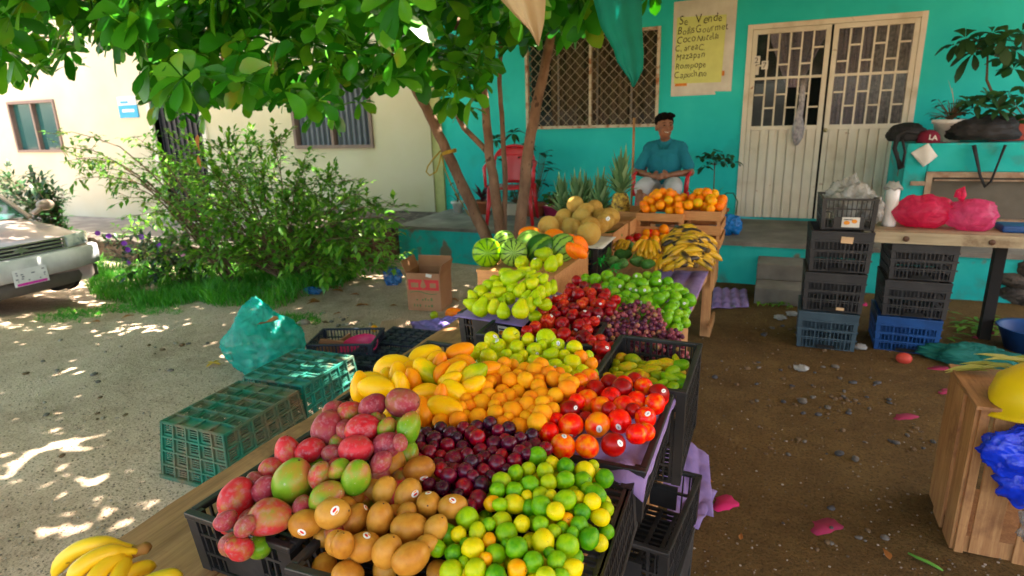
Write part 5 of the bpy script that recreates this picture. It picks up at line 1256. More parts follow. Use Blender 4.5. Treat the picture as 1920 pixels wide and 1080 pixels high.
FM['mangog'] = mat('green mango skin', [(.3, (.42, .10, .06)), (.45, (.30, .22, .03)), (.6, (.17, .30, .02)), (.8, (.10, .25, .015))], scale=.9, detail=4, wr=.1, rough=.35, wz=-.12, speck=(6, .66, (.30, .38, .16)), coat=.1)
FM['ymango'] = mat('yellow mango skin', [(.2, (.96, .40, .0)), (.5, (.97, .50, .0)), (.8, (.95, .58, .006))], scale=1.0, wr=.4, off=-.2, rough=.36, speck=(9, .74, (.3, .12, .02)), sss=.12, coat=.1)
FM['omango'] = mat('orange mango skin', [(.2, (.93, .22, .0)), (.6, (.94, .32, .0)), (.9, (.93, .42, .002))], scale=1.1, rough=.4, speck=(8, .72, (.25, .08, .02)), sss=.12, wr=.2, off=-.1)
FM['gymango'] = mat('half green mango skin', [(.3, (.32, .40, .01)), (.5, (.48, .50, .01)), (.75, (.85, .55, .01))], scale=.9, rough=.38, speck=(11, .7, (.1, .08, .01)), wz=-.25)
FM['brown'] = mat('sapodilla skin', [(.2, (.34, .115, .008)), (.5, (.45, .185, .012)), (.8, (.54, .26, .025))], scale=1.6, detail=7, wr=.5, off=-.25, rough=.42, speck=(11, .72, (.10, .04, .015)), rvar=.2, bump=.1, bscale=20, bdist=.003, sss=.05)
FM['plum'] = mat('plum skin', [(.2, (.035, .006, .020)), (.45, (.10, .007, .026)), (.7, (.20, .008, .025)), (.95, (.42, .01, .02))], scale=1.3, wr=.6, off=-.33, rough=.26, speck=(5, .66, (.12, .06, .12)), coat=.25)
FM['guavag'] = mat('green guava skin', [(.2, (.065, .24, .0)), (.5, (.17, .38, .003)), (.8, (.32, .50, .008))], scale=1.3, detail=6, wr=.5, off=-.25, rough=.4, speck=(10, .7, (.10, .13, .02)), bump=.25, bscale=11, bdist=.004, coat=.08)
FM['guavay'] = mat('yellow guava skin', [(.2, (.50, .50, .02)), (.5, (.72, .60, .02)), (.8, (.85, .66, .02))], scale=1.2, detail=6, wr=.3, off=-.15, rough=.4, speck=(7, .68, (.28, .20, .02)), bump=.25, bscale=11, bdist=.004)
FM['guavayg'] = mat('lime yellow guava skin', [(.2, (.22, .38, .015)), (.5, (.38, .48, .015)), (.8, (.55, .55, .02))], scale=1.2, detail=6, wr=.3, off=-.15, rough=.4, speck=(8, .69, (.15, .13, .02)), bump=.25, bscale=11, bdist=.004)
FM['guavao'] = mat('orange guava skin', [(.2, (.80, .30, .01)), (.8, (.88, .50, .02))], scale=1.4, rough=.4, speck=(8, .69, (.3, .15, .02)))
FM['nect'] = mat('nectarine skin', [(.2, (.28, .008, .012)), (.38, (.72, .012, .004)), (.54, (.88, .05, .003)), (.68, (.93, .17, .004)), (.85, (.93, .30, .008))], scale=1.15, detail=5, wn=1.25, wr=.40, off=-.27, rough=.34, coat=.15, speck=(16, .70, (.85, .25, .06)))
FM['nectd'] = mat('dark nectarine skin', [(.2, (.13, .006, .012)), (.6, (.36, .010, .014)), (.9, (.60, .05, .02))], scale=.9, wr=.2, off=-.1, rough=.33, coat=.15)
FM['apri'] = mat('apricot skin', [(.2, (.85, .22, .0)), (.5, (.93, .33, .004)), (.8, (.93, .42, .02))], scale=1.3, detail=5, wr=.5, off=-.25, rough=.6, speck=(6, .70, (.34, .17, .06)), sss=.1)
FM['yapple'] = mat('yellow green apple skin', [(.2, (.34, .50, .010)), (.5, (.52, .62, .014)), (.8, (.74, .66, .02))], scale=1.2, detail=5, wr=.5, off=-.25, rough=.33, coat=.1, speck=(22, .7, (.6, .6, .2)))
FM['pear'] = mat('green pear skin', [(.2, (.26, .42, .008)), (.5, (.40, .53, .012)), (.8, (.56, .56, .02))], scale=1.2, detail=6, wr=.4, off=-.2, rough=.42, speck=(14, .70, (.25, .24, .05)))
FM['rapple'] = mat('red apple skin', [(.2, (.09, .003, .010)), (.42, (.26, .004, .010)), (.65, (.50, .012, .012)), (.9, (.66, .14, .03))], scale=1.1, detail=6, wr=.45, off=-.22, rough=.3, coat=.2, stretch=(3, 3, .6), speck=(24, .72, (.65, .25, .12)))
FM['gapple'] = mat('green apple skin', [(.2, (.09, .30, .006)), (.6, (.17, .42, .012)), (.9, (.34, .52, .03))], scale=1.1, detail=5, wr=.4, off=-.2, rough=.3, coat=.15, speck=(22, .7, (.35, .55, .12)))
FM['smango'] = mat('small mango skin', [(.25, (.20, .30, .02)), (.5, (.36, .38, .03)), (.65, (.55, .42, .05)), (.85, (.50, .22, .05))], scale=1.8, detail=6, wr=.4, off=-.2, rough=.45, speck=(7, .66, (.14, .10, .02)))
FM['orange'] = mat('orange peel', [(.2, (.80, .19, .0)), (.5, (.85, .29, .004)), (.75, (.80, .40, .01)), (.95, (.50, .42, .01))], scale=1.0, detail=4, wr=.6, off=-.3, rough=.45, bump=.2, bscale=30, bdist=.005)
FM['grape'] = mat('grape skin', [(.2, (.07, .015, .04)), (.5, (.16, .035, .06)), (.8, (.30, .08, .09)), (.98, (.30, .22, .08))], scale=1.0, wr=.9, wn=.3, off=-.1, rough=.3, sss=.1, speck=(4, .62, (.32, .18, .25)))
FM['avo'] = mat('dark green skin', [(.2, (.015, .06, .015)), (.6, (.045, .14, .03)), (.9, (.12, .22, .08))], scale=3, detail=6, wr=.3, rough=.5, bump=.4, bscale=18)
FM['papaya'] = mat('papaya skin', [(.2, (.90, .13, .0)), (.6, (.95, .21, .0)), (.85, (.93, .32, .005))], scale=1.2, wr=.2, rough=.5, detail=6, speck=(6, .66, (.5, .10, .01)))
FM['melon'] = mat('cantaloupe rind', [(.3, (.44, .24, .07)), (.55, (.56, .34, .11)), (.8, (.60, .42, .15))], scale=1.0, detail=4, wr=.35, off=-.15, rough=.8, bump=.8, bscale=13, bdist=.02, speck=(11, .55, (.60, .44, .21), 5))
def wm_mat(name, base, stripe, k):
    m, n, l, b = nmat(name); tc = n.new('ShaderNodeTexCoord'); g = n.new('ShaderNodeTexGradient'); g.gradient_type = 'RADIAL'; l.new(tc.outputs['Object'], g.inputs[0])
    nz = noise_(n, l, tc.outputs['Object'], 3.2, 5, .6); nz2 = noise_(n, l, tc.outputs['Object'], 12, 4, .6)
    a = math_(n, l, 'MULTIPLY_ADD', nz, .075, g.outputs[1]); s_ = math_(n, l, 'SINE', math_(n, l, 'MULTIPLY', a, 6.2832 * k))
    f = math_(n, l, 'MULTIPLY_ADD', nz2, 1.3, s_); c = ramp(n, l, math_(n, l, 'MULTIPLY', f, .5), [(.28, base), (.62, tuple(x * .8 for x in base)), (.78, stripe)])
    l.new(c, b.inputs['Base Color']); b.inputs['Roughness'].default_value = .35; return m
FM['wm1'] = wm_mat('light watermelon rind', (.20, .38, .03), (.03, .12, .015), 11)
FM['wm2'] = wm_mat('lined watermelon rind', (.22, .36, .08), (.01, .04, .012), 13)
FM['wm3'] = wm_mat('dark watermelon rind', (.03, .10, .02), (.14, .26, .04), 6)
FM['wm4'] = wm_mat('pale watermelon rind', (.30, .48, .12), (.16, .32, .07), 9)
for k_, m_ in FM.items():                          # vivid, little sheen
    k2_ = {'mango': 1.0, 'mangop': 1.0, 'mangog': 1.05, 'brown': .97, 'apri': 1.05, 'ymango': 1.02, 'omango': 1.05, 'guavay': 1.05, 'melon': 1.2, 'rapple': 1.05, 'gapple': 1.02, 'pear': 1.05, 'yapple': 1.05}.get(k_, 1.18)
    b_ = m_.node_tree.nodes['Principled BSDF']; b_.inputs['Specular IOR Level'].default_value = .28 if k_ != 'plum' else .4; b_.inputs['Coat Weight'].default_value *= .4
    for nd in m_.node_tree.nodes:
        if nd.type == 'VALTORGB':
            for e in nd.color_ramp.elements:
                c_ = e.color; lu = .3 * c_[0] + .5 * c_[1] + .2 * c_[2]; e.color = [max(0, min(.97, (lu + (x - lu) * k2_) * 1.06)) for x in c_[:3]] + [1]
dk = flat('dry calyx', (.09, .045, .02), .9); gst = flat('brown stem', (.12, .07, .03), .8)
white_s = flat('white sticker', (.80, .80, .80), .4, var=.03); red_s = flat('red sticker print', (.65, .02, .02), .4); orange_s = flat('orange sticker print', (.9, .35, .0), .4); grey_s = flat('grey sticker print', (.35, .4, .45), .4)
class Kind:
    def __init__(s, name, cat, prof, fns, part=None, n=22, nz=.03, nf=1.4):
        s.name = name; s.cat = cat; s.protos = {}; s.args = (prof, fns, n, nz, nf); s.part = part; s.bvh = {}
    def mesh(s, m, i):
        k = (m, i)
        if k not in s.protos:
            prof, fns, n, nz, nf = s.args; fn = fns[i % len(fns)]; p = prof[i % len(prof)] if isinstance(prof[0], list) else prof
            s.protos[k] = lathe_mesh(s.name, p, n, fn, FM[m], i + 1, nz, nf)
            me = s.protos[k]; s.bvh[k] = BVHTree.FromPolygons([v.co for v in me.vertices], [tuple(q.vertices) for q in me.polygons])
        return s.protos[k]
def calyx_mb(z, r, col):
    mb = MB(); random_state = random.getstate()
    mb.lathe([(r * 1.0, z - .035), (r * .9, z + .012), (r * .35, z + .005), (0, z - .01)], 8)
    for i in range(5):
        a = i * 1.257; mb.add([(r * .7 * math.cos(a - .4), r * .7 * math.sin(a - .4), z), (r * .7 * math.cos(a + .4), r * .7 * math.sin(a + .4), z), (r * 1.25 * math.cos(a), r * 1.25 * math.sin(a), z + .09)], [(0, 1, 2)])
    return mb.mesh('calyx', col, False)
def stem_mb(z, L, r, col):
    return MB().tube([(0, 0, z), (.02, .01, z + L * .5), (.07, .02, z + L)], [r, r * .8, r * 1.2], 6).mesh('stem', col, True)
K = {}
K['mango'] = Kind('mango', 'mango', eprof(.95, 1.16, 18, .07), [bend(.06), bend(.1), bend(.03), lobes(2, .03)], n=28, nz=.08, nf=1.1, part=('stem_scar', MB().lathe([(.07, 1.10), (.06, 1.17), (0, 1.18)], 8).mesh('stem_scar', dk, True)))
K['ymango'] = Kind('yellow_mango', 'mango', eprof(.80, 1.28, 18, .12), [bend(.10), bend(.16), bend(.05)], n=26, nz=.07, nf=1.2)
K['sapodilla'] = Kind('sapodilla', 'sapodilla', eprof(.93, 1.16, 18, .04, .02, .02), [None, bend(.03), lobes(2, .02)], n=28, nz=.05, nf=1.2, part=('calyx', MB().lathe([(.07, 1.12), (.06, 1.165), (0, 1.16)], 8).mesh('calyx', dk, True)))
K['plum'] = Kind('plum', 'plum', eprof(1, .97, 14, 0, .10, .02), [seam(.05, .25), None, seam(.03, .3)], part=('stem', stem_mb(.84, .12, .03, gst)))
K['guava'] = Kind('guava', 'guava', [eprof(.96, 1.0, 14, -.02), eprof(.93, 1.12, 14, -.10), eprof(.95, 1.02, 14, -.04)], [None, lobes(3, .015), lobes(4, .02)], nz=.06, nf=2, part=('calyx', calyx_mb(-1.0, .16, dk)))
# calyx sits at the -z end: flip it
for v in K['guava'].part[1].vertices: v.co.z = -(v.co.z + 1.0) - .98
K['nectarine'] = Kind('nectarine', 'nectarine', eprof(1, .95, 16, 0, .14, .03), [seam(.09, .22), seam(.06, .25), seam(.11, .2)], n=30, nz=.03, part=('stem_scar', MB().lathe([(.09, .78), (.05, .80), (0, .80)], 8).mesh('stem_scar', dk, True)))
K['apricot'] = Kind('apricot', 'apricot', eprof(1, .94, 14, 0, .12, .02), [seam(.09, .22), seam(.07, .25)], n=26)
K['apple'] = Kind('apple', 'apple', eprof(1, .90, 16, .07, .26, .12), [lobes(5, .025), lobes(4, .03), lobes(5, .015)], n=26, part=('stem', stem_mb(.64, .28, .035, gst)))
PP = [(0, -.92), (.22, -.98), (.55, -.92), (.85, -.62), (.98, -.2), (.95, .15), (.78, .5), (.58, .85), (.46, 1.12), (.32, 1.3), (.12, 1.36), (0, 1.33)]
K['pear'] = Kind('pear', 'pear', [PP, [(r, z * .88 + .04 * r) for r, z in PP]], [None, bend(.03), lobes(3, .02)], nz=.05, part=('stem', stem_mb(1.2, .3, .035, gst)))
K['orange'] = Kind('orange', 'orange', eprof(1, .96, 14, 0, .04, .02), [None, lobes(5, .01)], n=20)
K['melon'] = Kind('cantaloupe', 'melon', eprof(1, 1.04, 18), [None, lobes(9, .012)], n=36)
K['wm'] = Kind('watermelon', 'watermelon', eprof(.96, 1.06, 20), [None], n=36)
K['papaya'] = Kind('papaya', 'papaya', eprof(.82, 1.3, 20, .12), [lobes(5, .02)], n=28, nz=.06)
K['avocado'] = Kind('avocado', 'avocado', eprof(.8, 1.2, 14, .15), [None, bend(.05)], n=18, nz=.08)

def make_fruit(kind, m, pos, rad, axis=None, i=0, label='', cat=None, group=None, parts=True, squash=None):
    k = K[kind]; me = k.mesh(m, i); o = bpy.data.objects.new(k.name, me); C.objects.link(o)
    if axis is not None: q = Vector(axis).to_track_quat('Z', 'Y') @ Quaternion((0, 0, 1), rnd(0, 6.28))
    else: q = Vector(rdir()).to_track_quat('Z', 'Y') @ Quaternion((0, 0, 1), rnd(0, 6.28))
    o.rotation_mode = 'QUATERNION'; o.rotation_quaternion = q; o.location = pos; o.scale = (rad,) * 3
    tag(o, label, cat or k.cat, group)
    if parts and k.part:
        c = bpy.data.objects.new(k.part[0], k.part[1]); C.objects.link(c); c.parent = o
    o['_k'] = 0; del o['_k']
    return o, k.bvh[(m, i)]
def sticker(o, bvh, px, py, r, kind='white'):
    """oval paper sticker wrapped on the fruit where the ray through the fruit's skin meets it"""
    q = o.rotation_quaternion; rad = o.scale[0]
    org = q.inverted() @ (CAM - Vector(o.location)) / rad; d = (q.inverted() @ ray(px, py)).normalized()
    h = bvh.ray_cast(org, d)
    if h[0] is None: return
    n_ = h[1]; c = h[0]
    if n_.dot(d) > 0: n_ = -n_
    a0 = n_.orthogonal().normalized(); b0 = n_.cross(a0)
    def patch(name, rr, off, m, par, cx=0, cy=0, asp=.75):
        vs = [];
        N = 14
        for t, ring in ((0, 1), (.55, N), (1, N)):
            for j in range(ring):
                a = 2 * math.pi * j / N; p = c + a0 * (cx + rr * t * math.cos(a)) + b0 * (cy + rr * asp * t * math.sin(a)) + n_ * .5
                hh = bvh.ray_cast(p, -n_); vs.append((hh[0] if hh[0] else p - n_ * .5) + n_ * off)
        fs = [(0, 1 + j, 1 + (j + 1) % N) for j in range(N)] + [(1 + j, 1 + N + j, 1 + N + (j + 1) % N, 1 + (j + 1) % N) for j in range(N)]
        ob = MB().add(vs, fs).build(name, m, par, True, local=True); return ob
    s_ = patch('sticker', r, .012, white_s, o)
    if kind == 'red':
        patch('sticker_print', r * .55, .018, red_s, s_, 0, -r * .1, .45); patch('sticker_band', r * .5, .018, orange_s, s_, r * .15, r * .48, .3)
    else: patch('sticker_print', r * .5, .018, grey_s, s_, 0, 0, .4)
def parse(s, ox, oy, sc):
    out = []
    for e in s.split():
        f = e.split(','); x, y, r = float(f[0]) / sc + ox, float(f[1]) / sc + oy, float(f[2]) / sc; out.append([x, y, r] + f[3:])
    return out
def place(entries, hf, kind, mats, label, group, spread_z=.05, floor=.80, fill=True, axis_default=None, stickers=(), cat=None, rscale=1.0, parts=True, fillm=None, slack=.86, fill_n=1.0, color_words=None):
    """entries: px, py, rpx, matkey, angle(deg or r), ... ; hf(x, y) -> height of the fruit centres"""
    P_ = []
    for e in entries:
        z = hf(0, 0) if not callable(hf) else .95
        for _ in range(25):
            p = onz(e[0], e[1], z); z = z * .5 + .5 * hf(p.x, p.y)
        p = onz(e[0], e[1], z); dep = proj(p)[2]; P_.append([p, e[2] * dep / F * rscale, dep])
    base = [q[2] for q in P_]; n = len(P_)
    for it in range(40):
        mv_ = False
        for i in range(n):
            for j in range(i + 1, n):
                d = P_[i][0] - P_[j][0]; L = d.length; mn = slack * (P_[i][1] + P_[j][1])
                if L < mn:
                    mv_ = True; push = (mn - L) * .5
                    a, b_ = (i, j) if (P_[i][2] < P_[j][2] - 1e-4 or (abs(P_[i][2] - P_[j][2]) <= 1e-4 and entries[i][1] > entries[j][1])) else (j, i)
                    P_[a][2] -= push * .7; P_[b_][2] += push * .7
        for i in range(n):
            P_[i][2] = max(base[i] - .07, min(base[i] + .07, P_[i][2]))
            r0 = ray(entries[i][0], entries[i][1]); P_[i][0] = CAM + r0 * (P_[i][2] / F); P_[i][1] = entries[i][2] * P_[i][2] / F * rscale
        if not mv_: break
    xs_ = [e[0] for e in entries]; ys_ = [e[1] for e in entries]; made = []
    def where(x, y):
        a = (x - min(xs_)) / (max(xs_) - min(xs_) + 1e-6); b_ = (y - min(ys_)) / (max(ys_) - min(ys_) + 1e-6)
        v = 'front' if b_ > .66 else 'middle' if b_ > .33 else 'back'; h = 'left' if a < .33 else 'right' if a > .66 else 'centre'
        return 'the middle' if (v == 'middle' and h == 'centre') else 'the %s %s' % (v, h) if v != 'middle' else 'the %s side' % h
    for i, e in enumerate(entries):
        mk = e[3] if len(e) > 3 and e[3] else mats[0]
        ax = axis_default() if callable(axis_default) else None
        if len(e) > 4 and e[4]:
            if e[4] == 'c': ax = (CAM - P_[i][0]) + rdir() * .2                   # long axis towards the viewer
            else:
                a = R(float(e[4])); ax = cw((math.cos(a), -math.sin(a), rnd(-.35, .35)))
        st = len(e) > 5 and e[5]
        w_ = (color_words or {}).get(mk, '')
        lb = label.format(c=w_, w=where(e[0], e[1])) + (' with a sticker' if st else '')
        o, bv = make_fruit(kind, mk, P_[i][0], P_[i][1], ax, i % 3, lb, cat, group, parts)
        if st:
            f = st.split(':'); sticker(o, bv, e[0] + float(f[1]) * e[2], e[1] + float(f[2]) * e[2], float(f[3]) if len(f) > 3 else .28, 'red' if f[0] == 'k' else 'white')
        made.append(o)
    if fill:
        ra = sum(q[1] for q in P_) / n; allp = [(q[0], q[1]) for q in P_]; k = 0
        for t in range(int(n * 14)):
            if k > n * fill_n: break
            q = random.choice(P_)[0]; p = q + Vector((rnd(-1.5, 1.5) * ra, rnd(-.8, 2.0) * ra, -rnd(.9, 2.4) * ra))
            if p.z < floor + ra * .9: continue
            if all((p - a).length > .84 * (ra + b_) for a, b_ in allp):
                x, y, _ = proj(p)
                if x < min(xs_) - 4 or x > max(xs_) + 4 or y < min(ys_) - 2: continue
                mk = random.choice(fillm or mats); w_ = (color_words or {}).get(mk, '')
                make_fruit(kind, mk, p, ra * rnd(.92, 1.0), axis_default() if callable(axis_default) else None, k % 3, label.format(c=w_, w=where(x, y)), cat, group, parts); allp.append((p, ra)); k += 1
    return made
B2 = (640, 720, 3); B1 = (0, 720, 3); Z5 = (640, 360, 3); A4 = (840, 380, 3.375)
flat_ax = lambda: Vector((rnd(-1, 1), rnd(-1, 1), rnd(-.3, .3)))

# red mangoes
E = parse('1330,645,104,mango,80 1520,745,116,mango,10 1645,550,122,mangog,70 1490,590,75,mangop,60 1620,385,84,mango,90 1745,375,74,mango,20 1840,640,92,mangog,35 1800,512,74,mango,80 1870,392,58,mangop,10 1525,468,60,mango,20 1435,545,55,mangop 1700,690,60,mangop 1905,480,60,mangog 1270,770,60,mangop 1380,800,60,mangop', *B1)
E += parse('-75,255,95,mangop,80 45,155,64,mango,20 -40,150,60,mangop 178,125,73,mangop,30 340,105,88,mangop,5 118,250,88,mango,15 255,245,56,mangog,60 380,240,76,mangog,80 85,368,90,mango,10 258,345,78,mangop,20 85,520,88,mangog,75 225,440,60,mangop -10,350,60,mango 330,330,45,mangop 190,200,40,mango 20,255,56,mangop -30,470,60,mango', *B2)
place(E, lambda x, y: .945 + .13 * max(0, min(1, (y - .80) / .30)), 'mango', ['mango', 'mangop', 'mangog'], '{c} large mango at {w} of the red mango heap', 'large red mangoes heaped in the left front crate', floor=.77, axis_default=lambda: Vector((rnd(-1, 1), rnd(-1, 1), rnd(-1, 1))), color_words={'mango': 'bright red', 'mangop': 'dull purple red', 'mangog': 'green and red'}, slack=.80)
# brown sapodillas
E = parse('1722,785,84,brown,8,k:-.3:.6:.30 1870,730,92,brown,15,k:.15:-.2:.3 1895,892,70,brown,80 ', *B1)
E += parse('288,445,84,brown,85 437,480,82,brown,28,k:.35:.62:.30 160,594,88,brown,12 245,600,74,brown,70 375,622,82,brown,70,k:.5:-.05:.3 490,675,76,brown,c,k:0:-.85:.28 626,690,74,brown,10,k:0:-.5:.3 218,757,88,brown,75 85,757,76,brown,60,k:.7:-.85:.25 382,810,92,brown,3 530,812,76,brown,60 130,915,86,brown,20,k:.15:-.75:.3 258,940,90,brown,65 392,980,100,brown,30 20,690,64,brown 8,905,72,brown,80 365,722,56,brown 70,650,56,brown 300,730,56,brown 480,900,56,brown', *B2)
place(E, lambda x, y: .925 + .05 * max(0, min(1, (y - .72) / .35)), 'sapodilla', ['brown'], 'smooth brown sapodilla at {w} of the sapodilla crate', 'brown sapodillas in the middle front crate', floor=.76, axis_default=lambda: Vector((rnd(-1, 1), rnd(-1, 1), rnd(-.6, .6))), slack=.82)
# plums
E = parse('430,315,46 523,310,47 395,385,44 560,250,40 612,280,46 495,388,46 597,345,43 688,250,40 762,240,40 838,222,42 735,280,45 765,302,48 880,260,36 940,255,45 858,335,46 945,335,46 1008,305,38 1072,290,42 682,355,42 783,375,44 630,425,52 658,398,40 707,395,38 805,415,44 730,440,44 700,492,50 605,515,46 875,450,54 800,490,43 790,565,49 692,580,52 770,648,54 568,585,46 495,565,42 548,455,44 562,485,44 975,430,44 1005,385,44 1085,345,44 1150,365,42 430,425,40 478,275,38 902,400,38 725,690,42 1040,362,40 640,480,36 850,380,36 1045,395,34 920,310,34 650,300,34 520,350,34 450,360,36 770,430,34 600,470,34 740,520,38 840,520,36 930,480,32 660,620,34 560,400,32 380,440,32', *B2)
random.seed(3); sx = {3: 1}
place(E, lambda x, y: .935 + .03 * max(0, min(1, (y - .95) / .3)), 'plum', ['plum'], 'round dark plum at {w} of the plum heap', 'dark purple plums heaped between mangoes and nectarines', floor=.885, slack=.82, rscale=1.04)
# guavas
E = parse('1100,405,55,guavag 1187,445,42,guavay 980,500,47,guavag 1052,478,42,guavayg 1145,490,52,guavayg,c 1262,465,52,guavag 1370,490,58,guavay 1415,465,36,guavayg 1480,532,55,guavag,60 1358,545,54,guavag 1255,542,54,guavag,30 1165,555,52,guavayg 1062,567,54,guavag 900,545,54,guavayg 977,600,52,guavag 880,597,48,guavag 1432,620,56,guavag,170 1412,660,50,guavay,170 1327,638,42,guavay 1258,655,62,guavag,10 1125,690,62,guavag,90 1060,695,48,guavag 975,675,58,guavay,170 1120,628,50,guavayg 1352,720,52,guavag 1455,750,52,guavay 1205,715,56,guavay 1270,762,42,guavao 892,680,42,guavag 848,672,48,guavao 708,757,68,guavag 898,772,56,guavayg 1015,788,50,guavay,70 1120,790,50,guavag 1340,800,54,guavag 1240,810,42,guavag 1195,832,44,guavayg 1395,866,60,guavag 598,850,62,guavag 660,845,46,guavay 765,832,52,guavayg 830,790,42,guavag 928,840,64,guavag,20 832,880,42,guavao 740,926,66,guavay 985,925,66,guavag,75 1050,890,40,guavayg 1136,886,70,guavay 1270,910,68,guavag,10 872,957,60,guavag 632,955,54,guavag 540,925,50,guavag 1080,1000,62,guavag,c 1212,1000,60,guavag 990,1042,58,guavao 1300,1040,60,guavay 618,1052,66,guavayg,10 755,1042,62,guavayg 872,1075,60,guavag 1150,1082,58,guavayg 1235,1086,52,guavag 812,985,42,guavao 1045,630,34,guavay 1180,625,34,guavay 1300,840,40,guavag 700,900,38,guavag 1170,950,36,guavag 930,905,36,guavag 1385,590,40,guavag 690,1000,36,guavag', *B2)
place(E, lambda x, y: .905 + .055 * max(0, min(1, (y - .72) / .3)) - .05 * max(0, (x + .33) / .12), 'guava', ['guavag', 'guavayg', 'guavay'], '{c} guava at {w} of the guava heap', 'green and yellow guavas on the right front crate', floor=.875, color_words={'guavag': 'glossy green', 'guavay': 'ripe yellow', 'guavayg': 'yellow green', 'guavao': 'orange tinged'}, slack=.84)
# nectarines
E = parse('1167,272,56,nect 1208,205,46,nect 1290,235,70,nect,,w:-.05:.85:.26 1247,350,68,nect,,w:.1:-.85:.26 1382,350,66,nect 1440,230,70,nect,,w:.15:.35:.30 1562,210,66,nect,,w:-.05:.5:.28 1530,340,66,nectd,,w:.6:-.1:.30 1662,282,60,nect 1715,270,48,nect 1710,190,58,nect,,w:.25:-.4:.30 1765,112,58,nect,,w:-.8:.3:.25 1662,92,52,nect 1785,55,56,nectd,,w:.5:-.3:.25 1590,130,62,nect 1460,128,58,nect 1385,95,62,nect 1515,75,56,nect 1428,30,52,nectd 1578,25,56,nectd 1700,15,50,nect 1285,150,56,nectd,,w:.6:-.3:.25 1345,55,46,nectd 1372,195,40,nectd 1325,100,46,nect 1505,145,44,nectd 1640,150,44,nectd 1340,-12,50,nect 1650,-20,44,nectd', *B2)
E += parse('1395,1050,54,nect 1510,1075,50,nectd 1590,1085,50,nect', *Z5)
place(E, lambda x, y: .950 + .02 * max(0, min(1, (y - 1.25) / .3)), 'nectarine', ['nect', 'nectd'], '{c} nectarine at {w} of the nectarine heap', 'red and orange nectarines on purple paper', floor=.905, rscale=1.07, color_words={'nect': 'bright orange red', 'nectd': 'deep red'}, slack=.84)
# apricots
E = parse('562,215,52 658,205,52 770,188,54 790,112,56 868,165,50 885,95,48 962,155,60 945,75,50 1000,240,52 1102,215,58 905,222,42 1047,120,52 1130,168,56 1188,145,44 1205,65,46 1270,25,52 1125,65,50 1130,110,44 1062,78,44 1110,18,48 990,48,46 905,45,44 830,60,42 722,125,40 745,62,46 810,20,46 700,185,40 1040,188,40 670,135,40 625,170,38 860,120,36 1160,100,36 1000,110,36 920,130,34 700,90,40 620,60,36 1080,150,34 940,190,34', *B2)
E += parse('915,968,42 912,1015,46 950,1058,48 1028,1000,44 1092,1008,54 1122,972,46 1165,1022,46 1036,1058,48 1195,1052,46 1262,1060,44 1225,1020,36 865,1060,44 1110,1060,40 990,1030,36 1075,1045,34 835,1068,38 1300,1075,40', *Z5)
place(E, lambda x, y: .93 + .06 * max(0, min(1, (y - 1.15) / .35)), 'apricot', ['apri'], 'soft orange apricot at {w} of the apricot heap', 'orange apricots heaped between yellow mangoes and nectarines', floor=.885, slack=.82, rscale=1.03)
# yellow mangoes
E = parse('300,985,82,ymango,8 460,928,72,ymango,32 325,1050,66,ymango,95 190,1075,66,ymango,150 485,1018,66,gymango,-35 553,968,48,omango,70 650,985,62,omango,10 668,898,54,omango,20 740,1035,66,gymango,40 815,1003,60,omango,20 700,960,52,omango,-30 610,1060,52,ymango,30 405,1060,52,omango,100 560,1010,44,omango,60 640,1020,58,ymango,55 400,985,44,ymango,20 530,930,40,ymango,30 250,1030,40,ymango', *Z5)
E += parse('200,20,75,ymango,0 330,20,66,ymango,80 480,52,62,ymango,10 470,155,58,omango,100 588,132,70,ymango,-8 640,50,66,ymango,-35 560,60,42,omango,90 740,12,54,ymango,30 105,15,60,ymango,90 415,110,46,omango 520,100,40,omango', *B2)
place(E, lambda x, y: .955 + .07 * max(0, min(1, (y - 1.25) / .35)), 'ymango', ['ymango', 'omango'], '{c} mango at {w} of the yellow mango heap', 'yellow mangoes heaped at the left table edge', floor=.80, fill_n=.5, axis_default=flat_ax, color_words={'ymango': 'golden yellow', 'omango': 'orange', 'gymango': 'green tinged yellow'}, slack=.76, rscale=1.18)
# yellow green apples
E = parse('957,812,54 847,832,48,,,w:.4:-.4:.3 1050,830,40 880,868,48,,,w:-.1:-.7:.3 990,880,50 1150,827,60,,,w:-.9:.1:.25 1220,862,40,,,w:0:-.3:.35 1312,877,48 745,907,42 830,932,54 1085,892,46,,,w:.4:.4:.25 1180,918,50 1345,932,46,omango 1300,962,52 1200,982,50,,,w:0:.2:.32 1092,957,48 985,950,44 1407,965,38,omango 1357,1012,44 932,915,36 1255,918,36 1150,1000,40 792,882,40 1325,1040,38 1265,1010,38 1020,920,34 1130,860,34 1240,1000,34 1390,920,30 700,940,34 880,985,36', *Z5)
made = place(E, lambda x, y: .955 + .05 * max(0, min(1, (y - 1.75) / .25)), 'apple', ['yapple'], 'yellow green apple at {w} of the middle apple crate', 'yellow green apples in the middle crate', floor=.80, color_words={}, slack=.84)
for o in made:
    if o.data.materials[0] == FM['omango']: o.name = 'apple'; o['label'] = 'orange yellow apple at the right end of the middle apple crate'
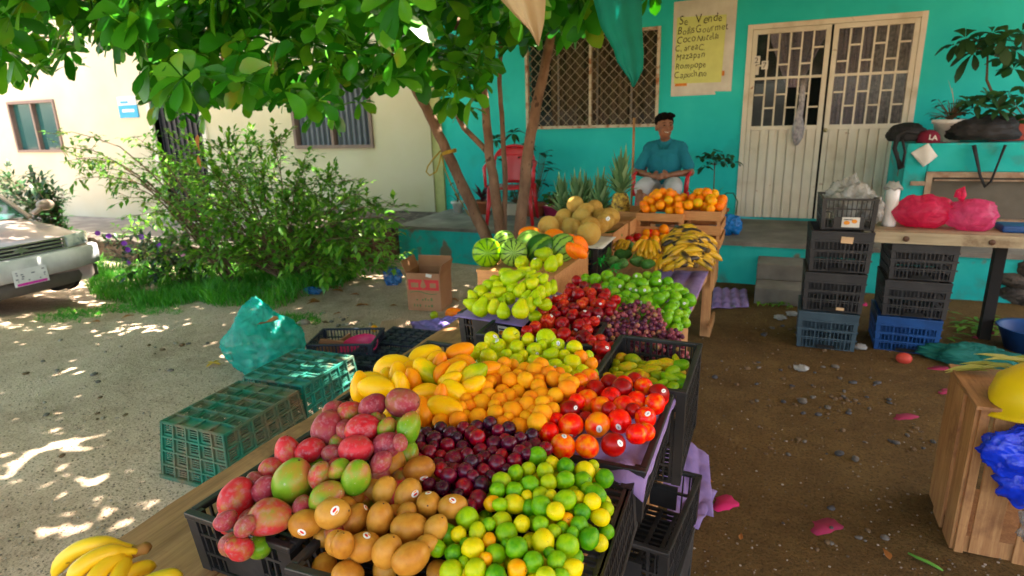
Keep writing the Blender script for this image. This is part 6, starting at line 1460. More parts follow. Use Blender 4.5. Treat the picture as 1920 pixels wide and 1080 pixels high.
# pears in the black crate
E = parse('785,565,50,,c 880,567,48,,20 948,487,60,,25 1005,560,44,,70 940,600,46,,c 733,630,42,,160 785,652,56,,70 860,650,50,,85 912,675,46,,95 1008,665,56,,80 1055,640,48,,80 1088,602,46,,80 1035,530,42,,60 1072,520,44,,50 1115,572,42,,70 1150,552,42,,70 1095,490,44,,50 1022,450,40,,30 920,457,38,,20 865,497,38,,20 830,527,42,,20 1182,540,42,,70 1132,492,38,,50 1000,468,40,,10 1060,470,36,,40 825,600,42,,30 960,545,38,,40 1040,590,36,,60 900,620,36,,60 1105,620,30,,70 740,590,36,,120 880,525,36', *Z5)
place(E, lambda x, y: .975 + .16 * max(0, min(1, (y - 2.10) / .42)), 'pear', ['pear'], 'pale green pear at {w} of the pear heap', 'green pears heaped on the purple tray', floor=.90, axis_default=flat_ax, slack=.84, rscale=.90, fill_n=.12)
# pears on the watermelons
E = parse('1015,398,44,,c 1097,408,42,,c,w:-.2:-.8:.28 1145,352,48,,170 1180,410,44,,80 1215,388,40,,60', *Z5)
place(E, lambda x, y: 1.0, 'pear', ['pear'], 'green pear at {w} of the small row before the watermelons', 'green pears in front of the watermelons', fill=False, slack=.8, rscale=.95)
# watermelons
for (px, py, r, m, ax, lb) in ((820, 342, 78, 'wm1', 'c', 'light green striped watermelon at the left end of the pine box'), (968, 342, 74, 'wm2', 'c', 'watermelon with thin dark lines, second from the left'), (915, 272, 52, 'wm2', 20, 'small watermelon half hidden behind the two left ones'), (1065, 285, 68, 'wm4', 5, 'pale watermelon lying at the back of the row'), (1120, 322, 78, 'wm3', 40, 'dark green watermelon in the middle of the row'), (1240, 315, 74, 'wm2', 40, 'striped watermelon at the right end of the row')):
    px = px / 3 + 640; py = py / 3 + 360; r /= 3; zc = 1.01 if r > 20 else 1.02
    if py < 455: zc = 1.03
    p = onz(px, py, zc); dep = proj(p)[2]; a = CAM - p if ax == 'c' else cw((math.cos(R(ax)), -math.sin(R(ax)), .2))
    make_fruit('wm', m, p, r * dep / F * 1.12, a, 0, lb, None, 'watermelons on the pine box')
# papayas
for (px, py, r, ax, lb) in ((1055, 230, 46, 12, 'orange papaya at the back left of the papaya group'), (1195, 242, 44, 8, 'orange papaya lying in front of the cantaloupes'), (1300, 265, 30, -30, 'small papaya piece under the large cantaloupe'), (1345, 295, 44, -50, 'orange papaya at the right side of its group'), (1335, 335, 44, -35, 'lowest orange papaya beside the last watermelon'), (1300, 330, 40, -60, 'orange papaya tucked behind the right watermelon')):
    px = px / 3 + 640; py = py / 3 + 360; p = onz(px, py, 1.03); dep = proj(p)[2]
    make_fruit('papaya', 'papaya', p, r / 3 * dep / F * 1.0, cw((math.cos(R(ax)), -math.sin(R(ax)), .1)), 0, lb, None, 'orange papayas on newspaper')
# cantaloupes
E = parse('1315,70,47,melon 1425,90,46,melon 1375,112,50,melon 1255,140,47,melon 1352,145,54,melon 1165,192,58,melon 1212,170,36,melon 1287,192,48,melon 1393,235,66,melon 1400,195,56,melon 1455,190,46,melon 1485,165,50,melon,,w:.3:-.3:.3 1515,140,50,melon 1455,130,40,melon 1330,195,36,melon', *Z5)
place(E, lambda x, y: 1.05 + .13 * max(0, min(1, (y - 3.75) / .5)), 'melon', ['melon'], 'tan cantaloupe at {w} of the cantaloupe heap', 'cantaloupes heaped on the pine crates', floor=.95, slack=.80, fill_n=.5)
# oranges
random.seed(9)
def orange_heap(cx_, cy_, w_, d_, z0_, top, n, lb, grp):
    pts = []; k = 0
    for t in range(6000):
        if k >= n: break
        x, y = rnd(-1, 1), rnd(-1, 1); z = z0_ + top * (1 - .75 * max(abs(x), abs(y)) ** 2) * rnd(.0, 1.0) ** .6
        p = Vector((cx_ + x * w_, cy_ + y * d_, z)); r = rnd(.031, .038)
        if all((p - a).length > .88 * (r + b_) for a, b_ in pts):
            make_fruit('orange', 'orange', p, r, None, k % 2, lb.format('front' if y < -.3 else 'back' if y > .3 else 'middle', 'left' if x < -.3 else 'right' if x > .3 else 'centre'), None, grp, False); pts.append((p, r)); k += 1
orange_heap(-.74, 4.68, .155, .22, 1.01, .13, 50, 'orange with greenish blush, {} {} of the left orange crate', 'oranges heaped in the left pine crate')
orange_heap(-.455, 4.72, .125, .20, 1.03, .11, 42, 'orange with greenish blush, {} {} of the right orange crate', 'oranges heaped in the right pine crate')
orange_heap(-.70, 4.42, .13, .02, .84, .06, 9, 'orange seen between the slats, {} {} of the left crate', 'oranges heaped in the left pine crate')
for i, (px, py) in enumerate(((1195, 445), (1220, 437), (1236, 436), (1180, 450), (1228, 450), (1245, 447), (1208, 450))):
    make_fruit('orange', 'nectd' if i in (0, 3) else 'nect' if i < 3 else 'orange', onz(px, py, .86), .033, None, 0, 'small red orange fruit behind the banana hands on the table', 'fruit', 'small red fruit behind the bananas', False)
# red apples
random.seed(19)
E = parse('620,635,42,,,w:-.35:-.2:.3 815,495,36 775,540,34 860,530,34 825,582,44 940,540,36 985,605,38 905,572,34 1000,575,34 905,612,34 932,637,34 860,630,34 795,665,38 842,642,34 730,600,30 690,612,34,,,w:-.2:-.7:.3 1030,655,38 1060,617,34 1020,692,28 870,715,38,,,w:-.1:-.8:.3 950,700,40,,,w:.1:.55:.3 790,705,38 740,690,34 732,642,36 636,752,50,,,w:.4:-.75:.28 722,767,46 680,712,36 828,778,44,,,w:-.45:.6:.3 732,842,54 775,732,36 870,762,36 552,790,44 500,812,38 600,692,38 660,682,34 925,752,34 855,868,64,,,w:.9:-.05:.22 975,922,54,,,w:.6:-.1:.25 905,872,36 962,862,34 880,803,36 600,650,36 965,640,36,,,w:0:0:.25 660,830,40 600,830,34 780,880,34 920,910,40 690,660,30 880,560,28 760,570,30 900,690,34 1000,640,30', *A4)
place(E, lambda x, y: .90 + .07 * max(0, min(1, (y - 2.0) / .6)), 'apple', ['rapple'], 'shiny red apple at {w} of the red apple heap', 'red apples heaped in the middle of the table', floor=.76, slack=.82, rscale=1.03)
# green apples
E = parse('1005,467,42 930,485,38 872,480,32 1088,522,38,,,w:0:.2:.3 1155,537,34,,,w:0:.3:.3 995,532,32 1050,500,34 1120,482,30 1230,517,42 1200,470,32,,,w:-.3:-.2:.3 1262,462,32 1315,502,42,,,w:.6:-.2:.25 1318,462,34 1392,507,38 1450,547,44 1378,555,40 1245,562,42,,,w:0:-.2:.25 1190,562,32,,,w:0:-.3:.3 1308,557,28 1367,592,40 1330,612,44 1255,628,46,,,w:-.7:.1:.25 1440,602,40 1407,672,44 1430,642,38 1312,682,40 1385,735,42 1530,617,44 1492,637,34,,,w:.1:.0:.3 1440,742,32 1182,602,32 1125,592,40 1057,572,34 1075,605,30 1460,702,30 1490,582,28 1282,662,34 1345,702,28 1150,630,28 1110,625,28 1400,700,30 1290,600,34 1180,510,30 1420,575,28 1090,470,28 1040,540,30', *A4)
place(E, lambda x, y: .84 + .07 * max(0, min(1, (y - 2.4) / .5)) - .04 * max(0, (x + .45) / .12), 'apple', ['gapple'], 'bright green apple at {w} of the green apple heap', 'bright green apples heaped by the right table edge', floor=.76, slack=.82, rscale=1.03)
# small mangoes in the deep crate
E = parse('1580,930,32,smango 1650,950,42,smango,-30 1605,990,44,smango,10 1545,985,34,smango 1750,975,36,smango,20 1822,970,44,smango,5 1740,1008,44,smango,10 1792,1042,40,smango,-10 1700,1042,40,smango,-20 1902,975,40,guavag 1855,1012,38,guavag 1560,1042,42,smango 1622,1045,42,smango 1882,950,28,smango 1690,1000,36,smango 1700,970,26,smango 1850,1055,40,guavag 1900,1045,36,guavag 1530,1010,30,smango 1660,1020,30,smango 1650,1060,34,smango 1750,1075,36,smango 1800,1085,34,guavag 1860,1100,36,guavag 1540,960,28,smango 1490,1040,30,smango 1915,1080,30,guavag 1590,1075,36,smango', *Z5)
place(E, lambda x, y: .845, 'ymango', ['smango'], '{c} small mango at {w} of the deep black crate', 'small green mangoes in the deep crate', floor=.60, axis_default=flat_ax, color_words={'smango': 'mottled yellow green', 'guavag': 'plain green'}, slack=.8, rscale=1.1)
# grapes
random.seed(44); gme = lathe_mesh('berry', eprof(1, 1.1, 10), 12, None, FM['grape'], 1, .02)
gb_i = 0
for (px, py, z, yaw) in ((1200, 585, .90, 0), (1165, 600, .89, 1), (1230, 605, .88, 2), (1195, 618, .88, .5), (1145, 625, .87, 1.5), (1240, 632, .85, .3), (1210, 645, .84, 2.2), (1170, 640, .85, .9), (1130, 612, .88, 2.8), (1250, 648, .83, 1.1), (1180, 660, .82, .2), (1225, 668, .80, .2), (1150, 655, .82, 2), (1270, 660, .81, 2), (1125, 640, .85, 2)):
    c = onz(px, py, z); p0 = ['at the top', 'on the left', 'on the right', 'in the middle', 'low on the left', 'near the right edge', 'near the black crate', 'in the front', 'beside the red apples', 'at the right corner', 'against the crate wall', 'behind the crate rim', 'low in the front', 'at the table edge', 'under the red apples'][gb_i]
    o = thing('grape_bunch', 'bunch of dusky red grapes %s of the grape heap' % p0, 'grapes', tuple(c), 0, 'bunches of red grapes heaped on the table'); gb_i += 1
    ax = Vector((math.cos(yaw), math.sin(yaw), 0)); pts = []
    MB().tube([c - ax * .07, c, c + ax * .07], .003, 5).build('stalk', flat('grape stalk', (.15, .18, .04)), o)
    for t in range(900):
        if len(pts) >= 44: break
        u = rnd(-1, 1); d = rdir(.3); p = ax * (u * .075) + d * rnd(.012, .042) * (1.1 - .5 * abs(u)); p.z = p.z * 1.1
        if all((p - a).length > .0155 for a in pts):
            pts.append(p); b_ = bpy.data.objects.new('berry', gme); C.objects.link(b_); b_.parent = o; b_.location = p; b_.scale = (rnd(.009, .0108),) * 3; b_.rotation_euler = (rnd(0, 3), rnd(0, 3), 0)
# avocados and dark fruit
for i, (px, py, r) in enumerate(((1120, 462, 13), (1135, 475, 14), (1150, 460, 14), (1168, 478, 14), (1180, 462, 12), (1205, 478, 13), (1150, 490, 12), (1195, 490, 12), (1130, 452, 11), (1112, 478, 11), (1215, 495, 11), (1165, 495, 11))):
    p = onz(px, py, .86); make_fruit('avocado', 'avo', p, r * proj(p)[2] / F * 1.1, Vector((rnd(-1, 1), rnd(-1, 1), rnd(-.3, .3))), i % 2, 'dark green avocado in the heap behind the green apples, ' + ('left half' if px < 1160 else 'right half'), None, 'dark green avocados behind the green apples')
for i, (px, py) in enumerate(((1115, 450), (1128, 443), (1140, 440), (1120, 458), (1145, 448))):
    p = onz(px, py, .90); o = MB().tube([p + Vector((-.07, -.04, -.02)), p, p + Vector((.06, .06, .02))], [.012, .02, .012], 8).build('chili', FM['avo'], None, True); tag(o, 'dark glossy green poblano pepper beside the pine crate', 'pepper', 'dark green peppers by the pine crates')
vg = flat('vivid green paper', (.01, .42, .05), .6)
for (px, py, lb) in ((1127, 488, 'vivid green shredded paper tuft left of the avocados'), (1152, 503, 'vivid green shredded paper tuft before the avocados'), (1198, 478, 'vivid green paper tuft beside the banana hands')):
    mb = MB(); p = onz(px, py, .88)
    for k in range(26): leaf(mb, p + rdir() * .015, rdir(.5), rnd(.02, .055), .012, 'small', .4, .6, None, .05)
    tag(mb.build('paper_shreds', vg, None), lb, 'paper')
# bananas
def bmat(name, st, sp): return mat(name, st, scale=9, detail=6, wr=.2, off=-.1, rough=.45, speck=sp)
ban = bmat('banana skin', [(.3, (.72, .42, .005)), (.6, (.86, .56, .01)), (.85, (.70, .60, .03))], (24, .70, (.12, .05, .01)))
ban2 = bmat('ripe banana skin', [(.3, (.55, .26, .005)), (.7, (.78, .45, .01))], (20, .62, (.12, .05, .01)))
plan = bmat('ripe plantain skin', [(.3, (.50, .26, .01)), (.7, (.72, .44, .015))], (7, .50, (.030, .018, .010)))
def banana(mb, a, b_, up, r, n=10, sec=5, bow=.22):
    a = Vector(a); b_ = Vector(b_); L = (b_ - a).length; up = Vector(up).normalized(); pts = []; rr = []
    for i in range(n + 1):
        t = i / n; pts.append(a.lerp(b_, t) + up * (bow * L * (1 - (2 * t - 1) ** 2)))
        rr.append(r * (.34 if t < .04 else .42 if t < .13 else min(1, .42 + (t - .12) * 4) if t < .3 else 1 if t < .8 else max(.22, 1 - ((t - .8) / .2) ** 2 * .8)))
    mb.tube(pts, rr, 10)
fb_ = thing('banana_bunch', 'bunch of ripe yellow bananas with black flecks on the near left corner of the table', 'bananas', (-1.22, .70, .75))
crn = onz(268, 1028, .83)
for (a, b_, z0_, z1_, bw, r) in (((258, 1030), (100, 1082), .83, .80, .28, .0165), ((256, 1034), (128, 1092), .835, .83, .22, .0175), ((250, 1040), (165, 1110), .825, .82, .2, .017), ((246, 1044), (215, 1120), .82, .81, .12, .016)):
    mb = MB(); A = onz(a[0], a[1], z0_); B_ = onz(b_[0], b_[1], z1_); banana(mb, A, B_, cw((-.3, -1, -.4)), r, 14, bow=bw); mb.build('banana', ban, fb_, True)
for (a, b_, z0_, z1_, bw) in (((215, 1100), (292, 1062), .80, .79, .16), ((240, 1120), (342, 1078), .80, .79, .14)):
    mb = MB(); banana(mb, onz(a[0], a[1], z0_), onz(b_[0], b_[1], z1_), cw((-.2, -1, -.4)), .016, 14, bow=bw); mb.build('banana', ban, fb_, True)
MB().tube([onz(252, 1034, .83), onz(262, 1031, .832), onz(272, 1028, .835), onz(275, 1024, .835)], [.014, .012, .014, .012], 8).build('stem', flat('banana stem', (.30, .14, .03), .8), fb_, True)
def hand(px, py, z, n, ang, m, label, L=.13, r=.015, grp='banana hands laid on the table', sprd=.9):
    c = onz(px, py, z); o = thing('banana_hand', label, 'bananas', tuple(c), 0, grp)
    for i in range(n):
        a = ang + (i / (n - 1) - .5) * sprd; row = i % 2; d = Vector((math.cos(a), math.sin(a), -.45 - .15 * row)); sd = Vector((-math.sin(ang), math.cos(ang), 0)) * (i / (n - 1) - .5) * .07
        mb = MB(); banana(mb, c + sd * .4 + Vector((0, 0, .03)), c + sd + d.normalized() * L * rnd(.9, 1.05) + Vector((0, 0, .03 - .012 * row)), (0, 0, 1), r, 9, bow=.2); mb.build('banana', m, o, True)
    MB().ell(c + Vector((0, 0, .03)), (.02, .03, .015), 8, 6).build('stem', flat('dark stem', (.10, .06, .02), .8), o, True)
hand(1178, 462, .90, 7, -2.3, ban2, 'small orange yellow banana hand at the left of the group', .09, .012)
hand(1215, 462, .93, 7, -1.5, ban2, 'upright yellow banana hand in the middle of the group', .12)
hand(1225, 478, .88, 8, -1.6, ban2, 'yellow banana hand hanging just above the lowest one', .11)
hand(1243, 492, .85, 7, -1.3, ban2, 'lowest small banana hand at the front, near the table edge', .11, .013)
random.seed(71)
k = 0
for (px, py, z, a) in ((1285, 436, 1.0, 2.9), (1300, 444, .985, .3), (1268, 452, .96, 3.3), (1292, 456, .965, 2.7), (1315, 456, .95, .1), (1275, 468, .93, 3.5), (1302, 470, .93, 2.9), (1318, 474, .90, .5), (1268, 484, .885, 3.1), (1292, 486, .885, 3.4), (1310, 488, .87, .0), (1280, 498, .85, 2.9), (1300, 452, .97, 1.2), (1288, 476, .91, -.6)):
    c = onz(px, py, z); o = thing('plantain_hand', 'hand of ripe plantains with black patches, ' + ['top', 'upper right', 'upper left', 'upper middle', 'right shoulder', 'left side', 'middle', 'right side', 'lower left', 'lower middle', 'lower right', 'bottom', 'rear top', 'front middle'][k] + ' of the plantain heap', 'plantains', tuple(c), 0, 'overripe plantains heaped before the orange crates')
    d = Vector((math.cos(a), math.sin(a), -.12)); sd = Vector((-math.sin(a), math.cos(a), 0))
    for i in range(5):
        mb = MB(); s0 = c - d * .07 + sd * (i - 2) * .012 + Vector((0, 0, .012 * (2 - abs(i - 2)))); s1 = c + d * .09 + sd * (i - 2) * .034 + Vector((0, 0, -.012 * abs(i - 2) + rnd(-.01, .01)))
        banana(mb, s0, s1, sd * (.35 if i > 2 else -.35) + Vector((0, 0, 1)), .0185, 9, bow=.16); mb.build('plantain', plan, o, True)
    MB().ell(c - d * .075, (.02, .02, .016), 8, 6).build('stem', flat('dark stem', (.10, .06, .02), .8), o, True); k += 1
# pineapples
random.seed(12)
pim = mat('pineapple skin', [(.38, (.07, .05, .015)), (.5, (.42, .26, .03)), (.62, (.62, .46, .06))], scale=38, detail=4, rough=.7)
piml = leafmat('pineapple leaf', [(.1, (.05, .13, .05)), (.5, (.14, .28, .11)), (1, (.34, .46, .26))], .5, .2)
for i, (px, py, y, lb) in enumerate(((1054, 405, 5.05, 'leftmost pineapple behind the cantaloupes'), (1082, 400, 4.95, 'pineapple second from the left behind the cantaloupes'), (1100, 400, 5.2, 'pineapple in the rear row behind the cantaloupes'), (1125, 400, 4.95, 'pineapple directly behind the upper right cantaloupe'), (1163, 400, 4.80, 'pineapple with its whole yellow body showing, beside the oranges'))):
    c = ony(px, py, y); R0 = .07; H0 = .12; c.z = ony(px, 424, y).z if i < 4 else ony(px, 390, y).z
    o = thing('pineapple', lb, 'pineapple', (c.x, c.y, c.z - H0), 0, 'pineapples standing behind the cantaloupes')
    MB().lathe([(R0 * math.sin(math.pi * (.04 + .92 * t / 30)) ** .7, -H0 * math.cos(math.pi * t / 30)) for t in range(31)], 36, Matrix.Translation(c), lambda v, a: Vector((v.x, v.y, v.z)) * (1 + .11 * abs(math.sin(a * 6 + v.z * 60)) * abs(math.sin(a * 6 - v.z * 60)))).build('body', pim, o, True)
    lf = MB()
    for k in range(64):
        a = k * 2.4; t = k / 64; leaf(lf, c + Vector((.02 * math.cos(a), .02 * math.sin(a), H0 - .01 + .09 * t)), (math.cos(a) * (1.1 - t), math.sin(a) * (1.1 - t), .8 + 1.6 * t), (.14 + .12 * t) * rnd(.8, 1.25), .038, 'blade', .5, .3 * (1 - t))
    lf.build('crown', piml, o, True)
# fallen fruit
for (px, py, r, k_, m, lb) in ((702, 616, 7, 'orange', 'orange', 'lone orange on the ground behind the black crates'), (814, 591, 8, 'orange', 'smango', 'green yellow fruit on the ground at the cardboard box'), (851, 587, 10, 'papaya', 'papaya', 'squashed orange papaya on the dirt right of the cardboard box')):
    p = G(px, py, .035); make_fruit(k_, m, p, r * proj(p)[2] / F * (1.3 if k_ == 'papaya' else 1), (1, .2, .1), 0, lb, 'fruit' if k_ == 'orange' and m != 'orange' else None)
# ================================================================== MAN, CHAIRS, CAR
def remeshed(mb, name, m, parent, vox=.008, smooth_it=6):
    o = mb.build(name, m, None, True, local=True)
    k = o.modifiers.new('r', 'REMESH'); k.mode = 'VOXEL'; k.voxel_size = vox; k.use_smooth_shade = True
    s_ = o.modifiers.new('s', 'SMOOTH'); s_.factor = .5; s_.iterations = smooth_it
    dg = bpy.context.evaluated_depsgraph_get(); me = bpy.data.meshes.new_from_object(o.evaluated_get(dg)); bpy.data.objects.remove(o)
    me.transform(Matrix.Translation(-parent_origin(parent))) if parent is not None else None
    me.polygons.foreach_set('use_smooth', [True] * len(me.polygons))
    if not me.materials: me.materials.append(m)
    ob = bpy.data.objects.new(name, me); C.objects.link(ob)
    if parent is not None: ob.parent = parent
    return ob
def limb(mb, pts, rads, n=14, ell=1):
    pts = [Vector(p) for p in pts]; q = []; r2 = []
    for i in range(len(pts) - 1):
        for k in range(4): t = k / 4; q.append(pts[i].lerp(pts[i + 1], t)); r2.append(rads[i] + (rads[i + 1] - rads[i]) * t)
    q.append(pts[-1]); r2.append(rads[-1]); mb.tube(q, r2, n, ell=ell)
    mb.ell(pts[0], rads[0], n, 8); mb.ell(pts[-1], rads[-1], n, 8)
    for i in range(1, len(pts) - 1): mb.ell(pts[i], rads[i] * 1.01, n, 8)
def plastic_chair(label, loc, rz, m):
    o = thing('plastic_chair', label, 'chair', loc, rz)
    sh = .42; 
    at_local(o, MB().grid(lambda u, v: ((u - .5) * (.44 + .04 * (1 - v)), -.24 + v * .46, sh + .02 * (2 * u - 1) ** 2 - .018 * v - .02 * max(0, .12 - v) * 8), 12, 12), 'seat', m, True).modifiers.new('s', 'SOLIDIFY').thickness = .014
    # backrest with slots: three panels inside a rounded frame
    def bk_(u, z): return (u, .215 + .10 * (z - sh) - .10 * (u / .25) ** 2 * .6 + .02, z)
    W = .235; mb = MB()
    arch = []
    for i in range(25):
        a = math.pi * i / 24; arch.append(bk_(-W * math.cos(a), sh + .20 + .22 * math.sin(a) ** .7))
    mb.tube([(-.235, .13, sh + .02), bk_(-W, sh + .12)] + arch + [bk_(W, sh + .12), (.235, .13, sh + .02)], [.020] * 29, 8, ell=.7); at_local(o, mb, 'back_frame', m, True)
    mb = MB(); mb.grid(lambda u, v: bk_((u - .5) * .20 * (1 - .0 * v), sh + .0 + v * .40), 8, 10); q = at_local(o, mb, 'backrest', m, True); q.modifiers.new('s', 'SOLIDIFY').thickness = .010
    mb = MB(); mb.grid(lambda u, v: bk_((u - .5) * .44 * math.sqrt(max(.2, 1 - (v) ** 2 * .55)), sh + .31 + v * .085), 12, 4); q = at_local(o, mb, 'top_rail', m, True); q.modifiers.new('s', 'SOLIDIFY').thickness = .010
    for s_ in (-1, 1):
        at_local(o, MB().tube([(s_ * .225, .20, sh + .25), (s_ * .27, .08, sh + .235), (s_ * .285, -.10, sh + .23), (s_ * .28, -.20, sh + .21), (s_ * .27, -.235, sh + .15), (s_ * .262, -.24, sh)], [.02, .024, .028, .028, .022, .02], 8, ell=.55), 'armrest', m, True)
        for sy, y1_ in ((-1, -.26), (1, .25)):
            mb = MB(); mb.tube([(s_ * .225, sy * .20, sh), (s_ * .24, (sy * .20 + y1_) / 2, sh * .5), (s_ * .262, y1_ + sy * .02, 0)], [.032, .026, .020], 8, ell=.8); at_local(o, mb, 'leg', m, True)
    return o
redpl = mat('red plastic', [(.3, (.48, .008, .02)), (.7, (.62, .015, .03))], scale=3, rough=.32, coat=.15)
ch1p = ony(955, 413, 6.98)
# chair behind trunks (stands on the porch, facing the street, turned a little)
chA = plastic_chair('empty red plastic armchair on the porch behind the tree trunks', (ony(962, 410, 7.0).x, 7.0, .44), .25, redpl); chA.scale = (1.08, 1.08, 1.1)
sc1 = MB(); random.seed(5)
for i in range(26):
    x, z = rnd(-.08, .08), rnd(.48, .80); sc1.box(x, x + rnd(.01, .03), .18 + .10 * (z - .42) + .028, .18 + .10 * (z - .42) + .030, z, z + rnd(.004, .012))
mx_ = ony(1243, 300, 6.95).x
mx_ = ony(1243, 300, 6.68).x
chB = plastic_chair('red plastic armchair the seated man is sitting on', (mx_, 6.75, .44), 0, redpl)
man = thing('person', 'smiling man in teal polo and light grey shorts, hands clasped, sitting on a red chair', 'person', (mx_, 6.72, .44))
skin = mat('skin', [(.3, (.20, .075, .035)), (.7, (.27, .11, .055))], scale=12, rough=.5, sss=.1)
o0 = Vector((mx_, 6.75, .44)); V = lambda x, y, z: o0 + Vector((x, y, z))
hd = V(.0, -.05, 1.125)
b = MB()
b.ell(V(0, .04, .58), (.145, .11, .14), 16, 12).ell(V(0, .06, .78), (.165, .11, .16), 16, 12).ell(V(0, .07, .90), (.19, .09, .09), 16, 12)
limb(b, [V(0, .06, .93), V(0, .02, 1.0), V(0, -.02, 1.08)], [.06, .052, .055])
# head: cranium, jaw, nose, ears, lips - turned towards the right
fr = Matrix.Rotation(R(28), 3, 'Z') @ Matrix.Rotation(R(-4), 3, 'X')
hp = lambda x, y, z: hd + fr @ Vector((x * 1.13, y * 1.1, z * 1.13))
HS = 1.12
b.ell(hp(0, .005, .03), (0.0874, 0.1030, 0.1064), 18, 14).ell(hp(0, -.02, -.035), (0.0672, 0.0762, 0.0840), 16, 12).ell(hp(0, -.045, -.078), (0.0358, 0.0336, 0.0280), 12, 8)
b.ell(hp(0, -.094, -.015), (0.0146, 0.0179, 0.0246), 10, 8).ell(hp(0, -.098, -.024), (0.0213, 0.0134, 0.0112), 10, 8)
for s_ in (-1, 1): b.ell(hp(s_ * .076, .01, -.005), (0.0134, 0.0246, 0.0358), 10, 8); b.ell(hp(s_ * .038, -.068, -.02), (0.0246, 0.0202, 0.0224), 10, 8); b.ell(hp(s_ * .03, -.078, .035), (0.0246, 0.0134, 0.0090), 10, 6)
b.ell(hp(0, -.084, -.048), (0.0314, 0.0134, 0.0101), 12, 6)
HL, HR = V(-.035, -.20, .625), V(.04, -.205, .635)
for s_, H in ((-1, HL), (1, HR)):
    sh_ = V(s_ * .178, .055, .885); el = V(s_ * .285, -.02, .655); wr_ = H + Vector((s_ * .075, .02, .01))
    limb(b, [sh_, el, wr_], [.046, .041, .028]); limb(b, [wr_, H + Vector((s_ * .01, 0, 0))], [.026, .034], ell=.7)
    for f_ in range(4):
        z = .03 - f_ * .017; a0_ = H + Vector((s_ * .0, -.012, z - .004)); L_ = (.05, .056, .052, .042)[f_]
        limb(b, [a0_, a0_ + Vector((-s_ * L_ * .55, -.022 - .004 * (s_ > 0), -.004)), a0_ + Vector((-s_ * L_, -.012, -.012))], [.0095, .009, .0078], 8)
    limb(b, [H + Vector((s_ * .03, -.01, .035)), H + Vector((s_ * .005, -.02, .055)), H + Vector((-s_ * .012, -.024, .05))], [.011, .010, .008], 8)
for s_ in (-1, 1):
    hip = V(s_ * .095, .02, .51); kn = V(s_ * .16, -.36, .50); an = V(s_ * .15, -.34, .08)
    limb(b, [hip, kn, V(s_ * .15, -.37, .28), an], [.088, .062, .055, .036]); limb(b, [an, V(s_ * .155, -.40, .04), V(s_ * .165, -.50, .03)], [.036, .036, .026], ell=.9)
remeshed(b, 'body', skin, man, .0065, 4)
sh = MB()
sh.ell(V(0, .04, .57), (.175, .135, .15), 20, 14).ell(V(0, .055, .74), (.190, .132, .17), 20, 14).ell(V(0, .065, .88), (.195, .11, .10), 20, 14)
for s_ in (-1, 1): limb(sh, [V(s_ * .150, .06, .905), V(s_ * .205, .035, .82), V(s_ * .258, .005, .715)], [.056, .062, .066])
limb(sh, [V(0, .06, .93), V(0, .04, .975)], [.085, .068])
limb(sh, [V(-.165, .06, .915), V(0, .055, .945), V(.165, .06, .915)], [.062, .066, .062])
for s_ in (-1, 1): sh.ell(V(s_ * .172, .055, .895), (.070, .072, .068), 14, 10)
remeshed(sh, 'polo_shirt', mat('teal knit', [(.3, (.0, .13, .19)), (.7, (.005, .19, .26))], scale=4, rough=.9, bump=.5, bscale=7, bdist=.03), man, .009, 4)
MB().add([V(-.075, -.035, .965), V(0, -.075, .90), V(-.045, -.085, .90)] , [(0, 1, 2)]).add([V(.075, -.035, .965), V(0, -.075, .90), V(.045, -.085, .90)], [(0, 2, 1)]).build('collar', flat('collar', (.0, .12, .17), .9), man, False, solid=.006)
st_ = MB()
st_.ell(V(0, .03, .47), (.18, .15, .10), 18, 12)
for s_ in (-1, 1): limb(st_, [V(s_ * .095, .02, .51), V(s_ * .14, -.20, .525), V(s_ * .155, -.33, .51)], [.108, .098, .092])
remeshed(st_, 'shorts', mat('light grey cloth', [(.3, (.36, .36, .38)), (.7, (.50, .50, .52))], scale=5, rough=.95, bump=.5, bscale=8, bdist=.03), man, .009, 3)
hr = MB(); hr.ell(hp(0, .022, .058), (.098, .110, .088), 24, 16, nz=.10, nf=5).ell(hp(.01, -.050, .092), (.074, .052, .040), 18, 12, nz=.35, nf=6, seed=3).ell(hp(-.03, -.055, .088), (.045, .045, .036), 14, 10, nz=.35, nf=6, seed=5)
for s_ in (-1, 1): hr.ell(hp(s_ * .074, -.008, .045), (0.0112, 0.0314, 0.0314), 10, 8)
remeshed(hr, 'hair', flat('black hair', (.004, .003, .003), .95, .1, bump=.8), man, .006, 1)
for s_ in (-1, 1):
    MB().ell(hp(s_ * .030, -.0865, .012), (0.0129, 0.0056, 0.0062), 10, 6).build('eye', flat('eye', (.03, .02, .015), .2), man, True)
    MB().tube([hp(s_ * .045, -.079, .030), hp(s_ * .030, -.089, .036), hp(s_ * .015, -.091, .031)], .0035, 5).build('eyebrow', flat('brow', (.01, .008, .006)), man, True)
MB().tube([hp(-.026, -.083, -.046), hp(0, -.097, -.054), hp(.026, -.083, -.046)], [.003, .005, .003], 6).build('teeth', flat('teeth', (.6, .57, .5), .3), man, True)
for s_ in (-1, 1): 
    mb = MB(); limb(mb, [V(s_ * .155, -.36, .035), V(s_ * .165, -.52, .025)], [.045, .038], ell=.9); remeshed(mb, 'shoe', flat('dark shoe', (.04, .03, .03)), man, .009, 2)

# ---- car: nose towards +X
CZ = gz(-8, 3.6) - .0; CX = -7.02; CYc = 3.60
car = thing('parked_car', 'dusty silver brown sedan with a white bumper parked at the left edge', 'car', (-9.1, CYc, CZ))
paint = mat('dusty taupe paint', [(.3, (.26, .18, .15)), (.55, (.36, .28, .25)), (.8, (.46, .38, .34))], scale=1.6, detail=7, rough=.33, metal=.25, coat=.4, rvar=.2)
white_b = mat('scuffed white bumper', [(.3, (.34, .35, .38)), (.6, (.58, .58, .60)), (.85, (.66, .66, .67))], scale=3, rough=.4, detail=7, coat=.15)
X = lambda d: CX - d    # d = distance behind the nose
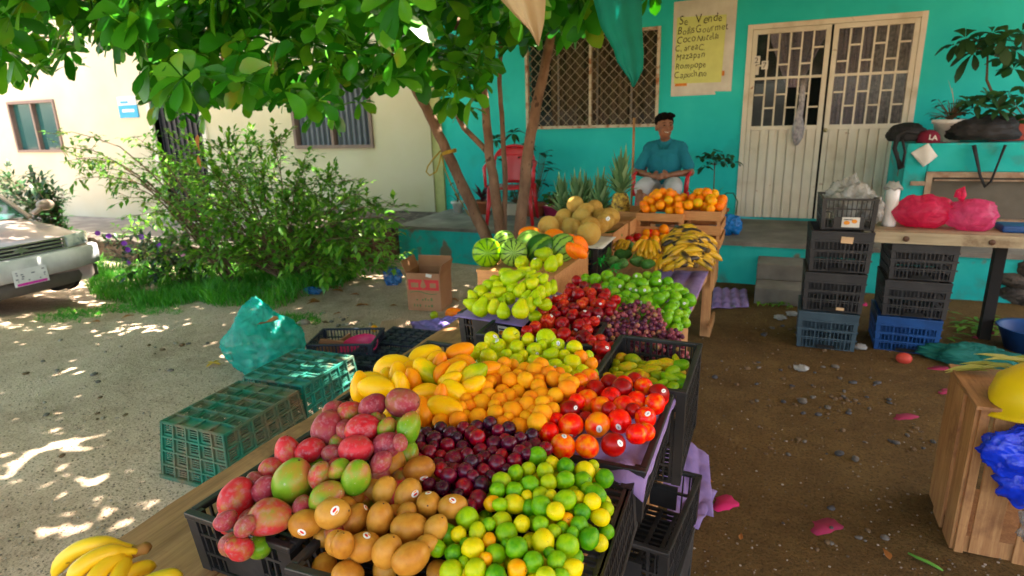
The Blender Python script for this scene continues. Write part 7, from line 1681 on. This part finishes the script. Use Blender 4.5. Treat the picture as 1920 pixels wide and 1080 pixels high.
# stations: d, z_bottom, z_belt(top of side), half width, crown height
def prof(d):
    L = 4.25
    zt = [(0, .60), (.08, .70), (.5, .79), (1.1, .86), (3.2, .92), (3.9, .90), (4.2, .82), (4.25, .6)]
    hw = [(0, .70), (.12, .78), (.5, .825), (3.7, .83), (4.15, .77), (4.25, .70)]
    def it(t, d):
        for (a, b1), (c, d1) in zip(t, t[1:]):
            if a <= d <= c: return b1 + (d1 - b1) * (d - a) / (c - a)
        return t[-1][1]
    return it(zt, d), it(hw, d)
ds = [0, .02, .06, .12, .25, .4, .6, .8, 1.0, 1.2, 1.5, 2.0, 2.6, 3.1, 3.5, 3.9, 4.1, 4.2, 4.25]
mb = MB(); rows = []
for d in ds:
    zt, hw = prof(d); ring = []
    for (fy, fz) in ((-.93, 0), (-1, .12), (-1.0, .55), (-.985, .80), (-.94, .93), (-.80, .975), (-.45, 1.0), (0, 1.012), (.45, 1.0), (.80, .975), (.94, .93), (.985, .80), (1.0, .55), (1, .12), (.93, 0)):
        zb = .22; ring.append(Vector((X(d) - (.0 if fz > .3 else 0), CYc + fy * hw, CZ + zb + (zt - zb) * fz)))
    rows.append(ring)
NV = 15
for r_ in rows: mb.v += r_
for i in range(len(rows) - 1):
    for k in range(NV - 1): mb.f.append((i * NV + k, i * NV + k + 1, (i + 1) * NV + k + 1, (i + 1) * NV + k))
mb.f.append(tuple(range(NV))); mb.f.append(tuple((len(rows) - 1) * NV + k for k in range(NV - 1, -1, -1)))
mb.build('body', paint, car, True)
cab = [(1.12, .86, .74, 0), (1.75, 1.33, .62, 0), (2.7, 1.36, .60, 0), (3.35, .93, .72, 0)]
mb = MB(); 
rings = []
for d, z, hw, _ in ((1.08, .84, .76, 0), (1.72, 1.30, .62, 0), (2.1, 1.36, .61, 0), (2.75, 1.34, .60, 0), (3.45, .90, .74, 0)):
    rings.append([Vector((X(d), CYc + s_ * hw, CZ + z + (.0 if abs(s_) > .9 else .02))) for s_ in (-1, -.9, -.5, 0, .5, .9, 1)])
mb.v = [v for r_ in rings for v in r_]
for i in range(4):
    for k in range(6): mb.f.append((i * 7 + k, i * 7 + k + 1, (i + 1) * 7 + k + 1, (i + 1) * 7 + k))
mb.f = [f for f in mb.f if not (f[0] < 7)] ; mb.build('roof', paint, car, True)
gm = glassmat('car glass', (.02, .08, .07), .9)
MB().grid(lambda u, v: (X(1.10 + .62 * v), CYc + (u - .5) * 2 * (.75 - .12 * v), CZ + .86 + .44 * v + .015 * math.sin(u * 3.14)), 8, 6).build('windshield', gm, car, True)
for s_ in (-1, 1):
    MB().add([(X(1.15), CYc + s_ * .77, CZ + .85), (X(3.38), CYc + s_ * .75, CZ + .90), (X(2.75), CYc + s_ * .61, CZ + 1.32), (X(1.74), CYc + s_ * .63, CZ + 1.28)], [(0, 1, 2, 3)]).build('side_window', gm, car)
    MB().bar((X(1.08), CYc + s_ * .765, CZ + .85), (X(1.72), CYc + s_ * .625, CZ + 1.31), .05, .03).build('pillar', paint, car)
# bumper, grille, lights
def fx(y, base=0): return X(base) - .14 * (abs(y - CYc) / .80) ** 3
def front_strip(z0, z1, dd, yr=.80, n=24, out=.06):
    mb = MB(); vs = []
    N = n
    for i in range(N + 1):
        y = CYc + (i / N - .5) * 2 * yr; x = fx(y) + dd
        vs += [Vector((x - .05, y, CZ + z0)), Vector((x + out * .75, y, CZ + z0 + .02)), Vector((x + out, y, CZ + (z0 + z1) / 2)), Vector((x + out * .8, y, CZ + z1 - .02)), Vector((x - .05, y, CZ + z1))]
    mb.v = vs
    for i in range(N):
        for k in range(4): mb.f.append((i * 5 + k, (i + 1) * 5 + k, (i + 1) * 5 + k + 1, i * 5 + k + 1))
    mb.f.append((0, 1, 2, 3, 4)); mb.f.append(tuple(N * 5 + k for k in (4, 3, 2, 1, 0))); return mb
front_strip(.36, .60, .06, .815).build('front_bumper', white_b, car, True)
front_strip(.20, .36, .02, .80, out=.03).build('lower_apron', flat('dull grey plastic', (.10, .085, .075), .7), car, True)
MB().box(X(0) - .02, X(0) + .015, CYc - .42, CYc + .42, CZ + .61, CZ + .72).build('grille', flat('black grille', (.012, .012, .012)), car)
gr = MB()
for z in (.615, .652, .69, .725): gr.box(X(0) + .012, X(0) + .035, CYc - .44, CYc + .44, CZ + z - .008, CZ + z + .008)
gr.box(X(0) + .01, X(0) + .034, CYc - .45, CYc - .43, CZ + .607, CZ + .733).box(X(0) + .01, X(0) + .034, CYc + .43, CYc + .45, CZ + .607, CZ + .733)
gro = gr.build('grille_bar', mat('chrome', [(0, (.6, .6, .6)), (1, (.7, .7, .7))], metal=.8, rough=.25), car)
MB().prism([(-.07, 0), (-.02, .02), (0, .04), (.02, .02), (.07, 0), (.02, -.02), (0, -.04), (-.02, -.02)], 0, .02, lambda a, b1, c: (X(0) + .036 + c, CYc + a, CZ + .67 + b1)).build('emblem', mat('polished chrome', [(0, (.75, .75, .75)), (1, (.8, .8, .8))], metal=.9, rough=.15), car)
M['lens'] = mat('headlight lens', [(.35, (.10, .16, .18)), (.5, (.45, .50, .50)), (.7, (.70, .72, .72))], scale=9, rough=.08, coat=.6)
for s_ in (-1, 1):
    MB().grid(lambda u, v: (fx(CYc + s_ * (.47 + .25 * u)) + .045 - .03 * v, CYc + s_ * (.47 + .25 * u), CZ + .61 + .125 * v), 8, 3).build('headlight', M['lens'], car, True, solid=.02)
    MB().grid(lambda u, v: (fx(CYc + s_ * (.73 + .07 * u)) + .04 - .09 * u, CYc + s_ * (.73 + .075 * u), CZ + .61 + .12 * v), 4, 3).build('turn_signal', flat('cream lens', (.70, .62, .45), .15), car, True, solid=.02)
    MB().ell((X(1.02), CYc + s_ * .93, CZ + .98), (.055, .10, .065), 16, 12).tube([(X(1.02), CYc + s_ * .78, CZ + .90), (X(1.02), CYc + s_ * .9, CZ + .96)], [.03, .03], 8).build('side_mirror', paint, car, True)
    for d in (.78, 3.35):
        wl = MB().lathe([(.16, -.09), (.27, -.10), (.295, -.07), (.295, .07), (.27, .10), (.16, .09)], 28, Matrix.Translation((X(d), CYc + s_ * .74, CZ + .285)) @ Matrix.Rotation(R(90), 4, 'X')).build('wheel', flat('tyre rubber', (.018, .017, .016), .9), car, True)
        MB().lathe([(0, -.06), (.15, -.075), (.165, -.05), (.165, .05), (.15, .075), (0, .06)], 20, Matrix.Translation((X(d), CYc + s_ * .74, CZ + .285)) @ Matrix.Rotation(R(90), 4, 'X')).build('rim', flat('steel rim', (.3, .3, .3), .4, metal=.6), wl, True)
        # dark disc painted in for the shade inside the wheel arch
        MB().lathe([(.33, -.005), (.33, .005)], 28, Matrix.Translation((X(d), CYc + s_ * .832, CZ + .30)) @ Matrix.Rotation(R(90), 4, 'X')).build('arch_shade', flat('painted arch shade', (.01, .01, .01), .9), car)
pl = MB().box(X(0) + .135, X(0) + .142, CYc - .17, CYc + .15, CZ + .33, CZ + .50).build('licence_plate', flat('white plate', (.62, .64, .68), .35), car)
MB().box(X(0) + .1425, X(0) + .144, CYc - .15, CYc + .13, CZ + .335, CZ + .36).build('plate_stripe', flat('magenta stripe', (.55, .02, .35)), pl)
mb = MB(); random.seed(8)
for i in range(6):
    for j in range(5): mb.box(X(0) + .1425, X(0) + .144, CYc - .155 + i * .05 + rnd(0, .02), CYc - .13 + i * .05 + rnd(0, .01), CZ + .375 + j * .022, CZ + .387 + j * .022) if random.random() < (.75 if i in (0, 1, 5) else .2) else None
mb.build('plate_marks', flat('blurred plate print', (.12, .14, .2)), pl)
